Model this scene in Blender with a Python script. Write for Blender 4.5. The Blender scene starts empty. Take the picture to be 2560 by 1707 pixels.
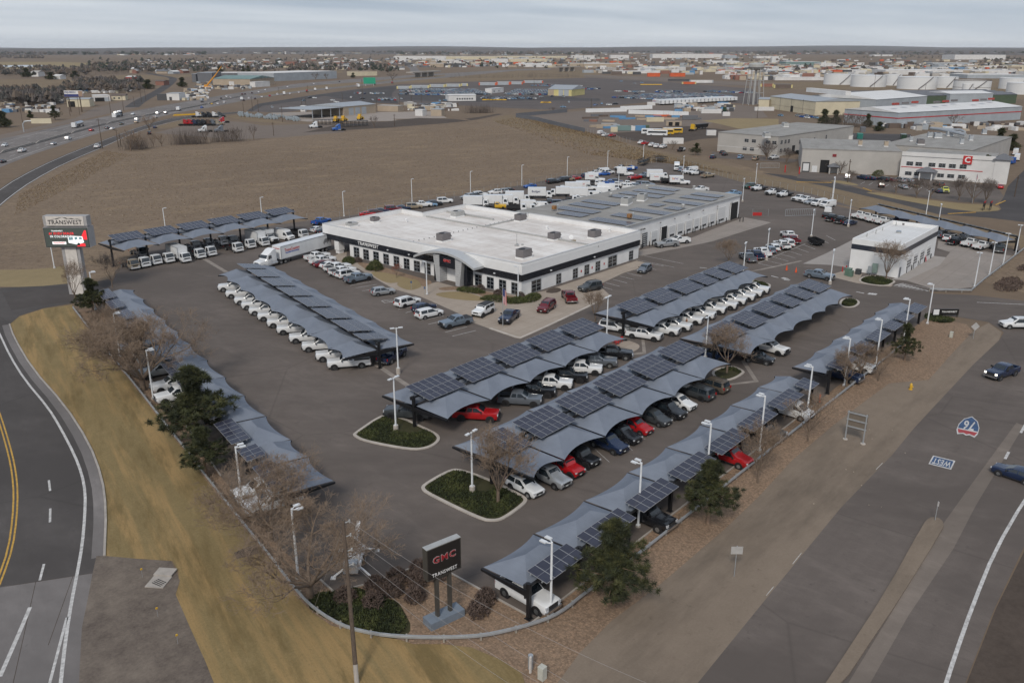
import bpy,bmesh,math,random
from mathutils import Vector,Matrix,geometry
D=bpy.data
SC=bpy.context.scene
COL=SC.collection
RN=random.Random(11)
PI=math.pi
rad=math.radians
# camera, sky, sun, exposure
EYE=45.0
FOC=2116.0
PITCH=math.atan((853.5-121.0)/FOC)
AZ=rad(40.4636)
cam_d=D.cameras.new('camera')
cam_d.sensor_width=36.0
cam_d.lens=FOC/2560.0*36.0
cam_d.clip_start=0.5
cam_d.clip_end=90000.0
cam=D.objects.new('camera',cam_d)
cam.location=(0,0,EYE)
cam.rotation_euler=(PI/2-PITCH,0,AZ-PI/2)
COL.objects.link(cam)
SC.camera=cam
SUN_EL,SUN_AZ=rad(42),rad(205)
sd=D.lights.new('sun','SUN')
sd.energy=1.5
sd.angle=rad(12)
sd.color=(1.0,0.93,0.83)
sun=D.objects.new('sun',sd)
sun.rotation_euler=(PI/2-SUN_EL,0,SUN_AZ+PI/2)
sun.location=(0,0,200)
COL.objects.link(sun)
world=D.worlds.new('World')
SC.world=world
world.use_nodes=True
wt=world.node_tree
for n in list(wt.nodes):
 wt.nodes.remove(n)
wo=wt.nodes.new('ShaderNodeOutputWorld')
wb=wt.nodes.new('ShaderNodeBackground')
wb.inputs['Strength'].default_value=0.1
sky=wt.nodes.new('ShaderNodeTexSky')
sky.sky_type='NISHITA'
sky.sun_disc=False
sky.sun_elevation=SUN_EL
sky.sun_rotation=PI/2-SUN_AZ
sky.altitude=1600
sky.air_density=1.0
sky.dust_density=2.0
tc=wt.nodes.new('ShaderNodeTexCoord')
sx=wt.nodes.new('ShaderNodeSeparateXYZ')
wt.links.new(tc.outputs['Generated'],sx.inputs[0])
def wmath(op,a,b=None):
 n=wt.nodes.new('ShaderNodeMath')
 n.operation=op
 for i,v in enumerate((a,b)):
  if v is None:
   continue
  if isinstance(v,(int,float)):
   n.inputs[i].default_value=v
  else:
   wt.links.new(v,n.inputs[i])
 return n.outputs[0]
zz=wmath('ADD',wmath('MAXIMUM',sx.outputs['Z'],0.0),0.035)
cx_=wmath('DIVIDE',sx.outputs['X'],zz)
cy_=wmath('DIVIDE',sx.outputs['Y'],zz)
cb=wt.nodes.new('ShaderNodeCombineXYZ')
wt.links.new(cx_,cb.inputs[0])
wt.links.new(cy_,cb.inputs[1])
mp=wt.nodes.new('ShaderNodeMapping')
mp.inputs['Rotation'].default_value=(0,0,rad(32))
mp.inputs['Scale'].default_value=(0.10,0.22,1)
wt.links.new(cb.outputs[0],mp.inputs[0])
nz=wt.nodes.new('ShaderNodeTexNoise')
nz.inputs['Scale'].default_value=1.0
nz.inputs['Detail'].default_value=5.0
nz.inputs['Roughness'].default_value=0.5
wt.links.new(mp.outputs[0],nz.inputs['Vector'])
cr=wt.nodes.new('ShaderNodeValToRGB')
cr.color_ramp.elements[0].position=0.40
cr.color_ramp.elements[0].color=(2.45,2.9,3.6,1)
cr.color_ramp.elements[1].position=0.62
cr.color_ramp.elements[1].color=(4.3,4.6,5.05,1)
wt.links.new(nz.outputs['Fac'],cr.inputs[0])
hz=wt.nodes.new('ShaderNodeMapRange')
hz.inputs['From Min'].default_value=0.0
hz.inputs['From Max'].default_value=0.055
hz.inputs['To Min'].default_value=0.75
hz.inputs['To Max'].default_value=0.0
wt.links.new(sx.outputs['Z'],hz.inputs[0])
hm=wt.nodes.new('ShaderNodeMixRGB')
hm.inputs[2].default_value=(4.6,4.9,5.3,1)
wt.links.new(hz.outputs[0],hm.inputs[0])
wt.links.new(cr.outputs[0],hm.inputs[1])
sm=wt.nodes.new('ShaderNodeMixRGB')
sm.inputs[0].default_value=0.93
wt.links.new(sky.outputs[0],sm.inputs[1])
wt.links.new(hm.outputs[0],sm.inputs[2])
wt.links.new(sm.outputs[0],wb.inputs['Color'])
wt.links.new(wb.outputs[0],wo.inputs['Surface'])
vs=SC.view_settings
vs.view_transform='Standard'
vs.look='None'
vs.gamma=1.0
vs.use_curve_mapping=False
vs.exposure=0.52
SC.cycles.max_bounces=5
SC.cycles.diffuse_bounces=2
SC.cycles.glossy_bounces=2
SC.cycles.transmission_bounces=2
SC.cycles.transparent_max_bounces=6
SC.cycles.volume_bounces=0
HAZE=2.6e-5
# photo pixel -> place on the ground
ZN={'D':(0,0,0.91875),'T1':(0,0,2.7349),'T2':(850,0,2.7349),'T3':(1700,0,2.7349),'M1':(0,500,2.7349),'M2':(850,500,2.7349),'M3':(1700,500,2.7349),'B1':(0,1137,2.7349),'B2':(850,1137,2.7349),'B3':(1700,1137,2.7349),'N1':(220,500,3.647),'N2':(640,680,5.6),'N3':(1100,900,3.0947),'N4':(1480,640,3.36),'N5':(180,640,2.529),'N6':(1500,850,2.767),'Q1':(1120,400,3.5636),'Q2':(1800,440,3.0947),'Q3':(640,1100,2.5565),'Q4':(1580,380,3.7935),'K':(780,500,2.7349),'S':(2100,530,8.254),'E1':(780,560,7.35),'E2':(1060,560,9.046),'V':(2120,480,5.345),'Y':(1340,1220,5.113),'P1':(0,110,4.523),'P2':(480,110,4.523),'P3':(980,110,4.523),'P4':(1460,110,4.523),'P5':(1880,110,3.459),'P6':(1780,280,3.0154),'A':(940,830,3.794),'I':(0,0,1.0)}
_F=Vector((math.cos(AZ)*math.cos(PITCH),math.sin(AZ)*math.cos(PITCH),-math.sin(PITCH)))
_R=Vector((math.sin(AZ),-math.cos(AZ),0))
_U=_R.cross(_F)
def px(z,x,y):
 a,b,s=ZN[z]
 return a+x/s,b+y/s
def g(z,x,y,h=0.0):
 u,v=px(z,x,y)
 d=_F+_R*((u-1280.0)/FOC)+_U*((853.5-v)/FOC)
 t=(h-EYE)/d.z
 return Vector((d.x*t,d.y*t))
def hd(z,x1,y1,x2,y2,h=0.0):
 a,b=g(z,x1,y1,h),g(z,x2,y2,h)
 return math.atan2(b.y-a.y,b.x-a.x)
def tall(yb,yt):
 return EYE*(1-(yt-121.0)/(yb-121.0))
 # mesh building
class MB:
 def __init__(s):
  s.v,s.f,s.m=[],[],[]
 def face(s,pts,mi=0):
  n=len(s.v)
  s.v+=[tuple(p)for p in pts]
  s.f.append(tuple(range(n,n+len(pts))))
  s.m.append(mi)
  return s
 def box(s,c,d,rz=0.0,mi=0,top=1.0):
  n=len(s.v)
  ca,sa=math.cos(rz),math.sin(rz)
  for k,(sx_,sy_,sz_)in enumerate(((-1,-1,-1),(1,-1,-1),(1,1,-1),(-1,1,-1),(-1,-1,1),(1,-1,1),(1,1,1),(-1,1,1))):
   q=top if sz_>0 else 1.0
   x,y=sx_*d[0]/2*q,sy_*d[1]/2*q
   s.v.append((c[0]+x*ca-y*sa,c[1]+x*sa+y*ca,c[2]+sz_*d[2]/2))
  for q in((0,3,2,1),(4,5,6,7),(0,1,5,4),(1,2,6,5),(2,3,7,6),(3,0,4,7)):
   s.f.append(tuple(n+i for i in q))
   s.m.append(mi)
  return s
 def tube(s,p0,p1,r0,r1=None,n=8,mi=0,cap=True):
  r1=r0 if r1 is None else r1
  p0,p1=Vector(p0),Vector(p1)
  d=(p1-p0)
  if d.length<1e-6:
   return s
  d.normalize()
  a=Vector((0,0,1))if abs(d.z)<0.9 else Vector((1,0,0))
  u=d.cross(a).normalized()
  w=d.cross(u)
  b=len(s.v)
  for p,r in((p0,r0),(p1,r1)):
   for i in range(n):
    t=2*PI*i/n
    s.v.append(tuple(p+u*(r*math.cos(t))+w*(r*math.sin(t))))
  for i in range(n):
   j=(i+1)%n
   s.f.append((b+i,b+n+i,b+n+j,b+j))
   s.m.append(mi)
  if cap:
   s.f.append(tuple(b+i for i in range(n)))
   s.f.append(tuple(b+n+i for i in reversed(range(n))))
   s.m+=[mi,mi]
  return s
 def path(s,pts,r,n=6,mi=0):
  for a,b in zip(pts,pts[1:]):
   s.tube(a,b,r,r,n,mi)
  return s
 def prism(s,poly,z0,z1,mi=0,top_mi=None):
  ar=sum(a[0]*b[1]-b[0]*a[1]for a,b in zip(poly,poly[1:]+poly[:1]))
  if ar<0:
   poly=poly[::-1]
  n,k=len(s.v),len(poly)
  s.v+=[(p[0],p[1],z0)for p in poly]+[(p[0],p[1],z1)for p in poly]
  for i in range(k):
   j=(i+1)%k
   s.f.append((n+i,n+j,n+k+j,n+k+i))
   s.m.append(mi)
  tri=geometry.tessellate_polygon([[Vector((p[0],p[1],0))for p in poly]])
  for t in tri:
   a,b,c=(Vector(poly[i][:2])for i in t)
   if(b-a).cross(c-a)<0:
    t=t[::-1]
   s.f.append(tuple(n+k+i for i in t))
   s.m.append(mi if top_mi is None else top_mi)
  return s
 def sheet(s,poly,z,mi=0):
  n=len(s.v)
  s.v+=[(p[0],p[1],z)for p in poly]
  for t in geometry.tessellate_polygon([[Vector((p[0],p[1],0))for p in poly]]):
   a,b,c=(Vector(poly[i][:2])for i in t)
   if(b-a).cross(c-a)<0:
    t=t[::-1]
   s.f.append(tuple(n+i for i in t))
   s.m.append(mi)
  return s
 def ribbon(s,pts,w,z,mi=0):
  P=[Vector(p[:2])for p in pts]
  L,Rr=[],[]
  for i,p in enumerate(P):
   d=(P[min(i+1,len(P)-1)]-P[max(i-1,0)]).normalized()
   nrm=Vector((-d.y,d.x))*(w/2)
   L.append(p+nrm)
   Rr.append(p-nrm)
  for i in range(len(P)-1):
   s.face([(Rr[i].x,Rr[i].y,z),(Rr[i+1].x,Rr[i+1].y,z),(L[i+1].x,L[i+1].y,z),(L[i].x,L[i].y,z)],mi)
  return s
 def kerb(s,pts,w,z0,z1,mi=0):
  P=[Vector(p[:2])for p in pts]
  for i in range(len(P)-1):
   a,b=P[i],P[i+1]
   d=b-a
   if d.length<.01:
    continue
   s.box(((a.x+b.x)/2,(a.y+b.y)/2,(z0+z1)/2),(d.length+w*.5,w,z1-z0+.0006*(i%2)),math.atan2(d.y,d.x),mi)
  return s
 def mesh(s,name,mats,smooth=False,sharp=35):
  me=D.meshes.new(name)
  me.from_pydata(s.v,[],s.f)
  for m in mats if isinstance(mats,(list,tuple))else[mats]:
   me.materials.append(m)
  if any(s.m):
   me.polygons.foreach_set('material_index',s.m)
  if smooth:
   me.polygons.foreach_set('use_smooth',[True]*len(s.f))
   me.set_sharp_from_angle(angle=rad(sharp))
  me.update()
  return me
 def build(s,name,mats,parent=None,smooth=False,sharp=35,loc=None,rz=0.0):
  return put(name,s.mesh(name,mats,smooth,sharp),parent,loc,rz)
def put(name,me,parent=None,loc=None,rz=0.0):
 o=D.objects.new(name,me)
 COL.objects.link(o)
 if parent:
  o.parent=parent
 if loc is not None:
  o.location=(loc[0],loc[1],loc[2]if len(loc)>2 else 0)
 if rz:
  o.rotation_euler=(0,0,rz)
 return o
USED={}
def tag(o,label=None,cat=None,group=None,kind=None):
 if label:
  o['label']=label
  USED.setdefault(label,[]).append(o)
 if cat:
  o['category']=cat
 if group:
  o['group']=group
 if kind:
  o['kind']=kind
 return o
def thing(name,label,cat,loc=(0,0,0),rz=0.0,group=None):
 o=put(name,None,None,loc,rz)
 o.empty_display_size=0.2
 return tag(o,label,cat,group)
def struct(name,mb,mats,**k):
 o=mb.build(name,mats,**k)
 o['kind']='structure'
 return o
KIDS={}
def kids(o):
 return KIDS.get(o.name)or list(o.children)
def copy_tree(o,loc=None,rz=None,parent=None,level=0):
 c=o.copy()
 COL.objects.link(c)
 if parent:
  c.parent=parent
 if loc is not None:
  c.location=(loc[0],loc[1],loc[2]if len(loc)>2 else 0)
 if rz is not None:
  c.rotation_euler=(0,0,rz)
 for k in o.children:
  copy_tree(k,parent=c,level=level+1)
 return c
def paint(o,m,slot=0):
 s=o.material_slots[slot]
 s.link='OBJECT'
 s.material=m
def smooth_line(pts,it=2,closed=False):
 P=[Vector(p[:2])for p in pts]
 for _ in range(it):
  Q=[]if closed else[P[0]]
  n=len(P)
  for i in range(n if closed else n-1):
   a,b=P[i],P[(i+1)%n]
   Q+=[a.lerp(b,.25),a.lerp(b,.75)]
  if not closed:
   Q.append(P[-1])
  P=Q
 return P
def text(s,size,m,parent=None,name='lettering',off=0.0,ext=0.01,width=None,gap=1.12):
 cu=D.curves.new('t','FONT')
 cu.body=s
 cu.size=size
 cu.align_x='CENTER'
 cu.align_y='CENTER'
 cu.extrude=ext
 cu.offset=off
 cu.space_character=gap
 cu.resolution_u=2
 t=D.objects.new('t',cu)
 COL.objects.link(t)
 dg=bpy.context.evaluated_depsgraph_get()
 me=D.meshes.new_from_object(t.evaluated_get(dg))
 D.objects.remove(t)
 D.curves.remove(cu)
 me.materials.clear()
 me.materials.append(m)
 if width:
  xs=[v.co.x for v in me.vertices]
  k=width/(max(xs)-min(xs))
  for v in me.vertices:
   v.co.x*=k
 return put(name,me,parent)
 # materials
def _bs(name,rough,metal=0.0,spec=0.5):
 m=D.materials.new(name)
 m.use_nodes=True
 b=m.node_tree.nodes['Principled BSDF']
 b.inputs['Roughness'].default_value=rough
 b.inputs['Metallic'].default_value=metal
 b.inputs['Specular IOR Level'].default_value=spec
 return m,m.node_tree,b
def noise(t,vec,scale,detail=3.0,rough=0.55,mscale=None,rot=0.0):
 if mscale or rot:
  mp=t.nodes.new('ShaderNodeMapping')
  mp.vector_type='TEXTURE'
  mp.inputs['Scale'].default_value=tuple(1/q for q in mscale or(1,1,1))
  mp.inputs['Rotation'].default_value=(0,0,rot)
  t.links.new(vec,mp.inputs[0])
  vec=mp.outputs[0]
 n=t.nodes.new('ShaderNodeTexNoise')
 n.inputs['Scale'].default_value=scale
 n.inputs['Detail'].default_value=detail
 n.inputs['Roughness'].default_value=rough
 t.links.new(vec,n.inputs['Vector'])
 return n.outputs['Fac']
def ramp(t,fac,stops):
 r=t.nodes.new('ShaderNodeValToRGB')
 e=r.color_ramp.elements
 e[0].position,e[0].color=stops[0][0],(*stops[0][1],1)
 e[1].position,e[1].color=stops[-1][0],(*stops[-1][1],1)
 for p,c in stops[1:-1]:
  q=e.new(p)
  q.color=(*c,1)
 t.links.new(fac,r.inputs[0])
 return r.outputs[0]
def mix(t,fac,a,b,mode='MIX'):
 n=t.nodes.new('ShaderNodeMixRGB')
 n.blend_type=mode
 for i,v in((0,fac),(1,a),(2,b)):
  if isinstance(v,(int,float)):
   n.inputs[i].default_value=v
  elif isinstance(v,tuple):
   n.inputs[i].default_value=(*v[:3],1)
  else:
   t.links.new(v,n.inputs[i])
 return n.outputs[0]
def pos(t):
 return t.nodes.new('ShaderNodeNewGeometry').outputs['Position']
def bump(t,b,h,strength,dist=0.05):
 n=t.nodes.new('ShaderNodeBump')
 n.inputs['Strength'].default_value=strength
 n.inputs['Distance'].default_value=dist
 t.links.new(h,n.inputs['Height'])
 t.links.new(n.outputs[0],b.inputs['Normal'])
MATS={}
def mat(name,c,rough=0.6,metal=0.0,var=0.10,scale=1.5,spec=0.5,dirt=None):
 """plain finish with a little unevenness of tone"""
 if name in MATS:
  return MATS[name]
 m,t,b=_bs(name,rough,metal,spec)
 p=t.nodes.new('ShaderNodeTexCoord').outputs['Object']
 n=noise(t,p,scale,4.0,0.6)
 lo=tuple(max(0,x*(1-var))for x in c)
 hi=tuple(min(1,x*(1+var))for x in c)
 col=ramp(t,n,[(0.3,lo),(0.7,hi)])
 if dirt:
  n2=noise(t,p,scale*0.37,5.0,0.7)
  col=mix(t,ramp(t,n2,[(0.52,(0,0,0)),(0.75,(.6,.6,.6))]),col,dirt)
 t.links.new(col,b.inputs['Base Color'])
 m.diffuse_color=(*c,1)
 MATS[name]=m
 return m
def carpaint(name,c,metal=0.0,rough=0.22):
 if name in MATS:
  return MATS[name]
 m,t,b=_bs(name,rough,metal,0.5)
 p=t.nodes.new('ShaderNodeTexCoord').outputs['Object']
 n=noise(t,p,0.9,3.0)
 col=ramp(t,n,[(0.35,tuple(x*.93 for x in c)),(0.7,c)])
 t.links.new(col,b.inputs['Base Color'])
 b.inputs['Coat Weight'].default_value=0.5
 b.inputs['Coat Roughness'].default_value=0.08
 MATS[name]=m
 return m
def lamp_mat(name,c,e=1.0):
 m,t,b=_bs(name,0.3)
 b.inputs['Base Color'].default_value=(*c,1)
 b.inputs['Emission Color'].default_value=(*c,1)
 b.inputs['Emission Strength'].default_value=e
 return m
WHITE=carpaint('paint_white',(.72,.73,.74))
PAINT={'white':WHITE,'silver':carpaint('paint_silver',(.42,.44,.46),.5,.3),'grey':carpaint('paint_grey',(.17,.19,.22),.4,.28),'steel':carpaint('paint_steel',(.20,.25,.31),.4,.28),'dark grey':carpaint('paint_dark_grey',(.07,.078,.085),.3,.28),'black':carpaint('paint_black',(.012,.013,.016),0,.2),'dark blue':carpaint('paint_dark_blue',(.016,.03,.075),.2,.22),'blue':carpaint('paint_blue',(.02,.10,.38),.1,.25),'light blue':carpaint('paint_light_blue',(.22,.36,.52),.3,.3),'red':carpaint('paint_red',(.42,.012,.016),.1,.25),'maroon':carpaint('paint_maroon',(.16,.012,.02),.3,.25),'dark red':carpaint('paint_dark_red',(.09,.018,.018),.2,.25),'tan':carpaint('paint_tan',(.36,.30,.22),.3,.3),'bronze':carpaint('paint_bronze',(.16,.13,.10),.4,.3),'yellow':carpaint('paint_yellow',(.62,.38,.03),0,.3),'lemon':carpaint('paint_lemon',(.62,.62,.05),0,.3),'orange':carpaint('paint_orange',(.62,.16,.02),0,.3),'green':carpaint('paint_green',(.02,.20,.12),0,.35),'dark green':carpaint('paint_dark_green',(.02,.05,.03),0,.3),'brown':carpaint('paint_brown',(.10,.06,.04),.2,.3),}
RUBBER=mat('rubber',(.016,.016,.017),.85,spec=.3)
RIM=mat('wheel_alloy',(.38,.39,.40),.35,.7)
RIMB=mat('wheel_black',(.03,.03,.032),.4,.3)
TRIM=mat('black_trim',(.018,.018,.02),.55)
CHROME=mat('chrome',(.55,.56,.58),.18,.9)
BEDL=mat('bed_liner',(.022,.022,.024),.8)
def glass_mat(name,c,rough=.06):
 m,t,b=_bs(name,rough,0.0,0.9)
 p=t.nodes.new('ShaderNodeTexCoord').outputs['Object']
 t.links.new(ramp(t,noise(t,p,1.3,2.0),[(.3,tuple(x*.7 for x in c)),(.7,c)]),b.inputs['Base Color'])
 return m
GLASS=glass_mat('vehicle_glass',(.02,.028,.036))
WGLASS=glass_mat('window_glass',(.014,.019,.026),.08)
HEADL=mat('headlamp_glass',(.55,.57,.60),.1,.2)
TAILL=mat('tail_lamp',(.32,.012,.012),.25)
AMBER=mat('amber_lamp',(.6,.2,.02),.3)
PLATE=mat('licence_plate',(.55,.57,.55),.5)
LIT=lamp_mat('lit_headlamp',(1.0,.93,.78),1.4)
STEELB=mat('black_steel',(.012,.012,.014),.5,.2)
GALV=mat('galvanised_steel',(.42,.44,.46),.5,.5)
POLEW=mat('white_pole_paint',(.66,.68,.70),.45)
CONC=mat('concrete',(.34,.31,.28),.9,var=.18,scale=.8,dirt=(.22,.2,.18))
CONCL=mat('pale_concrete',(.42,.38,.34),.9,var=.14,scale=.6,dirt=(.3,.27,.24))
MARK=mat('white_road_paint',(.48,.47,.46),.8,var=.3,scale=2.5,dirt=(.16,.145,.135))
MARKY=mat('yellow_road_paint',(.46,.27,.05),.8,var=.3,scale=2.5,dirt=(.15,.12,.07))
REDP=mat('red_paint',(.45,.02,.02),.45)
YELP=mat('yellow_paint',(.6,.36,.03),.5)
ORNG=mat('orange_plastic',(.72,.09,.02),.5)
GRNB=mat('green_cabinet_paint',(.10,.17,.13),.5)
# ground materials
def ground_mat(name,stops,s1,s2,s3,stretch=None,rot=0.0,rough=.95,bmp=.3,bdist=.05,fine=.35,mid=.5,extra=None):
 m,t,b=_bs(name,rough,0,.25)
 p=pos(t)
 n1=noise(t,p,s1,4.0,.6,stretch,rot)
 n2=noise(t,p,s2,4.0,.65)
 n3=noise(t,p,s3,2.0,.7)
 f=mix(t,mid,n1,n2)
 f=mix(t,fine,f,n3)
 col=ramp(t,f,stops)
 if extra:
  col=extra(t,p,col,n1,n2,n3)
 t.links.new(col,b.inputs['Base Color'])
 bump(t,b,n3,bmp,bdist)
 return m
def cracks(t,p,col,scale,c,w=.012):
 v=t.nodes.new('ShaderNodeTexVoronoi')
 v.feature='DISTANCE_TO_EDGE'
 v.inputs['Scale'].default_value=scale
 d=mix(t,.12,p,t.nodes.new('ShaderNodeTexNoise').outputs['Color'])
 t.links.new(d,v.inputs['Vector'])
 return mix(t,ramp(t,v.outputs['Distance'],[(0,(.38,.38,.38)),(w,(0,0,0))]),col,c)
def asphalt(name,base,crack=True,rot=0.0,streak=(1,1,1),s=0.06):
 lo=tuple(x*.80 for x in base)
 hi=tuple(x*1.22 for x in base)
 def ex(t,p,col,n1,n2,n3):
  n4=noise(t,p,.35,5.0,.75,(1,.25,1),rot)
  col=mix(t,ramp(t,n4,[(.50,(0,0,0)),(.74,(.55,.55,.55))]),col,tuple(x*1.5 for x in base))
  n5=noise(t,p,.5,3.0,.8)
  col=mix(t,ramp(t,n5,[(.62,(0,0,0)),(.74,(.6,.6,.6))]),col,tuple(x*.62 for x in base))
  n6=noise(t,p,.045,5.0,.75,(1,.4,1),rot+.6)
  col=mix(t,ramp(t,n6,[(.42,(.75,.75,.75)),(.60,(0,0,0))]),col,tuple(x*.72 for x in base))
  if crack:
   col=cracks(t,p,col,.045,tuple(x*.55 for x in base),.006)
  return col
 return ground_mat(name,[(.30,lo),(.70,hi)],s,.6,9.0,streak,rot,.92,.15,.02,.26,.42,ex)
HWY=hd('P1',0,1240,800,1015)
M_GROUND=ground_mat('dry_plain',[(.25,(.115,.083,.060)),(.5,(.158,.116,.081)),(.78,(.22,.165,.112))],.0012,.012,.25,None,0,.95,.3,.3)
def field_x(t,p,col,n1,n2,n3):
 n4=noise(t,p,.035,5.0,.7,(1,3,1),rad(-20))
 col=mix(t,ramp(t,n4,[(.52,(0,0,0)),(.68,(.75,.75,.75))]),col,(.27,.20,.128))
 n5=noise(t,p,.55,7.0,.9)
 return mix(t,ramp(t,n5,[(.49,(0,0,0)),(.60,(.65,.65,.65))]),col,(.090,.064,.045))
M_FIELD=ground_mat('stubble_field',[(.3,(.135,.098,.068)),(.5,(.195,.144,.100)),(.72,(.255,.190,.130))],.012,.11,1.3,None,0,.97,.8,.25,.45,.5,field_x)
def turf_x(t,p,col,n1,n2,n3):
 n4=noise(t,p,.55,5.0,.65,(1.0,.06,1),rad(-16))
 col=mix(t,ramp(t,n4,[(.46,(0,0,0)),(.62,(.8,.8,.8))]),col,(.325,.215,.095))
 n5=noise(t,p,.40,6.0,.75,(1,.16,1),rad(-20))
 col=mix(t,ramp(t,n5,[(.48,(0,0,0)),(.64,(.85,.85,.85))]),col,(.145,.105,.045))
 n6=noise(t,p,3.5,4.0,.85)
 return mix(t,ramp(t,n6,[(.56,(0,0,0)),(.72,(.5,.5,.5))]),col,(.085,.066,.03))
M_TURF=ground_mat('winter_turf',[(.3,(.165,.124,.058)),(.5,(.215,.160,.075)),(.7,(.275,.205,.105))],.09,.5,4.0,(1,.2,1),rad(-16),.97,.6,.06,.35,.5,turf_x)
M_TURF2=ground_mat('tan_turf',[(.3,(.20,.155,.085)),(.7,(.29,.225,.125))],.06,.4,3.0,None,0,.97,.5,.06)
def gravel_x(t,p,col,n1,n2,n3):
 v=t.nodes.new('ShaderNodeTexVoronoi')
 v.inputs['Scale'].default_value=5.5
 t.links.new(p,v.inputs['Vector'])
 st=ramp(t,v.outputs['Color'],[(.1,(.72,.72,.72)),(.5,(1,1,1)),(.95,(1.30,1.25,1.2))])
 col=mix(t,.9,col,mix(t,1.0,col,st,'MULTIPLY'))
 return mix(t,ramp(t,v.outputs['Distance'],[(.5,(0,0,0)),(.85,(.4,.4,.4))]),col,(.09,.062,.042))
M_GRAVEL=ground_mat('tan_gravel',[(.3,(.205,.142,.098)),(.7,(.285,.20,.138))],.08,.8,7.0,None,0,.95,1.0,.08,.4,.5,gravel_x)
def dirt_x(t,p,col,n1,n2,n3):
 n4=noise(t,p,.16,5.0,.7,(.25,1,1),rad(0))
 col=mix(t,ramp(t,n4,[(.48,(0,0,0)),(.70,(.8,.8,.8))]),col,(.115,.092,.072))
 n5=noise(t,p,.9,4.0,.8)
 return mix(t,ramp(t,n5,[(.60,(0,0,0)),(.75,(.5,.5,.5))]),col,(.085,.066,.05))
M_DIRT=ground_mat('bare_dirt',[(.3,(.165,.130,.100)),(.7,(.235,.188,.146))],.07,.5,5.0,(.4,1,1),0,.97,.35,.05,.3,.5,dirt_x)
M_DIRTD=ground_mat('dark_dirt',[(.33,(.066,.052,.044)),(.45,(.125,.102,.086)),(.60,(.19,.158,.130))],.13,.6,4.0,(1,.5,1),rad(-20),.97,.4,.05,.2)
M_SOIL=ground_mat('churned_soil',[(.3,(.050,.038,.031)),(.7,(.10,.078,.064))],.05,.4,2.0,None,0,.97,.5,.1)
M_YARD=ground_mat('yard_dirt',[(.3,(.135,.108,.090)),(.7,(.195,.160,.136))],.02,.15,1.2,None,0,.96,.3,.1)
M_YARDL=ground_mat('pale_yard_gravel',[(.3,(.25,.215,.19)),(.7,(.33,.29,.26))],.02,.15,1.2,None,0,.96,.3,.1)
M_LOT=asphalt('lot_asphalt',(.132,.111,.099))
M_LOT2=asphalt('dark_asphalt',(.082,.072,.068),s=.1)
M_ROADL=asphalt('road_asphalt',(.084,.076,.073),rot=rad(-14),streak=(1,.15,1),s=.25)
M_ROADR=asphalt('worn_road_asphalt',(.126,.106,.095),rot=rad(0),streak=(.03,1,1),s=.34)
M_FAR=asphalt('far_asphalt',(.115,.098,.092),False,s=.01)
M_FARD=asphalt('far_dark_asphalt',(.072,.066,.066),False,s=.01)
M_INTER=asphalt('highway_concrete',(.185,.168,.160),False,HWY-PI/2,(1,.04,1),.12)
M_CONCR=asphalt('road_concrete',(.185,.170,.165),False,rad(-20),(1,.1,1),.4)
def plaza_x(t,p,col,n1,n2,n3):
 br=t.nodes.new('ShaderNodeTexBrick')
 br.inputs['Scale'].default_value=1.0
 br.inputs['Brick Width'].default_value=3.0
 br.inputs['Row Height'].default_value=3.0
 br.offset=0
 br.inputs['Mortar Size'].default_value=.03
 br.inputs['Color1'].default_value=(1,1,1,1)
 br.inputs['Color2'].default_value=(.93,.93,.93,1)
 br.inputs['Mortar'].default_value=(.62,.6,.58,1)
 t.links.new(p,br.inputs['Vector'])
 return mix(t,1.0,col,br.outputs['Color'],'MULTIPLY')
M_PLAZA=ground_mat('plaza_concrete',[(.3,(.30,.250,.205)),(.7,(.38,.325,.275))],.12,.7,6.0,None,0,.9,.1,.02,.2,.5,plaza_x)
M_APRON=ground_mat('apron_concrete',[(.3,(.235,.205,.182)),(.7,(.31,.275,.25))],.12,.7,6.0,None,0,.9,.1,.02,.2,.5,plaza_x)
M_LIGHTP=ground_mat('pale_paving',[(.3,(.27,.245,.23)),(.7,(.345,.32,.30))],.12,.7,6.0,None,0,.9,.1,.02,.2)
M_HILL=ground_mat('wooded_hills',[(.3,(.055,.052,.052)),(.5,(.095,.082,.075)),(.75,(.17,.135,.11))],.0016,.006,.02,(1,1,1),0,.97,0,.1)
M_WATER=mat('pond_water',(.22,.26,.30),.12,var=.05)
# ground sheets
gb=MB()
rr=[0,300,900,2200,5000,11000,24000]
NA=48
for i in range(len(rr)-1):
 for k in range(NA):
  a0,a1=2*PI*k/NA,2*PI*(k+1)/NA
  P=[(rr[j]*math.cos(a),rr[j]*math.sin(a),0)for j,a in((i,a0),(i+1,a0),(i+1,a1),(i,a1))]
  gb.face(P[1:]if i==0 and False else P)
gb2=MB()
gb2.v.append((0,0,0))
for r in rr[1:]:
 for k in range(NA):
  gb2.v.append((r*math.cos(2*PI*k/NA),r*math.sin(2*PI*k/NA),0))
for i in range(len(rr)-1):
 for k in range(NA):
  j=(k+1)%NA
  if i==0:
   gb2.f.append((0,1+k,1+j))
  else:
   o_=1+(i-1)*NA
   gb2.f.append((o_+k,o_+NA+k,o_+NA+j,o_+j))
  gb2.m.append(0)
struct('ground',gb2,M_GROUND)
def poly(*zs):
 """zs: zone name followed by its points, repeated"""
 out,z=[],'D'
 for q in zs:
  if isinstance(q,str):
   z=q
  else:
   out.append(g(z,q[0],q[1]))
 return out
LV=[0.004]
def sheet(name,m,pts,lvl,sm=0):
 P=smooth_line(pts,sm,True)if sm else pts
 LV[0]=(LV[0]+.0003)%.0036
 return struct(name,MB().sheet(P,.004*lvl+LV[0]),m)
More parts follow.
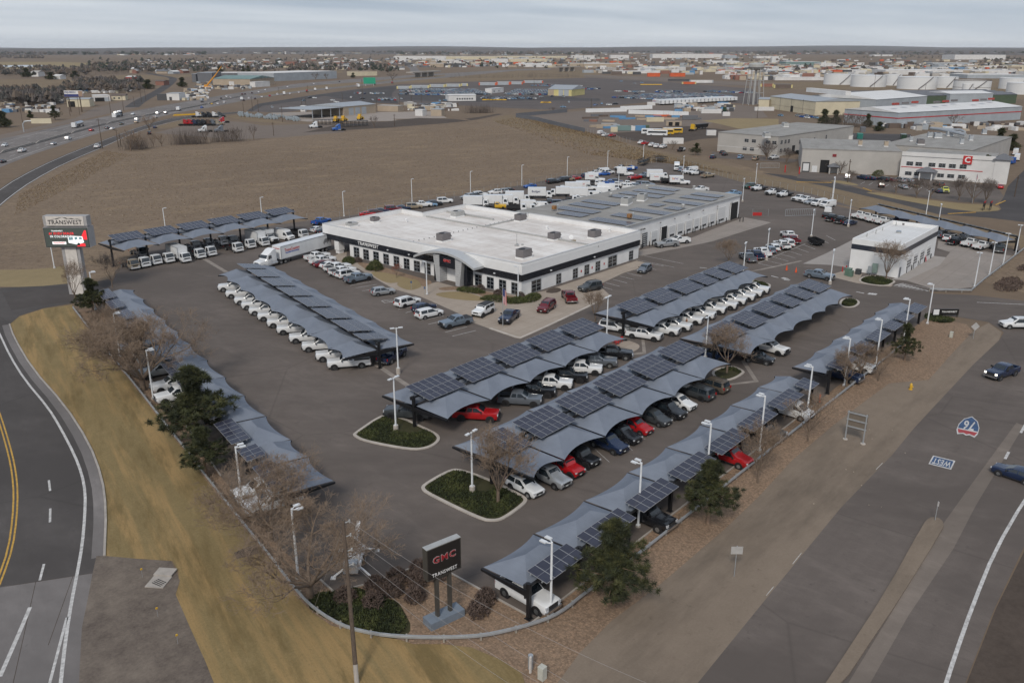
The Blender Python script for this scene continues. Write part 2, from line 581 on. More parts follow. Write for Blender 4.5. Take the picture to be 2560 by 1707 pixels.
sheet('field',M_FIELD,poly('T1',(-900,1700),(-60,1440),(130,1300),(400,1150),(680,1030),(860,1010),(1200,990),(1600,985),(1900,940),(2352,900),'T2',(700,830),(1100,790),(1250,800),(1700,910),(2000,990),(2352,1060),'T3',(120,1050),(600,1180),(1200,1330),(1750,1470),(2352,1640),(2352,2000),'D',(1800,520),(1200,520),(500,700),(-200,650)),1)
M_SCRUB=ground_mat('tall_dry_grass',[(.3,(.14,.102,.066)),(.5,(.185,.138,.088)),(.72,(.235,.18,.115))],.02,.12,1.0,None,0,.97,.9,.35,.45)
sheet('dry_grass_bank',M_SCRUB,poly('T2',(1000,830),(1130,785),(1230,800),(1680,905),(1990,1000),(2352,1075),'T3',(500,1240),(500,1290),(0,1170),'T2',(2352,1150),(2000,1085),(1700,1000),(1350,900)),2,1)
sheet('right_of_way_grass',M_SCRUB,poly('T3',(0,1060),(300,1130),(640,1215),(1000,1260),(1500,1390),(2000,1540),(2352,1610),(2352,1700),(1800,1560),(1200,1420),(700,1290),(200,1180),(0,1140)),2)
sheet('turf_margin',M_TURF2,poly('M1',(-500,470),(0,480),(330,470),(470,440),(640,560),(420,590),(250,600),(0,590),(-500,580)),2,1)
sheet('soil_heap_yard',M_SOIL,poly('P2',(1250,1005),(1700,900),(1960,880),(2200,880),(2352,860),'P3',(300,838),(700,850),(880,870),(600,900),(200,930),(0,945),'P2',(2352,945),(2000,960)),3)
sheet('soil_strip',M_SOIL,poly('P3',(820,850),(1000,825),(1200,790),(1260,795),(1050,840),(900,868)),3)
sheet('truck_yard',M_YARD,poly('T1',(1060,910),(1260,860),(1500,830),(1650,835),(1800,860),(2100,850),(2352,850),(2352,905),(1950,940),(1600,955),(1300,930)),2)
sheet('scrub_strip',M_SCRUB,poly('T1',(1060,870),(1200,830),(1330,815),(1320,840),(1180,870),(1080,880)),3)
sheet('scrub_verge',M_SCRUB,poly('T1',(1540,800),(1650,780),(1760,800),(2000,850),(1700,830)),3)
sheet('supply_yard',M_YARDL,poly('P2',(880,780),(1300,770),(2100,770),(2352,770),'P3',(500,760),(620,840),(0,850),'P2',(2352,870),(1950,880),(1300,880),(1100,860)),2)
sheet('auction_lot',M_FAR,[Vector(p)for p in(g('I',*q)for q in((617,278),(640,262),(770,240),(900,222),(1000,212),(1180,205),(1320,200),(1500,194),(1640,204),(1880,222),(1905,240),(1890,262),(1830,258),(1640,249),(1620,256),(1560,262),(1490,268),(1400,276),(1250,270),(1120,262),(1000,256),(870,260),(800,270),(700,283)))],2)
sheet('auction_lane',M_FARD,poly('P2',(620,760),(740,680),(1250,600),(1850,520),(2352,470),'P3',(0,560),(0,600),'P2',(2352,680),(1900,660),(1500,590),(1250,640),(800,700),(680,770)),3)
sheet('auction_back_lane',M_FARD,poly('P3',(60,560),(900,590),(1700,590),(2352,620),(2352,650),(1600,640),(900,660),(100,640)),3)
sheet('contractor_yard',M_YARD,poly('P3',(1400,810),(1980,770),(2352,740),'P4',(600,690),(1750,690),(1980,720),(2080,830),(1500,880),(1300,950),(900,1000),(700,1070),(480,1060),'P3',(2200,990)),3)
sheet('dark_bus_yard',M_SOIL,poly('P4',(330,1010),(700,985),(720,950),(1180,930),(1500,960),(1720,990),(1540,1060),(1300,1080),(1000,1140),(560,1100),(420,1060)),4)
sheet('bare_mound',M_TURF2,poly('P4',(1330,870),(1700,840),(2200,850),(2200,960),(1750,960),(1500,900)),4)
sheet('dry_field_edge',M_SCRUB,poly('P1',(0,400),(900,400),(1400,355),(2352,345),'P2',(1700,300),(1700,330),(0,350),'P1',(2200,370),(1500,420),(700,470),(300,560),(0,560)),1)
sheet('reservoir_shore',M_TURF2,poly('P1',(-200,205),(700,205),(1300,230),(900,260),(500,275),(-200,300)),1)
sheet('pond',M_WATER,poly('P1',(-300,248),(300,240),(560,243),(430,258),(200,265),(-300,272)),3)
sheet('pond',M_WATER,poly('P1',(-200,545),(90,548),(380,560),(300,575),(60,590),(-200,600)),3)
sheet('roadside_lot',M_YARD,poly('T1',(640,740),(860,690),(1000,650),(1080,640),(980,690),(900,735),(480,830)),2)
sheet('embankment',M_SCRUB,poly('P3',(0,380),(600,350),(1500,300),(2200,300),(2352,330),(2352,400),(1500,400),(600,430),(0,440)),1)
sheet('tank_farm_ground',M_SCRUB,poly('P5',(70,330),(600,330),(2352,300),(2500,480),(2100,480),(1700,430),(700,390),(90,400)),1)
sheet('rail_yard_ground',M_YARD,poly('P4',(0,350),(900,380),(1450,420),(2352,450),(2352,480),(1500,470),(900,430),(0,380)),3)
UP=[('P1',-300,1130),('P1',0,1078),('P1',400,990),('P1',800,900),('P1',1200,820),('P1',1800,705),('P1',2352,610),('P2',300,590),('P2',600,540),('P2',1200,450),('P2',1800,402),('P2',2352,362),('P3',300,350),('P3',900,318),('P3',1400,290),('P3',1800,278)]
LO=[('P1',-300,1480),('P1',0,1395),('P1',400,1240),('P1',800,1110),('P1',1200,985),('P1',1600,880),('P1',2000,780),('P1',2352,725),('P2',300,700),('P2',600,640),('P2',900,592),('P2',1300,540),('P2',1900,478),('P2',2352,432),('P3',300,408),('P3',600,385),('P3',1000,345),('P3',1400,305),('P3',1800,290)]
sheet('interstate_highway',M_INTER,[g(*q)for q in UP]+[g(*q)for q in LO[::-1]],4)
sheet('highway_median',M_SCRUB,[g(*q)for q in(('P2',690,578),('P2',1000,520),('P2',1400,470),('P2',1900,432),('P2',2352,392),('P3',300,372),('P3',600,350),('P3',600,365),('P3',300,390),('P3',0,412),('P2',1900,460),('P2',1300,520),('P2',1000,560),('P2',800,592))],5)
mid=[g('P1',*q)for q in((-300,1320),(0,1235),(400,1125),(800,1012),(1200,905),(1600,822),(2000,752),(2352,680))]+[g('P2',300,642),g('P2',600,590)]
struct('highway_shoulder',MB().ribbon(mid,3.2,.024),M_FARD)
bar=MB()
for a,b in zip(mid,mid[1:]):
 d=b-a
 bar.box(((a.x+b.x)/2,(a.y+b.y)/2,.45),(d.length,.5,.9),math.atan2(d.y,d.x),0,.8)
tag(bar.build('median_barrier',CONC),'long low concrete barrier dividing the interstate','barrier')
def offs(a,b,f):
 return[a[i].lerp(b[i],f)for i in range(min(len(a),len(b)))]
hl=MB()
e1=[g('P1',*q)for q in((-300,1175),(0,1118),(400,1020),(800,925),(1200,840),(1800,722),(2352,625))]
e2=[g('P1',*q)for q in((-300,1435),(0,1355),(400,1212),(800,1085),(1200,965),(1600,866),(2000,770),(2352,715))]
for e in(e1,e2):
 hl.ribbon(e,.25,.028)
for f in(.33,.66):
 for(pa,pb)in((e1,mid),(mid,e2)):
  P=smooth_line([g('P1',*q)for q in()]or offs(pa,pb,f),1)
  acc=0
  for a,b in zip(P,P[1:]):
   n=max(1,int((b-a).length/12))
   for k in range(n):
    c0,c1=a.lerp(b,k/n),a.lerp(b,(k+.3)/n)
    hl.ribbon([c0,c1],.22,.028)
tag(hl.build('lane_marking',MARK),kind='structure')
FU=[('T1',-400,1480),('T1',-60,1330),('T1',130,1205),('T1',400,1075),('T1',700,960),('T1',1000,850),('T1',1200,800),('T1',1560,770),('T1',1640,765)]
FL=[('T1',-400,1640),('T1',-40,1450),('T1',60,1360),('T1',200,1255),('T1',420,1130),('T1',700,1012),('T1',900,915),('T1',1100,850),('T1',1300,806),('T1',1640,775)]
fu,fl=smooth_line([g(*q)for q in FU],1),smooth_line([g(*q)for q in FL],1)
struct('frontage_road',MB().sheet(fu+fl[::-1],.016),M_ROADL)
fm=MB()
fm.ribbon([p.lerp(q,.08)for p,q in zip(fl,fu)],.3,.020)
fm.ribbon([p.lerp(q,.08)for p,q in zip(fu,fl)],.25,.020)
struct('edge_line',fm,MARK)
nf=[g('T1',*q)for q in((900,735),(960,690),(1060,640),(1140,590),(1190,545),(1170,530),(1100,520),(1000,500))]
struct('side_road',MB().ribbon(smooth_line(nf,1),11,.016),M_FARD)
nr=[g('T1',*q)for q in((-300,1030),(0,935),(300,870),(600,800),(900,735))]
struct('side_road',MB().ribbon(smooth_line(nr,1),9,.012),M_YARD)
ex_=[g('P3',*q)for q in((0,195),(120,220),(200,280),(215,340),(340,340),(300,290),(250,230),(200,200))]
struct('far_highway',MB().sheet(ex_,.012),M_INTER)
struct('rail_track',MB().ribbon([g('P4',*q)for q in((-600,330),(0,370),(900,425),(1600,460),(2352,500))],4,.020),M_SOIL)
sheet('industrial_lane',M_FARD,poly('P6',(380,460),(600,480),(870,530),(1010,550),(1150,590),(1500,660),(1800,720),(2000,750),(2160,745),(2352,640),(2500,600),(2500,900),(2352,830),(2100,800),(1700,770),(1400,690),(1100,620),(850,560),(640,520),(420,470)),4)
sheet('industrial_road',M_FARD,poly('P6',(2160,700),(2200,640),(2230,560),(2352,440),(2600,350),(2800,800),(2352,830),(2200,760)),4)
sheet('industrial_lot',M_LOT,poly('P6',(660,440),(900,470),(1180,480),(1800,520),(2150,560),(2200,640),(2140,690),(1850,680),(1550,640),(1250,590),(1080,560),(1010,560),(880,520),(640,500)),5)
sheet('industrial_lot',M_LOT,poly('P6',(0,300),(320,330),(660,360),(620,380),(480,375),(200,360),(0,345)),5)
sheet('industrial_lot',M_FARD,poly('P6',(880,200),(1020,160),(1500,170),(1470,250),(1100,290),(860,290)),5)
sheet('island_turf',M_TURF2,poly('P6',(1150,605),(1300,610),(1500,645),(1850,690),(2100,700),(2180,730),(2140,750),(1950,755),(1500,680),(1200,618)),6,1)
sheet('island_turf',M_TURF2,poly('P6',(870,515),(1000,520),(1110,550),(1090,558),(960,540)),6,1)
for q in(((640,530),(900,535)),((1140,575),(1200,600)),((1780,770),(1985,758)),((2140,702),(2210,672))):
 tag(MB().kerb([g('P6',*q[0]),g('P6',*q[1])],.35,0,.16).build('kerb',MARKY),kind='structure')
ilm=MB()
for k in range(11):
 a,b=g('P6',1120+k*62,545+k*6),g('P6',1150+k*62,528+k*6)
 ilm.ribbon([a,b],.14,.028)
struct('parking_line',ilm,MARK)
# left road, verge, gravel, lot
curb_l=smooth_line(poly('D',(22,745),(32,775),(75,848),(150,932),(205,1018),(235,1098),(244,1172),(240,1276)),1)
sheet('curved_road',M_ROADL,poly('D',(-260,640),(0,661),(100,657),(170,650),(190,652),(205,690),(100,708),(45,725))+curb_l+poly('B1',(640,830),(605,960),(560,1180),(540,1559),(530,1800),(-1200,1900),(-1200,300)),4)
gut=[p.copy()for p in curb_l]
struct('gutter',MB().ribbon([p+Vector((-.55,.18))for p in gut],1.1,.020),M_CONCR)
tag(MB().kerb(gut,.22,0,.13).build('kerb',CONC),kind='structure')
sheet('concrete_roadway',M_CONCR,poly('B1',(-400,960),(0,902),(300,860),(635,806),(605,960),(560,1180),(540,1559),(530,1800),(-1200,1900)),5)
jt=MB()
for q in(((245,868),(90,1560)),((500,826),(330,1300)),((0,905),(635,808))):
 jt.ribbon([g('B1',*q[0]),g('B1',*q[1])],.05,.024)
struct('pavement_joint',jt,M_SOIL)
sheet('entrance_patch',M_LOT2,poly('D',(5,672),(100,660),(215,648),(260,640),(270,668),(205,690),(100,700),(26,713)),6)
sheet('dirt_pullout',M_DIRTD,poly('B1',(632,812),(660,690),(720,690),(1000,715),(1170,725),(1230,860),(1200,950),(1300,1180),(1400,1400),(1480,1600),(1500,1800),(530,1800),(540,1559),(560,1180),(605,960)),5)
RAILPX=[('N5',5,320),('N5',110,455),('N5',225,600),('N5',360,760),('N5',490,925),('N5',620,1095),('N5',740,1240),('N5',850,1390),('Q3',0,625),('Q3',100,745),('Q3',200,880),('Q3',290,990),('Q3',370,1065),('Q3',480,1140),('Q3',600,1195),('Q3',760,1230),('Q3',900,1245),('Q3',1100,1253),('Q3',1300,1250),('Q3',1450,1240),('Q3',1600,1210),('Q3',1750,1170),('Q3',1890,1122),('Q3',1990,1062),('Q3',2095,975)]
rail_pts=[g(*q,.7)for q in RAILPX]+[Vector((x,35.15))for x in(58,68,78,88,98,108,118,128,137.5)]
rail_s=smooth_line(rail_pts,1)
verge=poly('D',(165,700),(100,709),(45,727))+curb_l+poly('B1',(700,690),(850,705),(1000,712),(1180,724),(1220,800),(1225,880),(1200,960),(1300,1180),(1400,1400),(1475,1600),(1500,1800),(3900,1800),'B2',(1290,1640),(1240,1490),(1100,1400),(900,1315),(700,1292),(500,1292),(420,1265))+rail_pts[:14][::-1]
sheet('grass_verge',M_TURF,verge,4)
sheet('soil_patch',M_SOIL,poly('B1',(1600,668),(1700,625),(1760,618),(1775,672),(1620,712)),6)
sheet('gravel_bed',M_GRAVEL,poly('B2',(420,1265),(500,1292),(700,1292),(900,1315),(1100,1400),(1240,1490),(1300,1640),(1440,1620),(1640,1350),(1860,1130),(2170,900))+poly('N6',(870,1301),(1100,1080),(1330,830),(1600,600),(1850,410),(2000,300),'M3',(1700,1230),(1850,1060),(2000,900),(1960,850),(1700,800),(1640,820))+[Vector((120,45)),Vector((60,50)),Vector((45,80)),g('D',330,700)]+[p for p in rail_pts[:14]],5)
sheet('dirt_shoulder',M_DIRT,poly('B2',(1290,1640),(1440,1620),(1640,1350),(1860,1130),(2170,900),'N6',(870,1301),(1100,1080),(1330,830),(1600,600),(1850,410),(2000,300),'M3',(1700,1230),(1850,1060),(2000,900),(2110,840),(2200,905),(2180,960),(2000,1130),(1600,1559),'B3',(1450,0),(1100,350),(560,1000),(110,1559),(-300,2000),'B2',(1300,2000)),4)
sheet('right_road',M_ROADR,poly('B3',(-60,1800),(110,1559),(560,1000),(1100,350),(1450,0),'M3',(1600,1559),(1850,1290),(2010,1120),(2180,960),(2215,905),(2110,835),(1900,800),(1740,780),(1500,700),(1400,640),(1620,610),(1720,640),(2000,680),(2352,690),(2900,640),(4200,900),'B3',(3600,-200),(2500,320),(2150,1050),(1950,1559),(1880,1800)),5)
sheet('roadside_dirt',M_SOIL,poly('B3',(1890,1800),(1960,1559),(2160,1050),(2520,320),(3700,-200),(4200,1800)),4)
struct('gravel_strip',MB().sheet(poly('B3',(60,1559),(500,1000),(1050,350),(1330,60),(1450,0),(1100,360),(570,1005),(120,1559)),.024),M_DIRT)
M_SAND=asphalt('sandy_asphalt',(.185,.155,.133),False,0,(.03,1,1),.3)
struct('sandy_strip',MB().sheet(poly('B3',(1800,470),(1900,330),(2080,80),(2300,-220),(2352,-200),(2170,100),(2020,350),(1870,640),(1560,1100),(1300,1559),(1150,1559),(1500,990),(1790,520)),.024),M_SAND)
med=smooth_line(poly('B3',(940,1640),(1020,1530),(1400,950),(1660,480),(1700,435),(1760,430),(1805,470),(1790,520),(1500,990),(1330,1240),(1090,1600)),1,True)
tag(MB().prism(med,0,.15).build('traffic_median',M_DIRT),kind='structure')
LOTP=[Vector((45.2,36.9)),Vector((76,36.9)),Vector((104,36.9)),Vector((156,36.9))]+poly('M3',(1740,780),(1900,800),(2080,830),(2150,780),(2352,720),(2352,690),(2000,650),(1720,640),'Q2',(1620,895),(1945,885),(2040,780),(2200,640),(2290,600),(2310,520))+[Vector((225.5,35.5)),Vector((249.5,76.5)),Vector((262,98))]+poly('Q4',(2160,540),(1700,400),(1330,330),(1050,290),(800,220),(620,165),(430,115),(230,70),'Q1',(1880,20),(1720,40),(1450,80),(1200,120),(980,150),(780,205),(560,240),(350,275),(130,320),'T2',(800,1340),(480,1385),(100,1470),'N1',(2334,150),(2000,190),(1500,260),(700,360),(380,520),(330,600),(250,640),(230,700))+poly('D',(250,668),(215,648),(190,652),(205,690),(250,700))+poly('N5',(150,290),(250,430),(490,770),(600,905),(760,1130),(940,1390),'Q3',(110,640),(240,770),(330,845),(385,870),(500,975),(700,925),(1090,788),(1235,848),(1750,1130))
LOT_OB=sheet('dealership_lot',M_LOT,LOTP,6)
tag(MB().kerb([Vector((45.2,36.8)),Vector((105.8,36.8))],.16,0,.14).build('kerb',CONC),kind='structure')
tag(MB().kerb(poly('Q3',(385,870),(500,975),(700,925),(1090,788),(1235,848),(1750,1130)),.16,0,.14).build('kerb',CONC),kind='structure')
tag(MB().kerb(poly('N5',(250,430),(490,770),(600,905),(760,1130),(940,1390)),.16,0,.14).build('kerb',CONC),kind='structure')
sheet('sign_bed',M_GRAVEL,poly('Q3',(500,977),(700,927),(1090,790),(1235,850),(1750,1132),(1700,1170),(1000,1200),(600,1100)),7)
sheet('front_plaza',M_PLAZA,poly('K',(98,400),(160,380),(240,330),(235,392),(300,420),(400,470),(560,560),(690,600),(860,560),(1000,600),(1435,655),(1600,620),(2218,415),(2330,440),(2130,500),(1960,580),(2040,655),(1880,740),(1430,945),(1380,938),(1100,840),(1000,775),(740,660),(560,610),(400,520),(300,460),(120,412)),7)
tag(MB().kerb(poly('K',(2040,655),(1880,735),(1600,868),(1425,945),(1395,940),(1220,880)),.5,0,.13).build('kerb',CONCL),kind='structure')
for P in(poly('K',(380,490),(480,492),(600,520),(700,545),(700,560),(600,565),(500,572)),poly('K',(560,575),(640,555),(710,535),(750,580),(745,600),(660,625)),poly('K',(820,640),(1000,622),(1130,650),(1210,690),(1080,690),(900,670))):
 sheet('lawn_patch',M_TURF2,P,9,2)
for P in(poly('K',(290,420),(420,440),(560,480),(830,560),(780,580),(640,545),(480,490),(380,485)),poly('K',(720,530),(840,560),(760,600),(740,570)),poly('K',(860,600),(1000,590),(1180,625),(1420,665),(1400,690),(1200,680),(1120,640),(1000,615),(880,620))):
 sheet('gravel_bed',M_GRAVEL,P,8,1)
sheet('mulch_bed',M_SOIL,poly('K',(1585,632),(1640,602),(1690,600),(1710,620),(1660,640)),9,1)
GUTT=mat('gutter_concrete',(.235,.205,.18),.9,var=.2,scale=.8)
sheet('service_apron',M_APRON,poly('Q4',(50,935),(430,870),(700,760),(1010,640),(1060,620),(1320,670),(1260,690),(760,850),(100,985),(40,985)),7)
sheet('pale_slab',M_LIGHTP,poly('Q2',(1035,490),(1010,715),(870,690),(640,680),(820,600)),7)
sheet('building_apron',M_LIGHTP,poly('Q2',(1330,800),(1650,618),(1760,632),(1700,690),(1440,810)),7)
sheet('rear_slab',M_APRON,poly('Q2',(1440,810),(1700,690),(1780,590),(1680,560),(1690,500),(2080,590),(2260,620),(1960,860),(1700,890)),7)
sheet('pale_paving',M_PLAZA,poly('Q2',(900,790),(870,760),(1010,720),(1100,760),(1080,800),(1340,845),(1320,858),(1060,830)),8)
for P in(poly('Q2',(200,745),(620,655),(640,660),(340,725)),poly('N4',(1280,870),(1400,1055),(1370,1062),(1250,880)),poly('N4',(1060,1085),(1370,1045),(1400,1058),(1080,1095)),poly('N4',(415,700),(440,700),(455,815),(425,820)),poly('N4',(270,830),(440,805),(455,820),(280,840)),poly('N2',(1640,1300),(1760,1320),(2250,1640),(2150,1640)),poly('N1',(1040,540),(1070,530),(1280,655),(1240,660))):
 sheet('concrete_gutter',GUTT,P,8)
sheet('paved_pad',M_PLAZA,poly('N4',(160,770),(290,705),(380,735),(405,760),(380,790),(280,830),(260,830)),7,1)
ISLE=[('Q3',((1060,310),(1090,280),(1230,200),(1300,190),(1500,260),(1700,360),(1728,385),(1700,420),(1580,505),(1520,518),(1440,510),(1100,345))),('A',((-210,985),(-190,960),(0,830),(90,790),(250,820),(420,900),(560,965),(600,1010),(570,1060),(480,1105),(330,1120),(-100,1040))),('N4',((1010,1000),(1030,960),(1180,925),(1260,965),(1275,985),(1180,1040),(1080,1050))),('N4',((1330,225),(1360,205),(1480,235),(1500,255),(1450,295),(1400,300))),('N4',((2080,400),(2110,360),(2210,365),(2250,395),(2200,435),(2100,430))),('Q2',((1065,815),(1120,775),(1250,780),(1345,812),(1350,825),(1290,855),(1150,842)))]
ISLE_W=[]
M_ISLE=ground_mat('juniper_litter',[(.3,(.030,.030,.014)),(.7,(.060,.056,.026))],.5,2,9)
for z,P in ISLE:
 W=smooth_line([g(z,*q)for q in P],2,True)
 ISLE_W.append(W)
 c=sum(W,Vector((0,0)))/len(W)
 isl=MB()
 isl.prism(W,0,.10,0)
 tag(isl.build('island_base',M_ISLE),kind='structure')
 kb=MB().kerb(W+[W[0]],.38,0,.15)
 tag(kb.build('island_kerb',CONCL),kind='structure')
 # painted markings
mk=MB()
Z8=.036
def line(z,a,b,w=.12,zz=Z8,mb=mk):
 mb.ribbon([g(z,*a),g(z,*b)],w,zz)
for a,b in(((300,602),(445,578)),((260,587),(400,560)),((345,623),(470,600)),((590,748),(700,728)),((640,772),(715,752)),((745,825),(900,792)),((795,850),(880,832)),((910,905),(1060,868)),((960,932),(1120,893)),((475,690),(570,672))):
 line('K',a,b)
for k in range(6):
 line('K',(480+k*16,690+k*2),(560+k*12,674+k*6),.10)
line('K',(475,690),(500,705));line('K',(500,705),(580,690))
for k in range(8):
 line('N4',(75+k*60-20,260-k*27-8),(190+k*62-20,292-k*28-8),.12)
line('N4',(440,0),(768,66));line('N4',(370,32),(690,96))
for k in range(10):
 line('Q2',(300+k*58,678-k*24),(425+k*52,706-k*23),.12)
line('Q2',(295,676),(660,525))
for k in range(5):
 line('Q2',(930+k*4,640+k*14),(1010,655+k*13),.10)
for k in range(9):
 line('Q2',(1350+k*28,848+k*4),(1420+k*24,832+k*7.5),.35)
line('Q2',(1340,852),(1570,890),.12);line('Q2',(1400,832),(1620,868),.12)
for(z,a,b)in(('N4',(1505,168),(1565,183)),('N4',(905,98),(965,105)),('N4',(2220,302),(2285,314))):
 line(z,a,b,.35)
for k in range(3):
 line('N4',(1595+k*15,190+k*4),(1618+k*15,182+k*4),.5)
 line('N4',(1612+k*15,203+k*2),(1640+k*10,196+k*2),.4)
 line('Q2',(1150+k*22,917+k*2),(1165+k*22,906+k*2),.5)
for a,b in(((1500,570),(1610,590)),((1480,590),(1590,612)),((1420,640),(1490,700)),((1200,690),(1310,790))):
 line('N3',a,b,.06)
struct('parking_marking',mk,MARK)
rm=MB()
we=smooth_line([g('M1',*q)for q in((-60,800),(0,920),(70,1070),(170,1230),(330,1420),(415,1559))]+[g('B1',*q)for q in((510,0),(560,130),(584,260),(580,420),(562,620),(530,800),(490,1000),(450,1250),(415,1559),(390,1800))],1)
rm.ribbon(we,.28,.028)
for a,b in(((334,173),(343,246)),((344,366),(342,460)),((301,745),(272,857))):
 line('B1',a,b,.22,.028,rm)
line('B1',(206,1040),(130,1220),.32,.028,rm);line('B1',(130,1220),(0,1515),.32,.028,rm)
line('B1',(458,1110),(340,1559),.22,.028,rm)
rm.ribbon(smooth_line([g('B3',*q)for q in((1800,1620),(1870,1400),(2000,1030),(2150,660),(2352,310),(2700,-200))],1),.30,.028)
for a,b in(((2222,28),(2248,-20)),((2330,-150),(2380,-240))):
 line('B3',a,b,.3,.028,rm)
for a,b in(((590,960),(640,900)),((770,745),(830,670)),((1340,100),(1385,55))):
 line('B3',a,b,.05,.028,rm)
line('M3',(2030,700),(2352,715),.2,.028,rm)
struct('edge_line',rm,MARK)
ym=MB()
yc=smooth_line([g('M1',*q)for q in((-90,1300),(-20,1440),(20,1559))]+[g('B1',*q)for q in((72,0),(97,130),(108,260),(101,430),(72,640),(0,850),(-60,980))],1)
for s_ in(-.2,.2):
 ym.ribbon([p+Vector((s_,0))for p in yc],.17,.028)
struct('centre_line',ym,MARKY)
BLUEM=mat('blue_road_paint',(.035,.075,.16),.8,var=.3)
REDM=mat('red_road_paint',(.32,.045,.05),.8,var=.2)
def pavement_panel(name,label,corners):
 """corners: pixel quad, reading order as the driver sees it: top-left, top-right, bottom-right, bottom-left"""
 c=[g(*q)for q in corners]
 ctr=sum(c,Vector((0,0)))/4
 ax=((c[1]+c[2])-(c[0]+c[3]))/2
 ay=((c[0]+c[1])-(c[3]+c[2]))/2
 t=thing(name,label,'road marking',(ctr.x,ctr.y,.028),math.atan2(ax.y,ax.x))
 return t,ax.length,ay.length
t,w_,h_=pavement_panel('route_marking','blue road-marking panel reading WEST painted across the right road',(('B3',1888,42),('B3',1728,4),('B3',1700,62),('B3',1848,100)))
MB().box((0,0,.0015),(w_,h_,.003)).build('border',MARK,t)
MB().box((0,0,.004),(w_-.3,h_-.5,.003)).build('panel',BLUEM,t)
o=text('WEST',1.0,MARK,t,'lettering',.02,.001)
o.location=(0,0,.007)
o.scale=(w_*.80/max(o.dimensions.x,.01),h_*.62/max(o.dimensions.y,.01),1)
sc_=[g('M3',*q)for q in((1900,1559),(1935,1520),(1980,1500),(2030,1497),(2065,1510))]
t,w_,h_=pavement_panel('route_shield','red white and blue interstate shield reading 76 painted on the right road',(('D',2252,966),('D',2215,958),('D',2197,992),('D',2238,1000)))
SH=[(-.5,.30),(-.40,.5),(-.15,.43),(0,.48),(.15,.43),(.40,.5),(.5,.30),(.49,0),(.33,-.32),(0,-.52),(-.33,-.32),(-.49,0)]
w_,h_=w_*1.25,h_*1.25
MB().prism([(x*w_,y*h_)for x,y in SH],0,.003).build('border',MARK,t)
MB().prism([(x*w_*.92,y*h_*.92)for x,y in SH if y<.25]+[(.47*w_,.22*h_),(-.47*w_,.22*h_)][::1]if False else[(x*w_*.92,y*h_*.92)for x,y in((-.5,.2),(.5,.2),(.49,0),(.33,-.32),(0,-.52),(-.33,-.32),(-.49,0))],.0032,.005).build('blue_field',BLUEM,t)
MB().prism([(x*w_*.92,y*h_*.92)for x,y in((-.5,.26),(-.40,.46),(-.15,.41),(0,.46),(.15,.41),(.40,.46),(.5,.26))],.0034,.0052).build('red_field',REDM,t)
o=text('76',1.0,MARK,t,'lettering',.02,.001)
o.location=(0,-.06*h_,.007)
o.scale=(w_*.52/max(o.dimensions.x,.01),h_*.46/max(o.dimensions.y,.01),1)
hb=MB()
nA,rads=160,[6500,8500,11000,14000,18000,23000]
for i,r in enumerate(rads):
 for k in range(nA+1):
  a=AZ-rad(52)+rad(104)*k/nA
  fr=k/nA
  w=(math.sin(fr*23+i*1.7)+math.sin(fr*51+i*2.9)*.5+math.sin(fr*9.3+i)*.8)
  base=[-2,4,26,44,62,40][i]
  amp=[0,3,9,12,16,10][i]
  z=base+amp*w
  if i==4:
   z+=34*math.exp(-((fr-.17)/.035)**2)*0+22*math.exp(-((fr-.03)/.18)**2)*0
  hb.v.append((r*math.cos(a),r*math.sin(a),max(z,-3)))
for i in range(len(rads)-1):
 for k in range(nA):
  b=i*(nA+1)+k
  hb.f.append((b,b+nA+1,b+nA+2,b+1)[::1])
  hb.m.append(0)
hb.f=[q if(Vector(hb.v[q[1]])-Vector(hb.v[q[0]])).cross(Vector(hb.v[q[2]])-Vector(hb.v[q[0]])).z>0 else q[::-1]for q in hb.f]
struct('hills',hb,M_HILL,smooth=True,sharp=180)
# building helpers
def _ray(z,x,y):
 u,v=px(z,x,y)
 return _F+_R*((u-1280.0)/FOC)+_U*((853.5-v)/FOC)
def onx(z,x,y,X):
 d=_ray(z,x,y)
 return d.y*X/d.x
def ony(z,x,y,Y):
 d=_ray(z,x,y)
 return d.x*Y/d.y
WALLW=mat('white_wall_panel',(.72,.72,.72),.55,var=.05,scale=.5,dirt=(.66,.65,.64))
def roof_mat(name,c,c2,seam,rot=0.0):
 m,t,b=_bs(name,.75,0,.3)
 p=t.nodes.new('ShaderNodeTexCoord').outputs['Object']
 n=noise(t,p,.25,5.0,.7,(1,.35,1))
 col=ramp(t,n,[(.38,c2),(.62,c)])
 n2=noise(t,p,.9,5.0,.8,(.6,1,1))
 col=mix(t,ramp(t,n2,[(.58,(0,0,0)),(.8,(.55,.55,.55))]),col,tuple(x*.66 for x in c2))
 br=t.nodes.new('ShaderNodeTexBrick')
 br.inputs['Scale'].default_value=1.0
 br.inputs['Brick Width'].default_value=30.0
 br.inputs['Row Height'].default_value=3.0
 br.inputs['Mortar Size'].default_value=.05
 br.inputs['Color1'].default_value=(1,1,1,1)
 br.inputs['Color2'].default_value=(.96,.95,.94,1)
 br.inputs['Mortar'].default_value=(*seam,1)
 t.links.new(p,br.inputs['Vector'])
 col=mix(t,1.0,col,br.outputs['Color'],'MULTIPLY')
 t.links.new(col,b.inputs['Base Color'])
 return m
ROOFW=roof_mat('white_membrane',(.74,.715,.69),(.58,.54,.51),(.70,.65,.62))
ROOFW2=roof_mat('clean_white_membrane',(.66,.665,.67),(.60,.60,.60),(.85,.85,.85))
ROOFG=roof_mat('grey_membrane',(.31,.30,.285),(.25,.24,.225),(.75,.74,.72))
BLACKP=mat('black_fascia',(.012,.014,.020),.25,var=.2)
SILVP=mat('silver_cladding',(.48,.49,.50),.4,.2,var=.06)
SILVD=mat('silver_cladding_dark',(.20,.21,.225),.4,.35,var=.06)
FRAME=mat('window_frame',(.40,.42,.44),.4,.5)
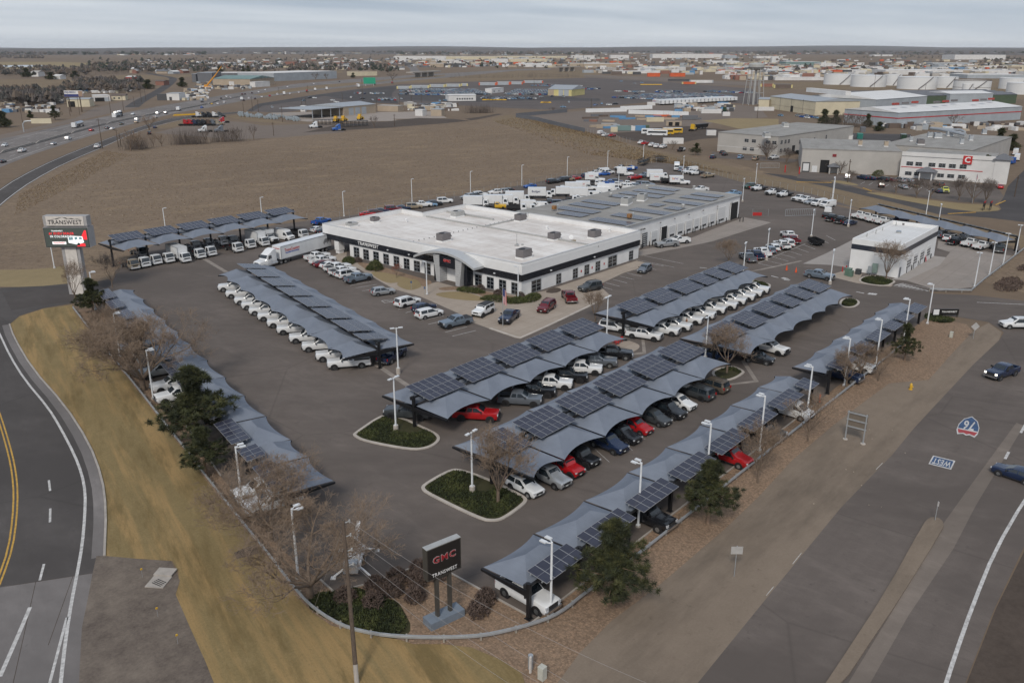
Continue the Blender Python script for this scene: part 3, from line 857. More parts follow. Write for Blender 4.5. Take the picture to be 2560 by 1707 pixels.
DOORW=mat('white_overhead_door',(.60,.605,.61),.5,var=.05)
UNITG=mat('rooftop_unit_grey',(.15,.138,.14),.6,var=.1,dirt=(.12,.11,.11))
UNITL=mat('rooftop_unit_pale',(.42,.42,.41),.5,.3,var=.1)
PVM=None
def window_protos():
 w=MB()
 fw=.045
 def fr(cx,cz,sx,sz):
  w.box((cx,0,cz),(sx,.10,sz))
 fr(0,1-fw/2,1,fw);fr(0,fw/2,1,fw)
 fr(-.5+fw/2,.5,fw,1-2*fw);fr(.5-fw/2,.5,fw,1-2*fw)
 fr(0,.5,.035,1-2*fw)
 for z in(.36,.66):
  for s in(-1,1):
   w.box((s*.236,0,z),(.437,.10,.028))
 return w.mesh('window',FRAME)
WIN_ME=window_protos()
PANE_ME=MB().box((0,0,0),(1,.03,1)).mesh('pane',WGLASS)
def window(parent,x,y,z,w,h,rz,rows=3,name='window'):
 """window with its frame and panes; local +x along the wall, looking along -y"""
 o=put(name,WIN_ME,parent,(x,y,z),rz)
 o.scale=(w,1,h)
 zs=((.045,.346),(.374,.646),(.674,.955))if rows==3 else((.045,.48),(.52,.955))
 for a,b in zs:
  for c in(-.23,.23):
   p=put('pane',PANE_ME,o,(c,0.015,(a+b)/2))
   p.scale=(.437,1,b-a)
 return o
 # the dealership
X0,Y0,X1,Y1,HB=119.9,99.8,161.5,160.5,6.35
YW=151.2
mb_=thing('dealership_building','large white dealership with flat roof, black fascia band and arched silver entrance','building',(X0,Y0,0))
DX,DY=X1-X0,Y1-Y0
b=MB()
b.prism([(0.3,.3),(DX,.3),(DX,32.5),(40.5,32.5),(40.5,53),(25,53),(25,YW-Y0),(.3,YW-Y0)],0,3.0)
b.build('wall',WALLW,mb_)
b=MB()
ROOFO=[(0.3,.3),(DX,.3),(DX,32.5),(40.5,32.5),(40.5,53),(25,53),(25,DY),(.3,DY)]
b.prism(ROOFO,3.004,5.35,0)
b.build('upper_wall',WALLW,mb_)
b=MB().sheet([(x*.999+.01,y)for x,y in ROOFO],5.36)
rf=b.build('roof',ROOFW,mb_)
b=MB()
OUT=ROOFO+[ROOFO[0]]
for(a,c)in zip(OUT,OUT[1:]):
 d=Vector(c)-Vector(a)
 b.box(((a[0]+c[0])/2,(a[1]+c[1])/2,5.87),(d.length+.1,.38,1.0),math.atan2(d.y,d.x))
b.build('parapet',WALLW,mb_)
b=MB()
for(a,c)in zip(OUT,OUT[1:]):
 d=Vector(c)-Vector(a)
 b.box(((a[0]+c[0])/2,(a[1]+c[1])/2,6.40),(d.length+.2,.46,.06),math.atan2(d.y,d.x))
b.build('coping',mat('coping_white',(.6,.6,.6),.4,.2),mb_)
b=MB()
b.box((25.2,26,5.55),(.25,52,.36));b.box((32.6,32.6,5.53),(15.6,.3,.3));b.box((33,44.5,5.6),(.3,16,.45))
b.build('roof_divider',UNITL,mb_)
b=MB()
for k in range(26):
 b.tube((1.6,2+k*2.2,5.36),(1.6,2+k*2.2,5.62),.09,.09,5)
 b.tube((2+k*1.55,33.5,5.36),(2+k*1.55,33.5,5.6),.08,.08,5)
o=b.build('roof_drain',TRIM,mb_)
o['kind']='stuff'
up_y=MB().box((0,0,0),(.06,2.98,1.70)).mesh('wall_panel',WALLW)
up_x=MB().box((0,0,0),(2.98,.06,1.70)).mesh('wall_panel',WALLW)
bp_y=MB().box((0,0,0),(.10,2.985,1.22)).mesh('fascia_panel',BLACKP)
bp_x=MB().box((0,0,0),(2.985,.10,1.22)).mesh('fascia_panel',BLACKP)
n=int(round(DY/3.0))
for k in range(n):
 y=(k+.5)*DY/n
 for me,z,nm,dx in((up_y,5.13,'wall_panel',.0),(bp_y,3.63,'fascia_panel',-.04)):
  q=put(nm,me,mb_,(.07+dx,y,z))
  q.scale=(1,DY/n/3.0,1)
n=int(round(DX/3.0))
for k in range(n):
 x=(k+.5)*DX/n
 for me,z,nm,dy in((up_x,5.13,'wall_panel',.0),(bp_x,3.63,'fascia_panel',-.04)):
  q=put(nm,me,mb_,(x,.07+dy,z))
  q.scale=(DX/n/3.0,1,1)
pil=MB().box((.9,55.9,1.9),(1.6,1.6,2.2)).box((.9,55.9,.4),(1.3,1.3,.8))
pil.build('pillar',WALLW,mb_)
MB().box((24,56,1.5),(1.2,8,3)).build('porch_wall',WALLW,mb_)
for xa,xb_ in((750,855),(922,1028),(1105,1210),(1287,1392),(1475,1582),(1660,1768),(1845,1960),(2040,2155)):
 ya,yb=onx('E1',xa,500,X0),onx('E1',xb_,520,X0)
 window(mb_,.28,(ya+yb)/2-Y0,.04,abs(ya-yb),2.45,-PI/2)
for xa,xb_ in((1132,1290),(1400,1560),(1675,1840),(1953,2123),(900,995)):
 ya,yb=onx('E2',xa,1300,X0),onx('E2',xb_,1330,X0)
 window(mb_,.28,(ya+yb)/2-Y0,.04,abs(ya-yb),2.45,-PI/2)
for xa,xb_ in((1677,1712),(1790,1825),(1868,1902),(1943,1976),(2168,2197)):
 ya,yb=ony('K',xa,500,Y0),ony('K',xb_,490,Y0)
 window(mb_,(ya+yb)/2-X0,.28,.12,abs(ya-yb),2.15,0)
for xa,xb_ in((1507,1575),(2027,2088)):
 ya,yb=ony('K',xa,500,Y0),ony('K',xb_,490,Y0)
 window(mb_,(ya+yb)/2-X0,.26,.02,abs(ya-yb),2.45,0,name='glazed_door')
for x_,y_ in((1640,505),(1690+230,475),(2003,452)):
 pass
for k,xx in enumerate((1848,1922,2003)):
 MB().box((ony('K',xx,480,Y0)-X0,.26,1.25),(.3,.06,.45)).build('red_placard',REDP,mb_)
YL,YR=119.6-Y0,114.9-Y0
def pylon(y0b,y1b,y0t,y1t,nm,m,xf=-2.4,zt=5.75):
 b=MB()
 rows=12
 for k in range(rows):
  f0,f1=k/rows,(k+1)/rows-.006
  a0,c0=y0b+(y0t-y0b)*f0,y1b+(y1t-y1b)*f0
  a1,c1=y0b+(y0t-y0b)*f1,y1b+(y1t-y1b)*f1
  z0,z1=zt*f0,zt*f1
  n0=len(b.v)
  b.v+=[(xf,a0,z0),(.2,a0,z0),(.2,c0,z0),(xf,c0,z0),(xf,a1,z1),(.2,a1,z1),(.2,c1,z1),(xf,c1,z1)]
  for q in((0,3,2,1),(4,5,6,7),(0,1,5,4),(1,2,6,5),(2,3,7,6),(3,0,4,7)):
   b.f.append(tuple(n0+i for i in q)[::-1]);b.m.append(0)
 b.build(nm,m,mb_)
pylon(YL-.1,YL+.9,YL-.1,YL+1.75,'entrance_pylon',SILVP)
pylon(YR-.9,YR+.2,YR-1.75,YR+.2,'entrance_pylon',SILVP)
MB().box((-1.0,YL+1.55,1.7),(2.1,.7,3.4)).box((-.55,YR-1.7,2.6),(1.9,.9,5.2)).build('portal_side',BLACKP,mb_)
MB().box((-2.3,(YL+YR)/2+.05,4.5),(.3,YL-YR-.32,2.3)).build('sign_panel',BLACKP,mb_)
MB().box((-.2,(YL+YR)/2,1.5),(.3,YL-YR-.3,3)).box((-1.0,(YL+YR)/2,3.28),(2.3,YL-YR-.32,.12)).build('porch_wall',WALLW,mb_)
window(mb_,-.36,YR+.8,.05,1.4,2.5,-PI/2,name='glazed_door')
GR=mat('red_letter_face',(.55,.03,.03),.35)
sg=text('GMC',.72,GR,mb_,'emblem_lettering',.02,.04,width=1.95)
sg.rotation_euler=(PI/2,0,-PI/2)
sg.location=(-2.50,(YL+YR)/2+.05,4.75)
sg2=text('GMC',.78,mat('chrome_letter',(.5,.5,.52),.3,.6),mb_,'emblem_edge',.05,.02,width=2.06)
sg2.rotation_euler=(PI/2,0,-PI/2)
sg2.location=(-2.475,(YL+YR)/2+.05,4.75)
ar=MB()
NSEG=22
ya_,yb_=126.6-Y0,109.6-Y0
for k in range(NSEG):
 P=[]
 for f in(k/NSEG,(k+1)/NSEG):
  y=ya_+(yb_-ya_)*f
  z=4.55+2.05*(1-(2*f-1)**2)
  P.append((y,z))
 (y0_,z0_),(y1_,z1_)=P
 for(xx0,xx1)in((-2.9,.3),):
  n0=len(ar.v)
  t0_=.45
  ar.v+=[(xx0,y0_,z0_-t0_),(xx1,y0_,z0_-t0_),(xx1,y0_,z0_),(xx0,y0_,z0_),(xx0,y1_,z1_-t0_),(xx1,y1_,z1_-t0_),(xx1,y1_,z1_),(xx0,y1_,z1_)]
  fs=[(0,1,5,4),(2,3,7,6),(3,0,4,7),(1,2,6,5)]
  if k==0:fs.append((0,3,2,1))
  if k==NSEG-1:fs.append((4,5,6,7))
  for q in fs:
   ar.f.append(tuple(n0+i for i in q));ar.m.append(0)
ar.build('arched_canopy',SILVP,mb_)
LW=mat('white_letter',(.72,.72,.72),.4)
tw=text('TRANSWEST',1.0,LW,mb_,'wall_lettering',.008,.06,6.6,1.2)
yy0,yy1=onx('E1',850,340,X0),onx('E1',1225,415,X0)
tw.rotation_euler=(PI/2,0,-PI/2)
tw.location=(-.10,(yy0+yy1)/2-Y0,3.65)
tw.scale=(abs(yy0-yy1)/6.6,1.05,1)
for k,(zx,zy)in enumerate(((665,367),(1250,497),(520,345))):
 MB().box((-.08,onx('K',zx,zy,X0)-Y0,3.55),(.3,.35,.2)).build('wall_lamp',POLEW,mb_)
for k,(zx,zy)in enumerate(((1632,478),(1930,385))):
 MB().box((ony('K',zx,zy,Y0)-X0,-.08,3.55),(.35,.3,.2)).build('wall_lamp',POLEW,mb_)
def rooftop_unit(lbl,x,y,z,dx,dy,dz,rz=0.0,m=None,hood=True):
 t=thing('rooftop_unit',lbl,'rooftop unit',(x,y,z),rz,'rooftop units')
 m=m or UNITG
 MB().box((0,0,.17),(dx*1.08,dy*1.08,.34)).build('mounting_curb',WALLW,t)
 c=MB().box((0,0,.34+dz/2),(dx,dy,dz))
 for s in(-1,1):
  c.box((dx*.17*s,-dy/2-.01,.34+dz*.5),(dx*.28,.03,dz*.8))
 c.build('casing',m,t)
 MB().tube((-dx*.22,0,.34+dz),(-dx*.22,0,.36+dz),min(dx,dy)*.34,None,14).tube((-dx*.22,0,.36+dz),(-dx*.22,0,.45+dz),min(dx,dy)*.30,None,14).build('fan',TRIM,t)
 if hood:
  h=MB()
  h.face([(dx/2,-dy*.4,.34+dz*.9),(dx/2+.6,-dy*.4,.34+dz*.35),(dx/2+.6,dy*.4,.34+dz*.35),(dx/2,dy*.4,.34+dz*.9)])
  for s in(-1,1):
   h.face([(dx/2,s*dy*.4,.34+dz*.9),(dx/2+.6,s*dy*.4,.34+dz*.35),(dx/2,s*dy*.4,.34+dz*.35)])
  h.build('intake_hood',m,t)
 return t
UL=[('dark grey rooftop unit behind the arched entrance',900,282,2.6,1.9,1.5),('dark grey rooftop unit nearest the front corner of the white roof',1448,397,2.7,2.0,1.6),('grey rooftop unit left of the satellite dish on white roof',1655,272,2.4,1.8,1.3),('grey rooftop unit near the right edge of the white roof',1930,260,2.5,1.9,1.5),('grey rooftop unit by the inner corner of the raised roof divider',1425,145,2.5,1.8,1.4),('pale metal rooftop unit on the back of the white roof',995,115,3.0,1.8,1.2),('small grey rooftop unit second from the left end of white roof',430,152,1.8,1.4,.95),('low pale rooftop unit at the left end of white roof',272,182,2.4,1.6,.7)]
for l_,x_,y_,a_,b_,c_ in UL:
 p_=g('K',x_,y_,5.36)
 rooftop_unit(l_,p_.x,p_.y,5.36,a_,b_,c_,0,UNITL if 'pale' in l_ else UNITG)
p_=g('K',1770,285,5.36)
t=thing('satellite_dish','small white satellite dish on the white roof','satellite dish',(p_.x,p_.y,5.36))
MB().tube((0,0,0),(0,0,1.0),.05).build('mast',GALV,t)
MB().tube((0,0,1.0),(-.1,-.12,1.05),.1,.5,12).build('dish',LW,t)
MB().box((.5,-.3,.15),(1.2,.5,.3)).build('ballast_tray',mat('tan_ballast',(.3,.24,.16),.8),t)
p_=g('K',1400,315,5.36)
tag(MB().tube((p_.x,p_.y,5.36),(p_.x,p_.y,8.0),.06).box((p_.x,p_.y,5.5),(.7,.7,.28)).box((p_.x+1,p_.y+.8,5.5),(.4,.4,.3)).box((p_.x+1.4,p_.y-.4,5.5),(.4,.4,.3)).build('roof_vent_pipe',UNITL),'thin vent pipe cluster standing on the white roof','vent pipe')
for k,(x_,y_,l_)in enumerate(((645,150,'white roof vent near the left units on white roof'),(1605,200,'white roof vent in the middle of white roof'),(2033,218,'white roof vent near the right rear corner of white roof'))):
 p_=g('K',x_,y_,5.36)
 t=thing('roof_vent',l_,'roof vent',(p_.x,p_.y,5.36),0,'vents on the white roof')
 MB().tube((0,0,0),(0,0,.6),.25,.25,10).build('stack',LW,t)
 MB().tube((0,0,.6),(0,0,.8),.38,.3,10).build('cap',LW,t)
p_=g('K',2018,190,5.36)
tag(MB().box((p_.x,p_.y,5.5),(2.2,1.5,.3)).box((p_.x,p_.y,5.67),(1.8,1.1,.06)).build('roof_hatch',UNITL),'low roof hatch near the rear edge of white roof','roof hatch')
# service building
SX0,SX1,SY0,SY1,SH_=161.9,222.0,105.0,136.6,6.1
sv=thing('service_building','long white service building with grey roof and a row of overhead doors','building',(SX0,SY0,0))
L_,W_=SX1-SX0,SY1-SY0
MB().box((L_/2,W_/2+.2,SH_/2),(L_,W_-.4,SH_)).build('wall',WALLW,sv)
MB().sheet([(0,0.5),(L_,.5),(L_,W_),(0,W_)],SH_+.012).build('roof',ROOFG,sv)
ed=MB()
for(a,c)in(((0,.2),(L_,.2)),((L_-.1,.3),(L_-.1,W_)),((0,W_),(L_,W_)),((0.1,.3),(.1,W_))):
 d=Vector(c)-Vector(a)
 ed.box(((a[0]+c[0])/2,(a[1]+c[1])/2,SH_+.06),(d.length+.1,.4,.30),math.atan2(d.y,d.x))
ed.build('roof_edge',UNITL,sv)
pb=MB().box((0,0,0),(1,.12,1)).mesh('overhead_door',DOORW)
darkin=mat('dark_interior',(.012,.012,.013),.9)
DOORS=[(190,245,715,830,3.1,0),(283,330,690,840,3.6,1),(358,412,675,780,3.1,0),(437,490,648,755,3.1,0),(518,570,628,730,3.1,0),(595,642,605,705,3.1,0),(668,717,583,682,3.1,0),(745,792,560,658,3.1,0),(820,888,515,635,4.2,0),(940,1000,480,640,4.6,1)]
for xa,xb_,ya,yb,hh,dark in DOORS:
 a,c=ony('Q4',xa,(ya+yb)/2,SY0),ony('Q4',xb_,(ya+yb)/2,SY0)
 q=put('open_doorway' if dark else 'overhead_door',MB().box((0,0,0),(1,.5,1)).mesh('open_doorway',darkin)if dark else pb,sv,((a+c)/2-SX0,.24 if dark else .16,hh/2+.02))
 q.scale=(abs(c-a),1,hh)
 fr=MB()
 w2=abs(c-a)/2
 for s in(-1,1):
  fr.box(((a+c)/2-SX0+s*(w2+.1),.15,hh/2),(.16,.14,hh))
 fr.box(((a+c)/2-SX0,.15,hh+.1),(2*w2+.36,.14,.16))
 fr.build('door_frame',WALLW,sv)
 if not dark:
  for s in(-.5,0,.5):
   pn=put('door_pane',PANE_ME,sv,((a+c)/2-SX0+s*w2*.95,.095,.85))
   pn.scale=(w2*.42,1,.5)
  for zz_ in(.55,1.2,1.85,2.5):
   MB().box(((a+c)/2-SX0,.097,zz_),(2*w2-.05,.02,.03)).build('door_seam',UNITL,sv)
a,c=ony('Q4',97,820,SY0),ony('Q4',148,820,SY0)
gd=put('glazed_overhead_door',MB().box((0,0,0),(1,.14,1)).mesh('glazed_overhead_door',DOORW),sv,((a+c)/2-SX0,.17,1.85))
gd.scale=(abs(c-a),1,3.6)
for i in range(4):
 for k in range(7):
  pn=put('door_pane',PANE_ME,sv,(a-SX0+(i+.5)*(c-a)/4,.095,.3+k*.49))
  pn.scale=(abs(c-a)/4*.78,1,.38)
tl=text('Quick Lube',.62,mat('dark_letter',(.05,.05,.055),.5),sv,'door_lettering',.012,.03)
tl.rotation_euler=(PI/2,0,0)
tl.location=(ony('Q4',93,735,SY0)-SX0,-.01,4.5)
for k in range(6):
 xx=ony('Q4',270+k*135,690-k*35,SY0)-SX0
 MB().box((xx,.0,4.9),(.35,.3,.2)).build('wall_lamp',UNITG,sv)
def pv_mat():
 m,t,b=_bs('solar_cell_glass',.16,0,.42)
 p=t.nodes.new('ShaderNodeTexCoord').outputs['Object']
 n=noise(t,p,.8,2.0)
 col=ramp(t,n,[(.3,(.030,.032,.050)),(.7,(.042,.045,.068))])
 t.links.new(col,b.inputs['Base Color'])
 return m
PVM=pv_mat()
PVF=mat('solar_frame',(.40,.40,.41),.4,.5)
pvme=MB().box((0,0,.02),(1.06,2.1,.04),0,0).box((0,0,.022),(1.0,2.04,.042),0,1).mesh('solar_panel',[PVF,PVM])
ROOFPV=[((985,465),(1245,500)),((985,415),(1330,475)),((1110,385),(1415,430)),((1225,355),(1515,402)),((1460,312),(1640,340)),((1555,285),(1900,335)),((1665,262),(2000,308)),((1810,240),(2045,277)),((1285,520),(1640,575)),((1465,480),(1805,528)),((1640,435),(1975,483)),((1935,420),(2105,440)),((1790,395),(1935,405)),((1945,355),(2260,403)),((2085,320),(2380,362)),((2175,295),(2450,330))]
PVLAB=['%s dark solar row on left half of grey service roof, counted from the front'%w for w in('first','second','third','fourth','fifth','sixth','seventh','eighth')]+['%s dark solar row on right half of grey service roof, counted from the front'%w for w in('first','second','third','fourth short','fifth short','sixth','seventh','eighth')]
for(a,c),lb in zip(ROOFPV,PVLAB):
 A,C_=g('Q1',*a,SH_+.2),g('Q1',*c,SH_+.2)
 y_top,y_bot=A.y,C_.y
 ln=max(4.0,abs(A.y-C_.y))
 t=thing('roof_solar_array',lb,'solar array',((A.x+C_.x)/2,(A.y+C_.y)/2,SH_+.05),PI/2,'solar arrays lying on the grey roof')
 nn=max(3,int(ln/1.1))
 for r_ in(-1,1):
  MB().box((0,r_*1.07,.06),(nn*1.1,.08,.12)).build('mounting_rail',GALV,t)
  for k in range(nn):
   q=put('solar_panel',pvme,t,((k-(nn-1)/2)*1.1,r_*1.07,.17))
for l_,x_,y_,a_,b_,c_ in(('large pale rooftop unit on the grey service roof, nearer one',1590,395,4.2,2.0,1.5),('large pale rooftop unit on the grey service roof, farther one',1730,360,3.6,2.0,1.5)):
 p_=g('Q1',x_,y_,SH_)
 rooftop_unit(l_,p_.x,p_.y,SH_,a_,b_,c_,.3,UNITL,False)
for l_,x_,y_ in(('rusty exhaust stack with elbow on the grey service roof, right half',1615,530),('rusty twin exhaust on the front-left corner of grey service roof',945,455)):
 p_=g('Q1',x_,y_,SH_)
 t=thing('exhaust_fan',l_,'exhaust fan',(p_.x,p_.y,SH_))
 MB().box((0,0,.9),(.9,.9,.9)).build('fan_box',mat('rusty_steel',(.26,.13,.05),.8,var=.3),t)
 lg=MB()
 for sx_ in(-1,1):
  for sy_ in(-1,1):
   lg.tube((sx_*.4,sy_*.4,0),(sx_*.4,sy_*.4,.5),.05,.05,5)
 lg.build('leg_frame',UNITG,t)
 MB().path([(.9,-.3,0),(.9,-.3,1.2),(1.3,-.3,1.5)],.2,8).build('exhaust_pipe',GALV,t)
for k,(x_,y_)in enumerate(((1772,250),(1452,318),(2093,420),(2192,255))):
 p_=g('Q1',x_,y_,SH_)
 t=thing('roof_vent','pale round vent on the grey service roof, %s'%('at its far left edge','among the left panel rows','beside the short right panel rows','at its far right edge')[k],'roof vent',(p_.x,p_.y,SH_),0,'vents on the grey roof')
 MB().tube((0,0,0),(0,0,.6),.35,.35,10).build('stack',UNITL,t)
 MB().tube((0,0,.6),(0,0,.85),.5,.35,10).build('cap',UNITL,t)
 # small white building
BX0,BX1,BY0,BY1,BH=181.2,207.2,49.6,59.7,7.0
sb=thing('small_building','small white flat-roofed building with black band and glazed bay doors','building',(BX0,BY0,0))
L2,W2=BX1-BX0,BY1-BY0
MB().box((L2/2,W2/2,3.1),(L2,W2,6.2)).build('wall',WALLW,sb)
MB().sheet([(.3,.3),(L2-.3,.3),(L2-.3,W2-.3),(.3,W2-.3)],6.21).build('roof',ROOFW2,sb)
b=MB()
for(x_,y_,dx_,dy_)in((L2/2,.15,L2,.3),(L2/2,W2-.15,L2,.3),(.15,W2/2,.3,W2-.6),(L2-.15,W2/2,.3,W2-.6)):
 b.box((x_,y_,6.6),(dx_,dy_,.8))
b.build('parapet',WALLW,sb)
b=MB()
b.box((L2/2,-.03,5.3),(L2+.12,.08,1.05)).box((-.03,W2/2,5.3),(.08,W2+.0,1.049))
b.build('fascia_band',mat('navy_band',(.030,.034,.048),.3),sb)
for xa,xb_,ya,yb in((1370,1450,960,1190),(1510,1580,870,1120),(1648,1720,790,1030),(1785,1850,700,960)):
 a,c=ony('S',xa,(ya+yb)/2,BY0),ony('S',xb_,(ya+yb)/2,BY0)
 q=put('bay_door',pb,sb,((a+c)/2-BX0,-.02,1.65))
 q.scale=(abs(c-a),1,3.3)
 for i in range(3):
  for k in range(3):
   pn=put('door_pane',PANE_ME,sb,(a-BX0+(i+.5)*(c-a)/3,-.085,1.3+k*.6))
   pn.scale=(abs(c-a)/3*.75,1,.42)
a=ony('S',1228,1250,BY0)-BX0
MB().box((a,-.02,1.05),(1.0,.1,2.1)).build('steel_door',mat('grey_door',(.12,.13,.15),.5),sb)
for k,(x_,y_)in enumerate(((1315,265),(1782,320))):
 p_=g('S',x_,y_,6.25)
 tag(MB().box((p_.x,p_.y,6.45),(.7,.5,.45)).build('roof_scupper',UNITG),'small dark box on small white roof, %s'%('nearer the back left corner','nearer the back right corner')[k],'roof box')
for k,(x_,y_)in enumerate(((415,500),(555,480),(738,415),(878,350),(1155,250))):
 p_=g('S',x_,y_+30,6.25)
 tag(MB().tube((p_.x,p_.y,6.25),(p_.x,p_.y,7.15-.1*(k%2)),.12,.09,8).build('vent_pipe',UNITL if k else UNITG),'%s vent pipe along the left parapet of small white roof, counted from the front'%('dark first','second','third','fourth','fifth')[k],'vent pipe','pipes on the small white roof')
p_=g('S',1210,430,6.25)
t=thing('skylight_dome','round pale vent dome in the middle of small white roof','roof vent',(p_.x,p_.y,6.21))
MB().tube((0,0,0),(0,0,.4),.55,.5,14).build('base_ring',UNITL,t)
MB().tube((0,0,.4),(0,0,.55),.62,.35,14).build('cap',mat('vent_blue_grey',(.25,.29,.34),.4),t)
def cabinet(lbl,z,x,y,d,m=GRNB,base=0.0,cat='utility cabinet',rz=0.0):
 p=g(z,x,y)
 t=thing('utility_cabinet',lbl,cat,(p.x,p.y,0),rz)
 MB().box((0,0,base+d[2]/2),d).build('casing',m,t)
 MB().box((-d[0]/2-.015,0,base+d[2]*.5),(.03,d[1]*.86,d[2]*.8)).build('door',m,t)
 MB().box((0,0,base+d[2]+.03),(d[0]*1.06,d[1]*1.06,.06)).build('lid',m,t)
 if base:
  MB().box((d[0]*.3,d[1]*.3,base/2),(.1,.1,base)).box((d[0]*.3,-d[1]*.3,base/2),(.1,.1,base)).build('stand',GALV,t)
 return t
cabinet('green pad-mounted transformer beside the red bollards','S',165,1310,(1.3,1.1,1.5))
cabinet('smaller green cabinet touching the pad-mounted transformer','S',215,1330,(1.1,.8,1.2))
cabinet('dark air-conditioning condenser against the small white building','S',372,1285,(1.0,1.0,1.05),mat('condenser_dark',(.05,.055,.06),.6),cat='condenser')
cabinet('pale green meter cabinet on small white building, taller one','S',700,1300,(.4,1.1,1.9),mat('pale_green_metal',(.22,.29,.26),.5),.5)
cabinet('grey meter cabinet on small white building, shorter one','S',603,1300,(.4,.8,1.3),mat('grey_metal',(.28,.31,.33),.5),.5)
# simple far buildings
def wallm(n,c,d=.1):
 return mat('wall_'+n,c,.75,var=d,scale=.15,dirt=tuple(x*.8 for x in c))
WM={'grey':wallm('grey',(.40,.38,.355)),'white':wallm('white',(.62,.61,.60)),'cream':wallm('cream',(.55,.49,.36)),'tan':wallm('tan',(.38,.31,.235)),'yellow':wallm('yellow',(.56,.49,.22)),'steel':wallm('steel',(.34,.37,.40)),'dark':wallm('dark',(.07,.07,.075)),'red':wallm('red',(.32,.05,.04)),'brick':wallm('brick',(.24,.11,.08)),'orange':wallm('orange',(.55,.10,.03)),'teal':wallm('teal',(.16,.24,.235)),'slate':wallm('slate',(.13,.135,.15)),'green':wallm('green',(.07,.10,.06)),'blue':wallm('blue',(.10,.24,.42)),'brown':wallm('brown',(.12,.09,.075)),'pink':wallm('pink',(.62,.05,.22))}
def far_building(name,label,zl,zr,depth,hgt,wall,roof,kind='flat',win=None,doors=None,cat='building',group=None,eave=.4):
 """zl, zr: photo points at the foot of the near facade's left and right corners"""
 a,c=(q if isinstance(q,Vector)else g(*q)for q in(zl,zr))
 d=c-a
 w=d.length
 t=thing(name,label,cat,(a.x,a.y,0),math.atan2(d.y,d.x),group)
 if kind=='flat':
  MB().box((w/2,depth/2,hgt/2),(w,depth,hgt)).build('wall',WM[wall],t)
  MB().box((w/2,depth/2,hgt+.15),(w+.3,depth+.3,.3)).build('roof',roof if not isinstance(roof,str)else WM[roof],t)
 else:
  rise={'gable':.22,'low':.12}[kind[:5]if kind.startswith('gable')else 'low']*(w if kind.endswith('x')else depth)*.5*2*.5
  MB().box((w/2,depth/2,hgt/2),(w,depth,hgt)).build('wall',WM[wall],t)
  r=MB()
  e=eave
  if kind.endswith('x'):
   P=[(-e,-e,hgt+.03),(w/2,-e,hgt+rise),(w+e,-e,hgt+.03),(-e,depth+e,hgt+.03),(w/2,depth+e,hgt+rise),(w+e,depth+e,hgt+.03)]
   for q in((0,1,4,3),(1,2,5,4),(0,2,1),(3,4,5),(0,3,5,2)):
    r.face([P[i]for i in q[::-1]])
  else:
   P=[(-e,-e,hgt+.03),(-e,depth/2,hgt+rise),(-e,depth+e,hgt+.03),(w+e,-e,hgt+.03),(w+e,depth/2,hgt+rise),(w+e,depth+e,hgt+.03)]
   for q in((0,3,4,1),(1,4,5,2),(0,1,2),(3,5,4),(0,2,5,3)):
    r.face([P[i]for i in q])
  r.build('roof',roof if not isinstance(roof,str)else WM[roof],t)
 for(fx,z,ww,hh)in(win or()):
  o=put('window',WIN_ME,t,(fx*w,-.03,z))
  o.scale=(ww,1,hh)
  pn=put('pane',PANE_ME,o,(0,.015,.5))
  pn.scale=(.95,1,.95)
 for(fx,ww,hh,m)in(doors or()):
  MB().box((fx*w,-.02,hh/2),(ww,.12,hh)).build('overhead_door',WM[m]if m in WM else darkin,t)
 return t,w
def hgt_of(z,x,yb,yt):
 return tall(px(z,x,yb)[1],px(z,x,yt)[1])
a_,c_=g('P6',38,296),g('P6',488,338)
t,w_=far_building('office_warehouse','long pale grey two-storey warehouse with green crates along its side',('P6',38,296),('P6',488,338),75,8.4,'grey',ROOFG)
for fx,z in((.49,5.2),(.61,5.2),(.84,5.2),(.94,5.2),(.47,1.6),(.59,1.6)):
 window(t,fx*w_,-.03,z,2.1,1.4,0,2)
for dy_ in(3,6.5,9.5):
 for z in(5.2,1.6):
  window(t,w_+.03,dy_,z,1.9,1.6,PI/2,2)
for dy_,z in((20,4.0),(34,4.0),(46,4.4)):
 window(t,w_+.03,dy_,z,1.4,1.9,PI/2,2)
MB().box((w_+.02,14.5,2.0),(.1,2.6,3.6)).build('overhead_door',darkin,t)
MB().box((w_/2,-.05,2.6),(w_+.1,.06,.16)).build('wall_band',WM['white'],t)
for l_,x_,y_ in(('grey rooftop unit at the front edge of pale grey warehouse',410,190),('grey rooftop unit at the back of pale grey warehouse roof',550,112)):
 p_=g('P6',x_,y_,8.6)
 rooftop_unit(l_,p_.x,p_.y,8.6,6,2.4,1.6,.6,UNITL,False)
t,w_=far_building('engine_warehouse','broad pale grey warehouse with loading dock and crowded rooftop vents',('P6',664,452),('P6',1405,480),40,8.6,'grey',ROOFG)
MB().box((.055*w_,-.02,1.9),(2.9,.14,3.7)).build('dock_surround',WM['dark'],t)
MB().box((.055*w_,-.12,1.9),(2.1,.1,2.8)).build('overhead_door',DOORW,t)
MB().box((.145*w_,-.02,1.3),(1.9,.14,2.4)).build('overhead_door',DOORW,t)
MB().box((.245*w_,-.02,2.4),(3.2,.14,4.8)).build('overhead_door',darkin,t)
MB().box((.335*w_,-.06,6.6),(1.4,.2,1.0)).build('wall_sign',mat('red_black_sign',(.20,.02,.025),.5),t)
far_building('engine_warehouse','rear wing of the pale grey warehouse under the rooftop ducting',Vector((361,112)),Vector((361,79)),66,8.4,'grey',ROOFG)
MB().box((.34*w_,-1.6,2.6),(3.6,3.2,.2)).box((.34*w_,-1.6,3.3),(4.6,4.2,1.2),0,0,.12).build('porch_roof',WM['slate'],t)
MB().box((.34*w_-1.5,-3,1.25),(.4,.4,2.5)).box((.34*w_+1.5,-3,1.25),(.4,.4,2.5)).build('porch_post',WM['grey'],t)
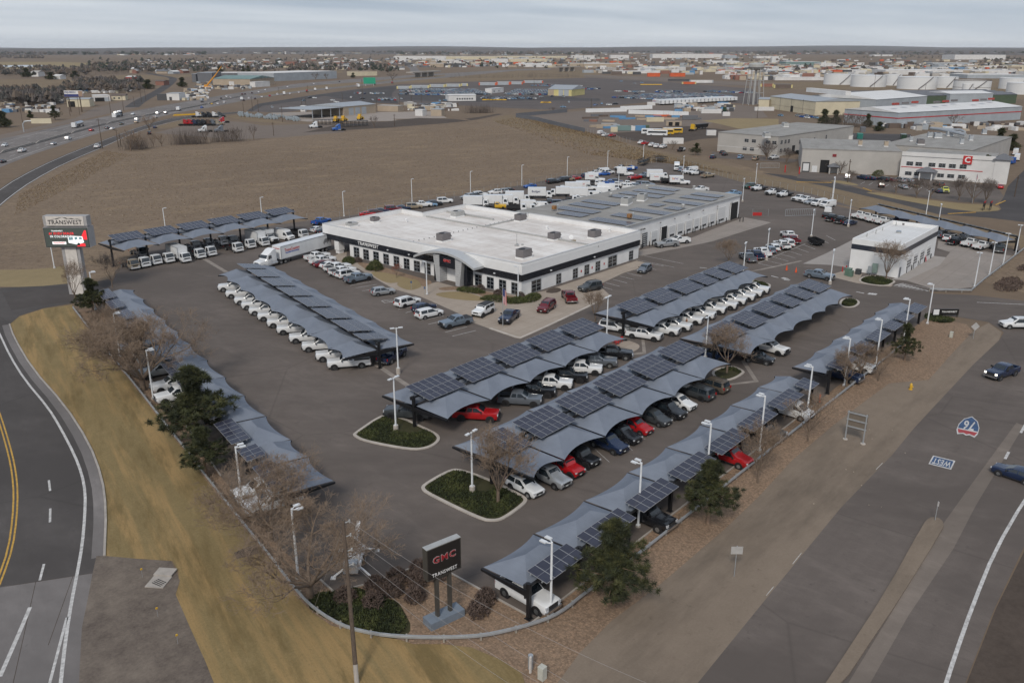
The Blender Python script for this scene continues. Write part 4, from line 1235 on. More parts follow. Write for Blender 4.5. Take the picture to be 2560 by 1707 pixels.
for k,(x_,y_,s_)in enumerate(((1115,255,2.6),(1310,262,2.6),(1570,245,4.5),(1700,195,5),(1790,180,4.5),(1640,190,3),(1950,215,2.5),(1880,240,2.2),(1500,222,2),(1850,165,4),(2050,165,3))):
 p_=g('P6',x_,y_,8.8)
 rooftop_unit('%s rooftop unit on the broad grey warehouse, counted from its left'%('first tan','second tan','third dark','fourth large','fifth large','sixth','tenth','ninth','seventh','eighth','last')[k],p_.x,p_.y,8.8,s_,s_*.55,1.7,.4,WM['tan']if k<2 else(UNITG if k==2 else GALV),False)
p_=g('P6',1780,175,9)
dk=MB().path([(-14,-3,1.6),(-9,-1,1.9),(-2,0,1.9),(6,2,2.0),(14,4,1.7)],.7,8).path([(-9,-4,.4),(-9,-4,2.4),(-2,-4,2.6),(2,0,2.2)],.5,8)
tag(dk.build('roof_ducting',GALV,None,True,40,(p_.x,p_.y,8.9),.5),'silver ducting snaking across the broad grey warehouse roof','ducting')
t,w_=far_building('white_office','white two-storey office front with a red stripe and red square emblem',('P6',1408,492),('P6',2105,540),22,8.0,'white',ROOFG)
MB().box((w_/2,-.04,8.6),(w_,.5,1.4)).build('parapet',WM['white'],t)
MB().box((w_*.45,-.06,3.9),(w_*.88,.1,.22)).build('red_stripe',REDP,t)
for k,fx in enumerate((.10,.20,.345,.455,.565,.68)):
 window(t,fx*w_,-.05,4.5,2.3,1.4,0,2)
 if k not in(2,):
  window(t,fx*w_,-.05,1.0,2.3,1.3,0,2)
MB().box((.305*w_,-2,3.0),(5.5,4,.2)).box((.305*w_,-2,3.8),(7,5.2,1.5),0,0,.1).build('porch_roof',WM['slate'],t)
MB().box((.305*w_-2,-3.6,1.5),(.4,.4,3)).box((.305*w_+2,-3.6,1.5),(.4,.4,3)).build('porch_post',WM['white'],t)
em=MB().box((.715*w_,-.36,7.6),(2.9,.2,2.9)).build('emblem_panel',REDP,t)
cc=text('C',2.7,LW,t,'emblem_lettering',.08,.05)
cc.rotation_euler=(PI/2,0,0)
cc.location=(.715*w_,-.52,7.6)
MB().box((w_+2.3,2,4.2),(4.6,4.6,8.4)).build('corner_tower',WM['white'],t)
MB().box((w_+2.3,2,9.3),(6.2,6.2,1.8),0,0,.15).build('tower_roof',WM['slate'],t)
t,w_=far_building('works_hall','tall cream works hall with panel seams beside the water tower',('P5',148,560),('P5',540,618),34,hgt_of('P5',150,560,452),'cream',GALV,'low')
for k in range(1,4):
 MB().box((w_*k/4,-.05,5),(.18,.1,10)).build('panel_seam',WM['dark'],t)
MB().box((w_*.52,-.05,2.2),(4,.14,4.4)).build('overhead_door',darkin,t)
MB().box((w_/2,-.06,3.4),(w_,.08,.2)).build('wall_band',WM['tan'],t)
MB().box((w_*.55,26,14.5),(w_*.8,4,3)).build('roof_monitor',WM['white'],t)
far_building('works_annex','small cream lean-to shed at the foot of the water tower',('P5',52,560),('P5',145,562),20,7,'cream',GALV,'low')
for k in range(4):
 far_building('ridged_works','%s slate-roofed ridged works hall behind the cream hall, counted from the left'%('first','second','third','fourth')[k],('P5',700+k*95,500+k*9),('P5',800+k*95,510+k*9),150-k*5,7.5,'green','slate','gablex',group='ridged works halls')
t,w_=far_building('steel_works','huge pale steel works with white roof and a red stripe round its walls',('P5',1250,722),('P5',2316,655),40,hgt_of('P5',1250,722,594),'steel',ROOFW2,'low')
MB().box((w_/2,-.08,5.2),(w_,.1,.55)).build('red_stripe',REDP,t)
MB().box((-.08,20,5.2),(.1,40,.55)).build('red_stripe',REDP,t)
for k in range(9):
 MB().box((w_*(k+.6)/9.5,9+(k%3)*3,12.9),(5,1.4,1.2)).build('ridge_vent',UNITG if k%2 else WM['red'],t)
far_building('steel_works','second bay of pale steel works with white roof behind the striped bay',('P5',1060,600),('P5',1500,560),60,9.5,'steel',ROOFW2,'low')
far_building('steel_works','rear bay of pale steel works under the storage tanks',('P5',1700,530),('P5',2070,525),30,9,'steel',ROOFW2,'low')
t,w_=far_building('yellow_shed','pale yellow metal shed with grey doors beside the auction rows',('P3',1765,585),('P3',2030,592),34,hgt_of('P3',1780,588,515),'yellow',GALV,'gable',doors=((.13,6,6,'tan'),(.55,5,6,'steel'),(.78,5,6,'steel')))
t,w_=far_building('white_gatehouse','long low white single-storey office in the auction lot',('P3',640,650),('P3',950,645),14,5,'white','white','low',win=tuple((.32+.09*k,1.2,1.4,1.4)for k in range(7)))
far_building('white_gatehouse','small white portable office between the auction car rows',('P3',1128,560),('P3',1262,548),8,4.5,'white',ROOFW2,win=((.2,1.2,2,1.4),(.6,1.2,2,1.4)))
t,w_=far_building('open_shed','tan open-sided supply shed with grey sloping roof and three doors',('P2',1720,815),('P2',2080,780),30,6.2,'tan',GALV,'low',doors=((.22,5,5,'steel'),(.42,5,5,'steel'),(.62,5,5,'steel')))
MB().box((-16,15,5.9),(32,30,.3)).build('lean_to_roof',GALV,t)
lg=MB()
for k in range(4):
 lg.box((-31+k*9,.5,2.9),(.4,.4,5.8))
lg.build('post',GALV,t)
far_building('site_cabin','tan site cabin right of the open-sided supply shed',('P2',2100,760),('P2',2330,768),8,4,'tan','grey')
far_building('site_cabin','small white guard hut left of the supply shed',('P2',1228,768),('P2',1280,768),5,4,'white','white',win=((.5,1.2,1.5,1.4),))
far_building('site_cabin','pale site cabin at the edge of the soil heap, left one',('P3',262,815),('P3',345,818),6,4,'white','white')
far_building('site_cabin','pale tan site cabin at the edge of the soil heap, right one',('P3',440,815),('P3',560,818),6,4.4,'tan','steel')
far_building('garage_workshop','white workshop with three dark bay doors behind the billboard',('P1',1080,655),('P1',1250,650),18,5.0,'white','white',doors=((.15,4,3.4,'x'),(.45,4,3.4,'x'),(.78,4,3.4,'steel')))
far_building('garage_workshop','cream workshop with a dark open bay under the billboard',('P1',765,715),('P1',1020,712),14,6,'cream','steel','low',doors=((.2,5,4.4,'x'),))
far_building('bungalow','cream bungalow with brown roof right of the white workshop',('P1',1265,640),('P1',1420,638),14,4,'cream','brown','gable',win=((.2,1.2,1.6,1.4),(.55,1.2,1.6,1.4)))
far_building('flat_shop','white shop with grey roof and dark side fence by the interstate',('P1',1890,640),('P1',2030,640),16,6,'white','steel',doors=((.3,2.4,3,'dark'),))
far_building('flat_shop','dark fenced store beside the white shop',('P1',1780,640),('P1',1888,640),10,5,'dark','dark')
far_building('red_barn','red barn with white roof among the bare trees',('P1',1425,425),('P1',1520,425),22,6,'red','white','low')
far_building('red_barn','low red barn by the side road',('P1',1760,470),('P1',1855,470),18,5,'brick','brown','low')
far_building('cottage','white cottage between dark evergreens at the far left',('P1',352,372),('P1',436,372),22,7,'white','grey','gable')
far_building('cottage','low white cottage right of the round evergreen at far left',('P1',605,402),('P1',682,402),18,5,'white','white','gable')
t,w_=far_building('metal_warehouse','tan warehouse with teal roof by the crane',('P2',240,470),('P2',662,475),60,8,'tan','teal','low',doors=((.5,7,5,'white'),))
far_building('metal_warehouse','dark grey steel warehouse left of the crane',('P2',70,440),('P2',235,440),40,13,'slate','steel')
far_building('metal_warehouse','dark grey narrow shed at the edge of the crane yard',('P2',5,435),('P2',50,435),40,11,'slate','steel')
far_building('metal_warehouse','long low warehouse with pale roof behind the teal roof',('P2',300,382),('P2',705,380),60,7,'slate','white')
far_building('metal_warehouse','long grey warehouse along the interstate',('P2',930,425),('P2',1640,392),70,11,'steel','white')
far_building('metal_warehouse','low cream strip of shops along the interstate',('P2',1840,365),('P2',2095,360),30,7,'cream','tan')
far_building('shed','white trailer office row in the crane yard',('P2',718,492),('P2',885,482),8,6,'white','white')
TANKW=mat('tank_white',(.66,.665,.67),.45,var=.04,scale=.05,dirt=(.5,.48,.46))
def tank(label,z,xl,xr,yb,yt,open_top=False):
 u,v=px(z,(xl+xr)/2,yb)
 a,c=g(z,xl,yb),g(z,xr,yb)
 r=(c-a).length/2
 m=(a+c)/2
 d=Vector((math.cos(AZ),math.sin(AZ)))
 u2=Vector((m.x,m.y)).normalized()
 h=tall(v,px(z,xl,yt)[1])
 m=m+u2*r*.9
 t=thing('storage_tank',label,'storage tank',(m.x,m.y,0),0,'white storage tanks')
 b=MB().tube((0,0,0),(0,0,h),r,r,40,0,not open_top)
 b.build('shell',TANKW,t,True,40)
 rg=MB().tube((0,0,h),(0,0,h+.5),r*1.01,r*1.01,40,0,False)
 rg.tube((0,0,h*.3),(0,0,h*.3+.3),r*1.006,r*1.006,40,0,False)
 rg.build('rim_ring',TANKW if not open_top else WM['brown'],t,True,40)
 if open_top:
  MB().tube((0,0,h-2.5),(0,0,h-2.3),r*.99,r*.99,40).build('floating_roof',WM['brown'],t)
 else:
  MB().tube((0,0,h),(0,0,h+r*.06),r,.2,40,0,False).build('roof',TANKW,t,True,40)
 st=MB()
 n=14
 a0=math.atan2(-u2.y,-u2.x)
 for k in range(n):
  f0,f1=k/n,(k+1)/n
  t0,t1=a0+.1+.7*f0,a0+.1+.7*f1
  st.tube(((r+.7)*math.cos(t0),(r+.7)*math.sin(t0),h*f0+.6),((r+.7)*math.cos(t1),(r+.7)*math.sin(t1),h*f1+.6),.5,.5,4)
 st.build('stair',UNITG,t)
for i,q in enumerate(((620,868,355,268),(1140,1282,362,270),(855,1148,375,278),(1575,1765,383,290),(1258,1582,395,292),(1745,2045,405,320),(2140,2380,393,302),(2205,2480,440,342))):
 tank('%s of the big white storage tanks'%('leftmost','third from left, half hidden,','second from left, with a dark stair,','fifth from left, half hidden,','fourth from left, widest,','brown-rimmed open-topped one','second from the right','rightmost and nearest')[i],'P5',q[0],q[1],q[2],q[3],i==5)
tank('small pale tank standing before the brown-rimmed storage tank','P5',1815,1905,414,350)
p_=g('P4',1912,690)
hT=hgt_of('P4',1912,690,215)
s_=hT/48.0
t=thing('water_tower','grey legged water tower with a round-bottomed tank','water tower',(p_.x,p_.y,0))
wt_=MB()
R0=9.0*s_
prof=[(0,39.5),(.55,39.8),(.86,41.2),(1,43),(1,46.4),(.8,47.4),(.4,48.2),(0.01,48.6)]
for(r0,z0),(r1,z1)in zip(prof,prof[1:]):
 wt_.tube((0,0,z0*s_),(0,0,z1*s_),R0*r0+.01,R0*r1+.01,28,0,False)
wt_.build('tank_bowl',mat('tower_silver',(.40,.40,.38),.5,.2,var=.12,dirt=(.3,.24,.14)),t,True,50)
MB().tube((0,0,0),(0,0,39.6*s_),1.5*s_,1.3*s_,10).build('riser_pipe',UNITL,t,True)
MB().tube((0,0,43*s_),(0,0,43.5*s_),R0*1.1,R0*1.1,28).build('walkway',UNITG,t)
for k in range(6):
 a=2*PI*k/6
 MB().tube((R0*1.35*math.cos(a),R0*1.35*math.sin(a),0),(R0*.95*math.cos(a),R0*.95*math.sin(a),43*s_),.45*s_,.4*s_,6).build('leg',UNITL,t)
br=MB()
for zz_ in(14,28):
 f=1.35-.4*zz_/43
 P=[(R0*f*math.cos(2*PI*k/6),R0*f*math.sin(2*PI*k/6),zz_*s_)for k in range(7)]
 br.path(P,.18*s_,4)
br.build('brace_ring',UNITL,t)
# shade canopies with solar arrays
def fabric():
 m,t,b=_bs('shade_cloth',.8,0,.3)
 p=t.nodes.new('ShaderNodeTexCoord').outputs['Object']
 n=noise(t,p,.5,4.0,.6)
 n2=noise(t,p,7.0,2.0,.6,(1,.1,1))
 col=ramp(t,mix(t,.25,n,n2),[(.3,(.145,.166,.206)),(.7,(.190,.215,.262))])
 t.links.new(col,b.inputs['Base Color'])
 b.inputs['Transmission Weight'].default_value=0.0
 return m
CLOTH=fabric()
PANEL_ME=MB().box((0,0,0),(1.08,2.16,.04),0,0).box((0,.53,.004),(1.01,1.03,.042),0,1).box((0,-.53,.004),(1.01,1.03,.042),0,1).mesh('solar_panel',[PVF,PVM])
def patch(mb,P00,P10,P11,P01,nu,nv,sag=.0,edge=None,mi=0):
 """grid between four corners; edge(u) shifts the v=1 side"""
 n0=len(mb.v)
 for j in range(nv+1):
  v=j/nv
  for i in range(nu+1):
   u=i/nu
   p=P00.lerp(P10,u).lerp(P01.lerp(P11,u),v)
   p=p+Vector((0,0,-sag*4*u*(1-u)*4*v*(1-v)))
   if edge:
    p=p+edge(u)*v
   mb.v.append(tuple(p))
 for j in range(nv):
  for i in range(nu):
   a=n0+j*(nu+1)+i
   mb.f.append((a,a+1,a+nu+2,a+nu+1))
   mb.m.append(mi)
def fix_up(mb):
 out=[]
 for q in mb.f:
  a,b_,c=(Vector(mb.v[i])for i in q[:3])
  out.append(q if(b_-a).cross(c-a).z>=0 else q[::-1])
 mb.f=out
def canopy(label,x,y,rz,pitches,hw=5.85,sides=(1,-1),zb=2.62,zp=4.25,tilt=-9.0,rows=2,arr_y=0.0,arr_z=None,skip=(),cols=None,posts_y=0.0):
 t=thing('solar_canopy',label,'solar canopy',(x,y,0),rz,'solar shade canopies')
 xs=[0.0]
 for p in pitches:
  xs.append(xs[-1]+p)
 for k,xx in enumerate(xs):
  b=MB()
  b.box((xx,posts_y,zp/2),(.32,.32,zp)).box((xx,posts_y,.02),(.6,.6,.04))
  b.build('post',STEELB,t)
  b=MB()
  for s in sides:
   n0=len(b.v)
   y0_,y1_=s*.17+posts_y,s*hw
   for yy,dz in((y0_,.52),(y1_,.20)):
    b.v+=[(xx-.11,yy,zb-dz+.1),(xx+.11,yy,zb-dz+.1),(xx+.11,yy,zb+.1),(xx-.11,yy,zb+.1)]
   for q in((0,3,2,1),(4,5,6,7),(0,1,5,4),(1,2,6,5),(2,3,7,6),(3,0,4,7)):
    q2=tuple(n0+i for i in q)
    b.f.append(q2 if s>0 else q2[::-1]);b.m.append(0)
  b.build('cantilever_arm',STEELB,t)
  MB().box((xx,posts_y+.28,zp-.35),(.5,.26,.42)).build('inverter_box',TRIM,t)
 sp=MB().tube((xs[0],arr_y,(arr_z or zp)-.22),(xs[-1],arr_y,(arr_z or zp)-.22),.13,.13,6)
 sp.build('torque_tube',STEELB,t)
 for k,pt in enumerate(pitches):
  xa,xb_=xs[k]+.14,xs[k+1]-.14
  for s in sides:
   mb=MB()
   yi,yo=s*.30+posts_y,s*(hw-.08)
   ym=(yi*.55+yo*.45)
   zi,ze,zr=zb+.30,zb+.16,zb+1.38
   w=xb_-xa
   r0,r1=Vector((xa+.35*w,ym,zr)),Vector((xb_-.35*w,ym,zr))
   c00,c10=Vector((xa,yi,zi)),Vector((xb_,yi,zi))
   c01,c11=Vector((xa,yo,ze)),Vector((xb_,yo,ze))
   e=lambda u,s=s:Vector((0,-s*.70*4*u*(1-u),.22*4*u*(1-u)))
   patch(mb,r0,r1,c11,c01,10,4,.10,e)
   patch(mb,r0,r1,c10,c00,8,3,.06)
   patch(mb,r0,r0,c01,c00,5,3,-.0)
   patch(mb,r1,r1,c11,c10,5,3,-.0)
   keep=[i for i,q in enumerate(mb.f)if len({tuple(round(v,4)for v in mb.v[j])for j in q})>=3]
   mb.f=[mb.f[i]for i in keep]
   mb.m=[0]*len(mb.f)
   fix_up(mb)
   mb.build('shade_sail',CLOTH,t,True,25)
  if k in skip:
   continue
  nc=(cols[k]if cols else max(2,int((pt-.9)/1.1)))
  az=arr_z or zp
  f=MB()
  for q in(-.28,.28):
   f.box((0,q*rows*2.2,-.09),(nc*1.1+.1,.09,.12))
  for q in range(-1,2):
   f.box((q*nc*.45,0,-.20),(.09,rows*2.2*.9,.10))
  ao=f.build('solar_array',GALV,t,False,35,((xs[k]+xs[k+1])/2,arr_y,az+.12))
  ao.rotation_euler=(rad(-tilt),0,0)
  for r_ in range(rows):
   for c_ in range(nc):
    put('solar_panel',PANEL_ME,ao,((c_-(nc-1)/2)*1.1,(r_-(rows-1)/2)*2.21,.012))
 return t
R6=[7.85]*6
canopy('five-bay solar shade canopy over the pickups in front of the plaza corner',65.9,72.3,0,[7.85]*5)
canopy('six-bay solar shade canopy over the row of white pickups right of the plaza',112.9,72.2,0,[7.9,8.2,7.8,5.6,5.6,7.0])
canopy('six-bay solar shade canopy over the parked SUVs, starting behind a bare tree',61.2,55.1,0,[5.3,7.8,7.85,7.85,7.8,7.8])
canopy('six-bay solar shade canopy over nearly empty bays with a bare tree at its near end',110.8,54.6,0,[8.0,7.1,7.4,5.9,5.7,7.1])
canopy('long single-sided solar canopy along the right kerb beside the nearest twin lamp',46.0,37.4,0,[7.1,7.9,7.85,7.85,7.85,7.75,7.9,5.3],5.3,(1,),2.5,3.45,-8,1,-.15,3.55)
canopy('far single-sided solar canopy along the right kerb near the lot exit, behind bare trees',110.4,37.0,0,[8.0,7.1,7.4,5.9,5.7,7.1],5.3,(1,),2.5,3.45,-8,1,-.15,3.55)
th7=math.atan2(.969,.248)
canopy('long solar canopy over the row of white regular-cab pickups left of the plaza',76.85,91.4,th7,[5.0,7.9,7.9,7.95,7.95,7.9,7.9,5.6])
dl=Vector((math.cos(th7),math.sin(th7)))
nl=Vector((-dl.y,dl.x))
p0=Vector((47.55,64.7))+nl*5.3
canopy('long single-sided solar canopy down the left kerb, behind the pines and bare trees',p0.x,p0.y,th7,[6.8,5.2,8.1,7.95,7.9,8.3,7.9,7.5,7.5,7.5,7.5,7.6],5.3,(-1,),2.5,3.45,6,1,.15,3.55)
canopy('tall solar canopy over the cab-over trucks beside the stubble field',80.5,182.9,0,[7.9]*6,5.85,(1,-1),4.25,6.0,-10,2)
p1=Vector((224.9,36.6))
th10=math.atan2(76.3-36.6,248.2-224.9)
canopy('single-sided canopy with black back beam behind the small white building',p1.x,p1.y,th10,[7.67]*6,6.0,(1,),2.4,3.2,-14,1,-.5,3.45)
# vehicles (nose towards +x)
def loft(secs,cap=True):
 """secs: list of (x, [(y, z) ... half outline from bottom to top]); mirrored into closed rings"""
 mb=MB()
 n=len(secs[0][1])
 for x,h in secs:
  ring=[(x,-y,z)for y,z in h]+[(x,y,z)for y,z in reversed(h)]
  mb.v+=ring
 m=2*n
 for i in range(len(secs)-1):
  for k in range(m):
   j=(k+1)%m
   a,b=i*m,(i+1)*m
   mb.f.append((a+k,a+j,b+j,b+k))
   mb.m.append(0)
 if cap:
  mb.f.append(tuple(range(m))[::-1]);mb.m.append(0)
  mb.f.append(tuple((len(secs)-1)*m+k for k in range(m)));mb.m.append(0)
 return mb
def orient(mb):
 bm=bmesh.new()
 me=D.meshes.new('x')
 me.from_pydata(mb.v,[],mb.f)
 bm.from_mesh(me)
 bmesh.ops.recalc_face_normals(bm,faces=bm.faces)
 bm.to_mesh(me)
 mb.f=[tuple(p.vertices)for p in me.polygons]
 D.meshes.remove(me)
 bm.free()
 return mb
def _sec(w,zb,zs,zt,wt):
 return[(w*.90,zb),(w,zb+(zs-zb)*.30),(w*.995,zb+(zs-zb)*.75),(w*.955,zs),((w*.955+wt)/2 if zt>zs+.25 else wt+(w*.955-wt)*.4,(zs+zt)/2 if zt>zs+.25 else zs+(zt-zs)*.6),(wt,zt-(.05 if zt>zs+.25 else .0)),(wt*.55,zt)]
TYRES={}
def wheel_meshes(r,w):
 k=(r,w)
 if k not in TYRES:
  t=MB().tube((0,-w/2,0),(0,w/2,0),r,r,18)
  t2=MB()
  for s in(-1,1):
   t2.tube((0,s*(w/2-.02),0),(0,s*(w/2+.012),0),r*.62,r*.60,14)
   for q in range(5):
    a=2*PI*q/5
    t2.box((math.cos(a)*r*.30,s*(w/2+.012),math.sin(a)*r*.30),(r*.16,.03,r*.16))
  TYRES[k]=(t.mesh('tyre',RUBBER,True,30),t2.mesh('rim',RIM,True,30))
 return TYRES[k]
def wheels(t,xs,w,r,tw=.24,rim=True,dark=False):
 ty,ri=wheel_meshes(r,tw)
 for x in xs:
  for s in(-1,1):
   o=put('wheel',ty,t,(x,s*(w-tw/2+.01),r))
   if rim:
    q=put('rim',ri,o)
    if dark:
     paint(q,RIMB)
ARCH={}
def arches(t,xs,w,r):
 if r not in ARCH:
  ARCH[r]=MB().tube((0,-.07,0),(0,.07,0),r*1.30,r*1.30,16).mesh('wheel_arch',TRIM)
 for x in xs:
  for s in(-1,1):
   put('wheel_arch',ARCH[r],t,(x,s*(w-.048),r))
def quadglass(t,name,pts,n=(0,0,1),off=.018):
 P=[Vector(p)for p in pts]
 nn=(P[1]-P[0]).cross(P[2]-P[0]).normalized()
 if nn.dot(Vector(n))<0:
  P=P[::-1]
  nn=-nn
 MB().face([p+nn*off for p in P]).build(name,GLASS,t)
def passenger(kind,L,W,H,wb,hood,xw,xr,xrb,belt,clear,r,tail=None,dark=False,boxy=0.0,nose=.0,rack=False):
 """kind; hood height; xw windscreen foot, xr roof front, xrb roof rear; belt line"""
 t=thing(kind,None,None)
 h,w=L/2,W/2
 wt=w*(.80+.08*boxy)
 tail=belt if tail is None else tail
 xe=-h
 S=[(h,_sec(w*.80,clear+.12,hood-.22,hood-.18,w*.68)),(h-.12,_sec(w*.93,clear+.02,hood-.14,hood-.06,w*.74)),(h-.55,_sec(w*.985,clear,hood-.08,hood,w*.76)),(xw+.05,_sec(w,clear,belt-.03,hood+.10,w*.78)),(xr,_sec(w,clear,belt,H-.04,wt*.97)),(xr-.45,_sec(w,clear,belt,H,wt)),((xr+xrb)/2,_sec(w,clear,belt+.01,H,wt)),(xrb,_sec(w,clear,belt+.02,H-.05,wt*.97))]
 if tail<H-.3:
  S+=[(xe+.30,_sec(w*.985,clear+.03,tail-.02,tail+.02,w*.74)),(xe+.08,_sec(w*.95,clear+.06,tail-.12,tail-.06,w*.70)),(xe,_sec(w*.88,clear+.14,tail-.28,tail-.24,w*.6))]
 else:
  S+=[(xe+.06,_sec(w*.96,clear+.05,belt,belt+.02,w*.80)),(xe,_sec(w*.92,clear+.14,belt-.15,belt-.12,w*.78))]
 orient(loft(S)).build('body',WHITE,t,True,28)
 zt,zb=H-.09,belt+.05
 yb,yt=w*.955,wt
 def sidey(z):
  f=(z-belt)/(H-.05-belt)
  return yb+(yt-yb)*f
 ys=w*.70
 quadglass(t,'windscreen',[(xw-.06,-ys,hood+.12),(xw-.06,ys,hood+.12),(xr+.02,wt*.86,H-.07),(xr+.02,-wt*.86,H-.07)],(1,0,.5),.03)
 if tail<H-.3:
  quadglass(t,'rear_window',[(xe+.36,-w*.66,tail+.06),(xe+.36,w*.66,tail+.06),(xrb-.03,wt*.82,H-.1),(xrb-.03,-wt*.82,H-.1)],(-1,0,.5),.03)
 else:
  quadglass(t,'rear_window',[(xe+.05,-w*.70,belt+.08),(xe+.05,w*.70,belt+.08),(xrb-.02,wt*.80,H-.12),(xrb-.02,-wt*.80,H-.12)],(-1,0,.3),.03)
 for s in(-1,1):
  xa,xc=xw-.25,(xe+.42 if tail>=H-.3 else xe+.62)
  xm=(xr+xrb)/2+.1
  for(a0,a1,b0,b1)in((xa,xm+.06,xr-.18,xm+.06),(xm-.06,xc+.0,xm-.06,xrb+.12)):
   quadglass(t,'side_window',[(a0,s*sidey(zb),zb),(a1,s*sidey(zb),zb),(b1,s*sidey(zt),zt),(b0,s*sidey(zt),zt)],(0,s,.2),.02)
  MB().box((xw-.30,s*(w+.10),belt+.10),(.14,.22,.16)).build('mirror',TRIM,t)
  MB().box((h-.10,s*w*.68,hood-.22),(.22,w*.40,.13),-s*.25).build('headlight',HEADL,t)
  MB().box((xe+.06,s*w*.78,(tail if tail<H-.3 else belt)-.10),(.16,w*.30,.20 if tail<H-.3 else .34),s*.2).build('taillight',TAILL,t)
 MB().box((h-.02,0,hood-.36),(.08,w*1.0,.22)).build('grille',TRIM,t)
 for q in(MB().box((h-.06,0,clear+.16),(.12,w*1.5,.14)),MB().box((xe+.06,0,clear+.18),(.12,w*1.5,.16)),MB().box((0,0,clear+.03),(wb-2*r-.2,W*.985,.12))):
  q.build('lower_trim',TRIM,t)
 MB().box((h+.01,0,clear+.22),(.03,.32,.12)).build('licence_plate',PLATE,t)
 MB().box((xe-.02,0,clear+.42),(.03,.32,.15)).build('licence_plate',PLATE,t)
 if rack:
  b=MB()
  for s in(-1,1):
   b.box(((xr+xrb)/2,s*wt*.84,H+.03),((xr-xrb)*.8,.05,.05))
  b.build('roof_rail',TRIM,t)
 f=xw-(wb/2 if False else 0)
 xf=h-(L-wb)*.46
 arches(t,(xf,xf-wb),w,r)
 wheels(t,(xf,xf-wb),w,r,.24,True,dark)
 return t
def pickup(kind,L,W,H,wb,xw,xr,xrb,bed0,r,clear=.42,hood=1.26,belt=1.30,rail=1.28,dark=False,cover=False,doors=2):
 t=thing(kind,None,None)
 h,w=L/2,W/2
 wt=w*.80
 S=[(h,_sec(w*.86,clear+.14,hood-.10,hood-.06,w*.78)),(h-.10,_sec(w*.96,clear+.02,hood-.04,hood+.0,w*.80)),(h-.6,_sec(w*.99,clear,hood-.02,hood+.03,w*.80)),(xw+.05,_sec(w,clear,belt-.02,hood+.10,w*.80)),(xr,_sec(w,clear,belt,H-.04,wt*.97)),(xr-.4,_sec(w,clear,belt,H,wt)),(xrb+.3,_sec(w,clear,belt+.01,H,wt)),(xrb,_sec(w,clear,belt+.01,H-.05,wt*.97)),(bed0,_sec(w*.99,clear,belt,belt+.05,w*.82))]
 orient(loft(S)).build('body',WHITE,t,True,28)
 b=MB()
 lb=bed0+h
 for s in(-1,1):
  n0=len(b.v)
  b.box(((bed0-h)/2,s*(w-.06),(clear+.06+rail)/2),(lb,.12,rail-clear-.06))
 b.box((-h+.05,0,(clear+.14+rail)/2),(.10,W-.24,rail-clear-.14))
 b.box((bed0-.03,0,(.8+rail)/2),(.06,W-.24,rail-.8))
 b.build('bed_side',WHITE,t)
 MB().box(((bed0-h)/2,0,.80),(lb-.16,W-.24,.05)).build('bed_floor',BEDL,t)
 if cover:
  MB().box(((bed0-h)/2,0,rail+.02),(lb-.06,W-.16,.05)).build('bed_cover',TRIM,t)
 zb,zt=belt+.05,H-.10
 def sidey(z):
  return w*.955+(wt-w*.955)*(z-belt)/(H-.05-belt)
 quadglass(t,'windscreen',[(xw-.04,-w*.72,hood+.13),(xw-.04,w*.72,hood+.13),(xr+.02,wt*.87,H-.07),(xr+.02,-wt*.87,H-.07)],(1,0,.5),.03)
 quadglass(t,'rear_window',[(bed0+.03,-w*.66,belt+.1),(bed0+.03,w*.66,belt+.1),(xrb-.03,wt*.8,H-.12),(xrb-.03,-wt*.8,H-.12)],(-1,0,.2),.03)
 for s in(-1,1):
  xa,xc=xw-.22,bed0+.18
  xm=(xr+xrb)/2+.02
  parts_=((xa,xm+.05,xr-.16,xm+.05),(xm-.05,xc,xm-.05,xrb+.12))if doors==2 else((xa,xc,xr-.16,xrb+.10),)
  for(a0,a1,b0,b1)in parts_:
   quadglass(t,'side_window',[(a0,s*sidey(zb),zb),(a1,s*sidey(zb),zb),(b1,s*sidey(zt),zt),(b0,s*sidey(zt),zt)],(0,s,.2),.02)
  MB().box((xw-.28,s*(w+.14),belt+.14),(.14,.26,.24)).build('mirror',TRIM,t)
  MB().box((h-.04,s*w*.76,hood-.20),(.20,w*.30,.26)).build('headlight',HEADL,t)
  MB().box((-h+.03,s*(w-.08),rail-.22),(.10,.16,.40)).build('taillight',TAILL,t)
 MB().box((h+.0,0,hood-.32),(.08,w*1.12,.46)).build('grille',TRIM,t)
 for q in(MB().box((h+.04,0,clear+.22),(.20,W*.94,.24)),MB().box((-h-.08,0,clear+.20),(.18,W*.92,.20))):
  q.build('bumper',TRIM if dark or doors==1 else CHROME,t)
 MB().box((0,0,clear-.02),(L*.8,W*.7,.16)).build('chassis',TRIM,t)
 MB().box((-h-.18,0,clear+.24),(.03,.32,.15)).build('licence_plate',PLATE,t)
 xf=h-.98
 arches(t,(xf,xf-wb),w,r)
 wheels(t,(xf,xf-wb),w,r,.28,True,dark)
 return t
def cargo_box(t,x0,x1,w,z0,z1,m=None,name='cargo_box'):
 m=m or WHITE
 MB().box(((x0+x1)/2,0,(z0+z1)/2),(x1-x0,2*w,z1-z0)).build(name,m,t)
 b=MB()
 for s in(-1,1):
  b.box(((x0+x1)/2,s*w,z1-.06),(x1-x0+.04,.08,.12)).box(((x0+x1)/2,s*w,z0+.06),(x1-x0+.04,.08,.12))
  for xx in(x0,x1):
   b.box((xx,s*w,(z0+z1)/2),(.10,.10,z1-z0))
 b.build('box_frame',GALV,t)
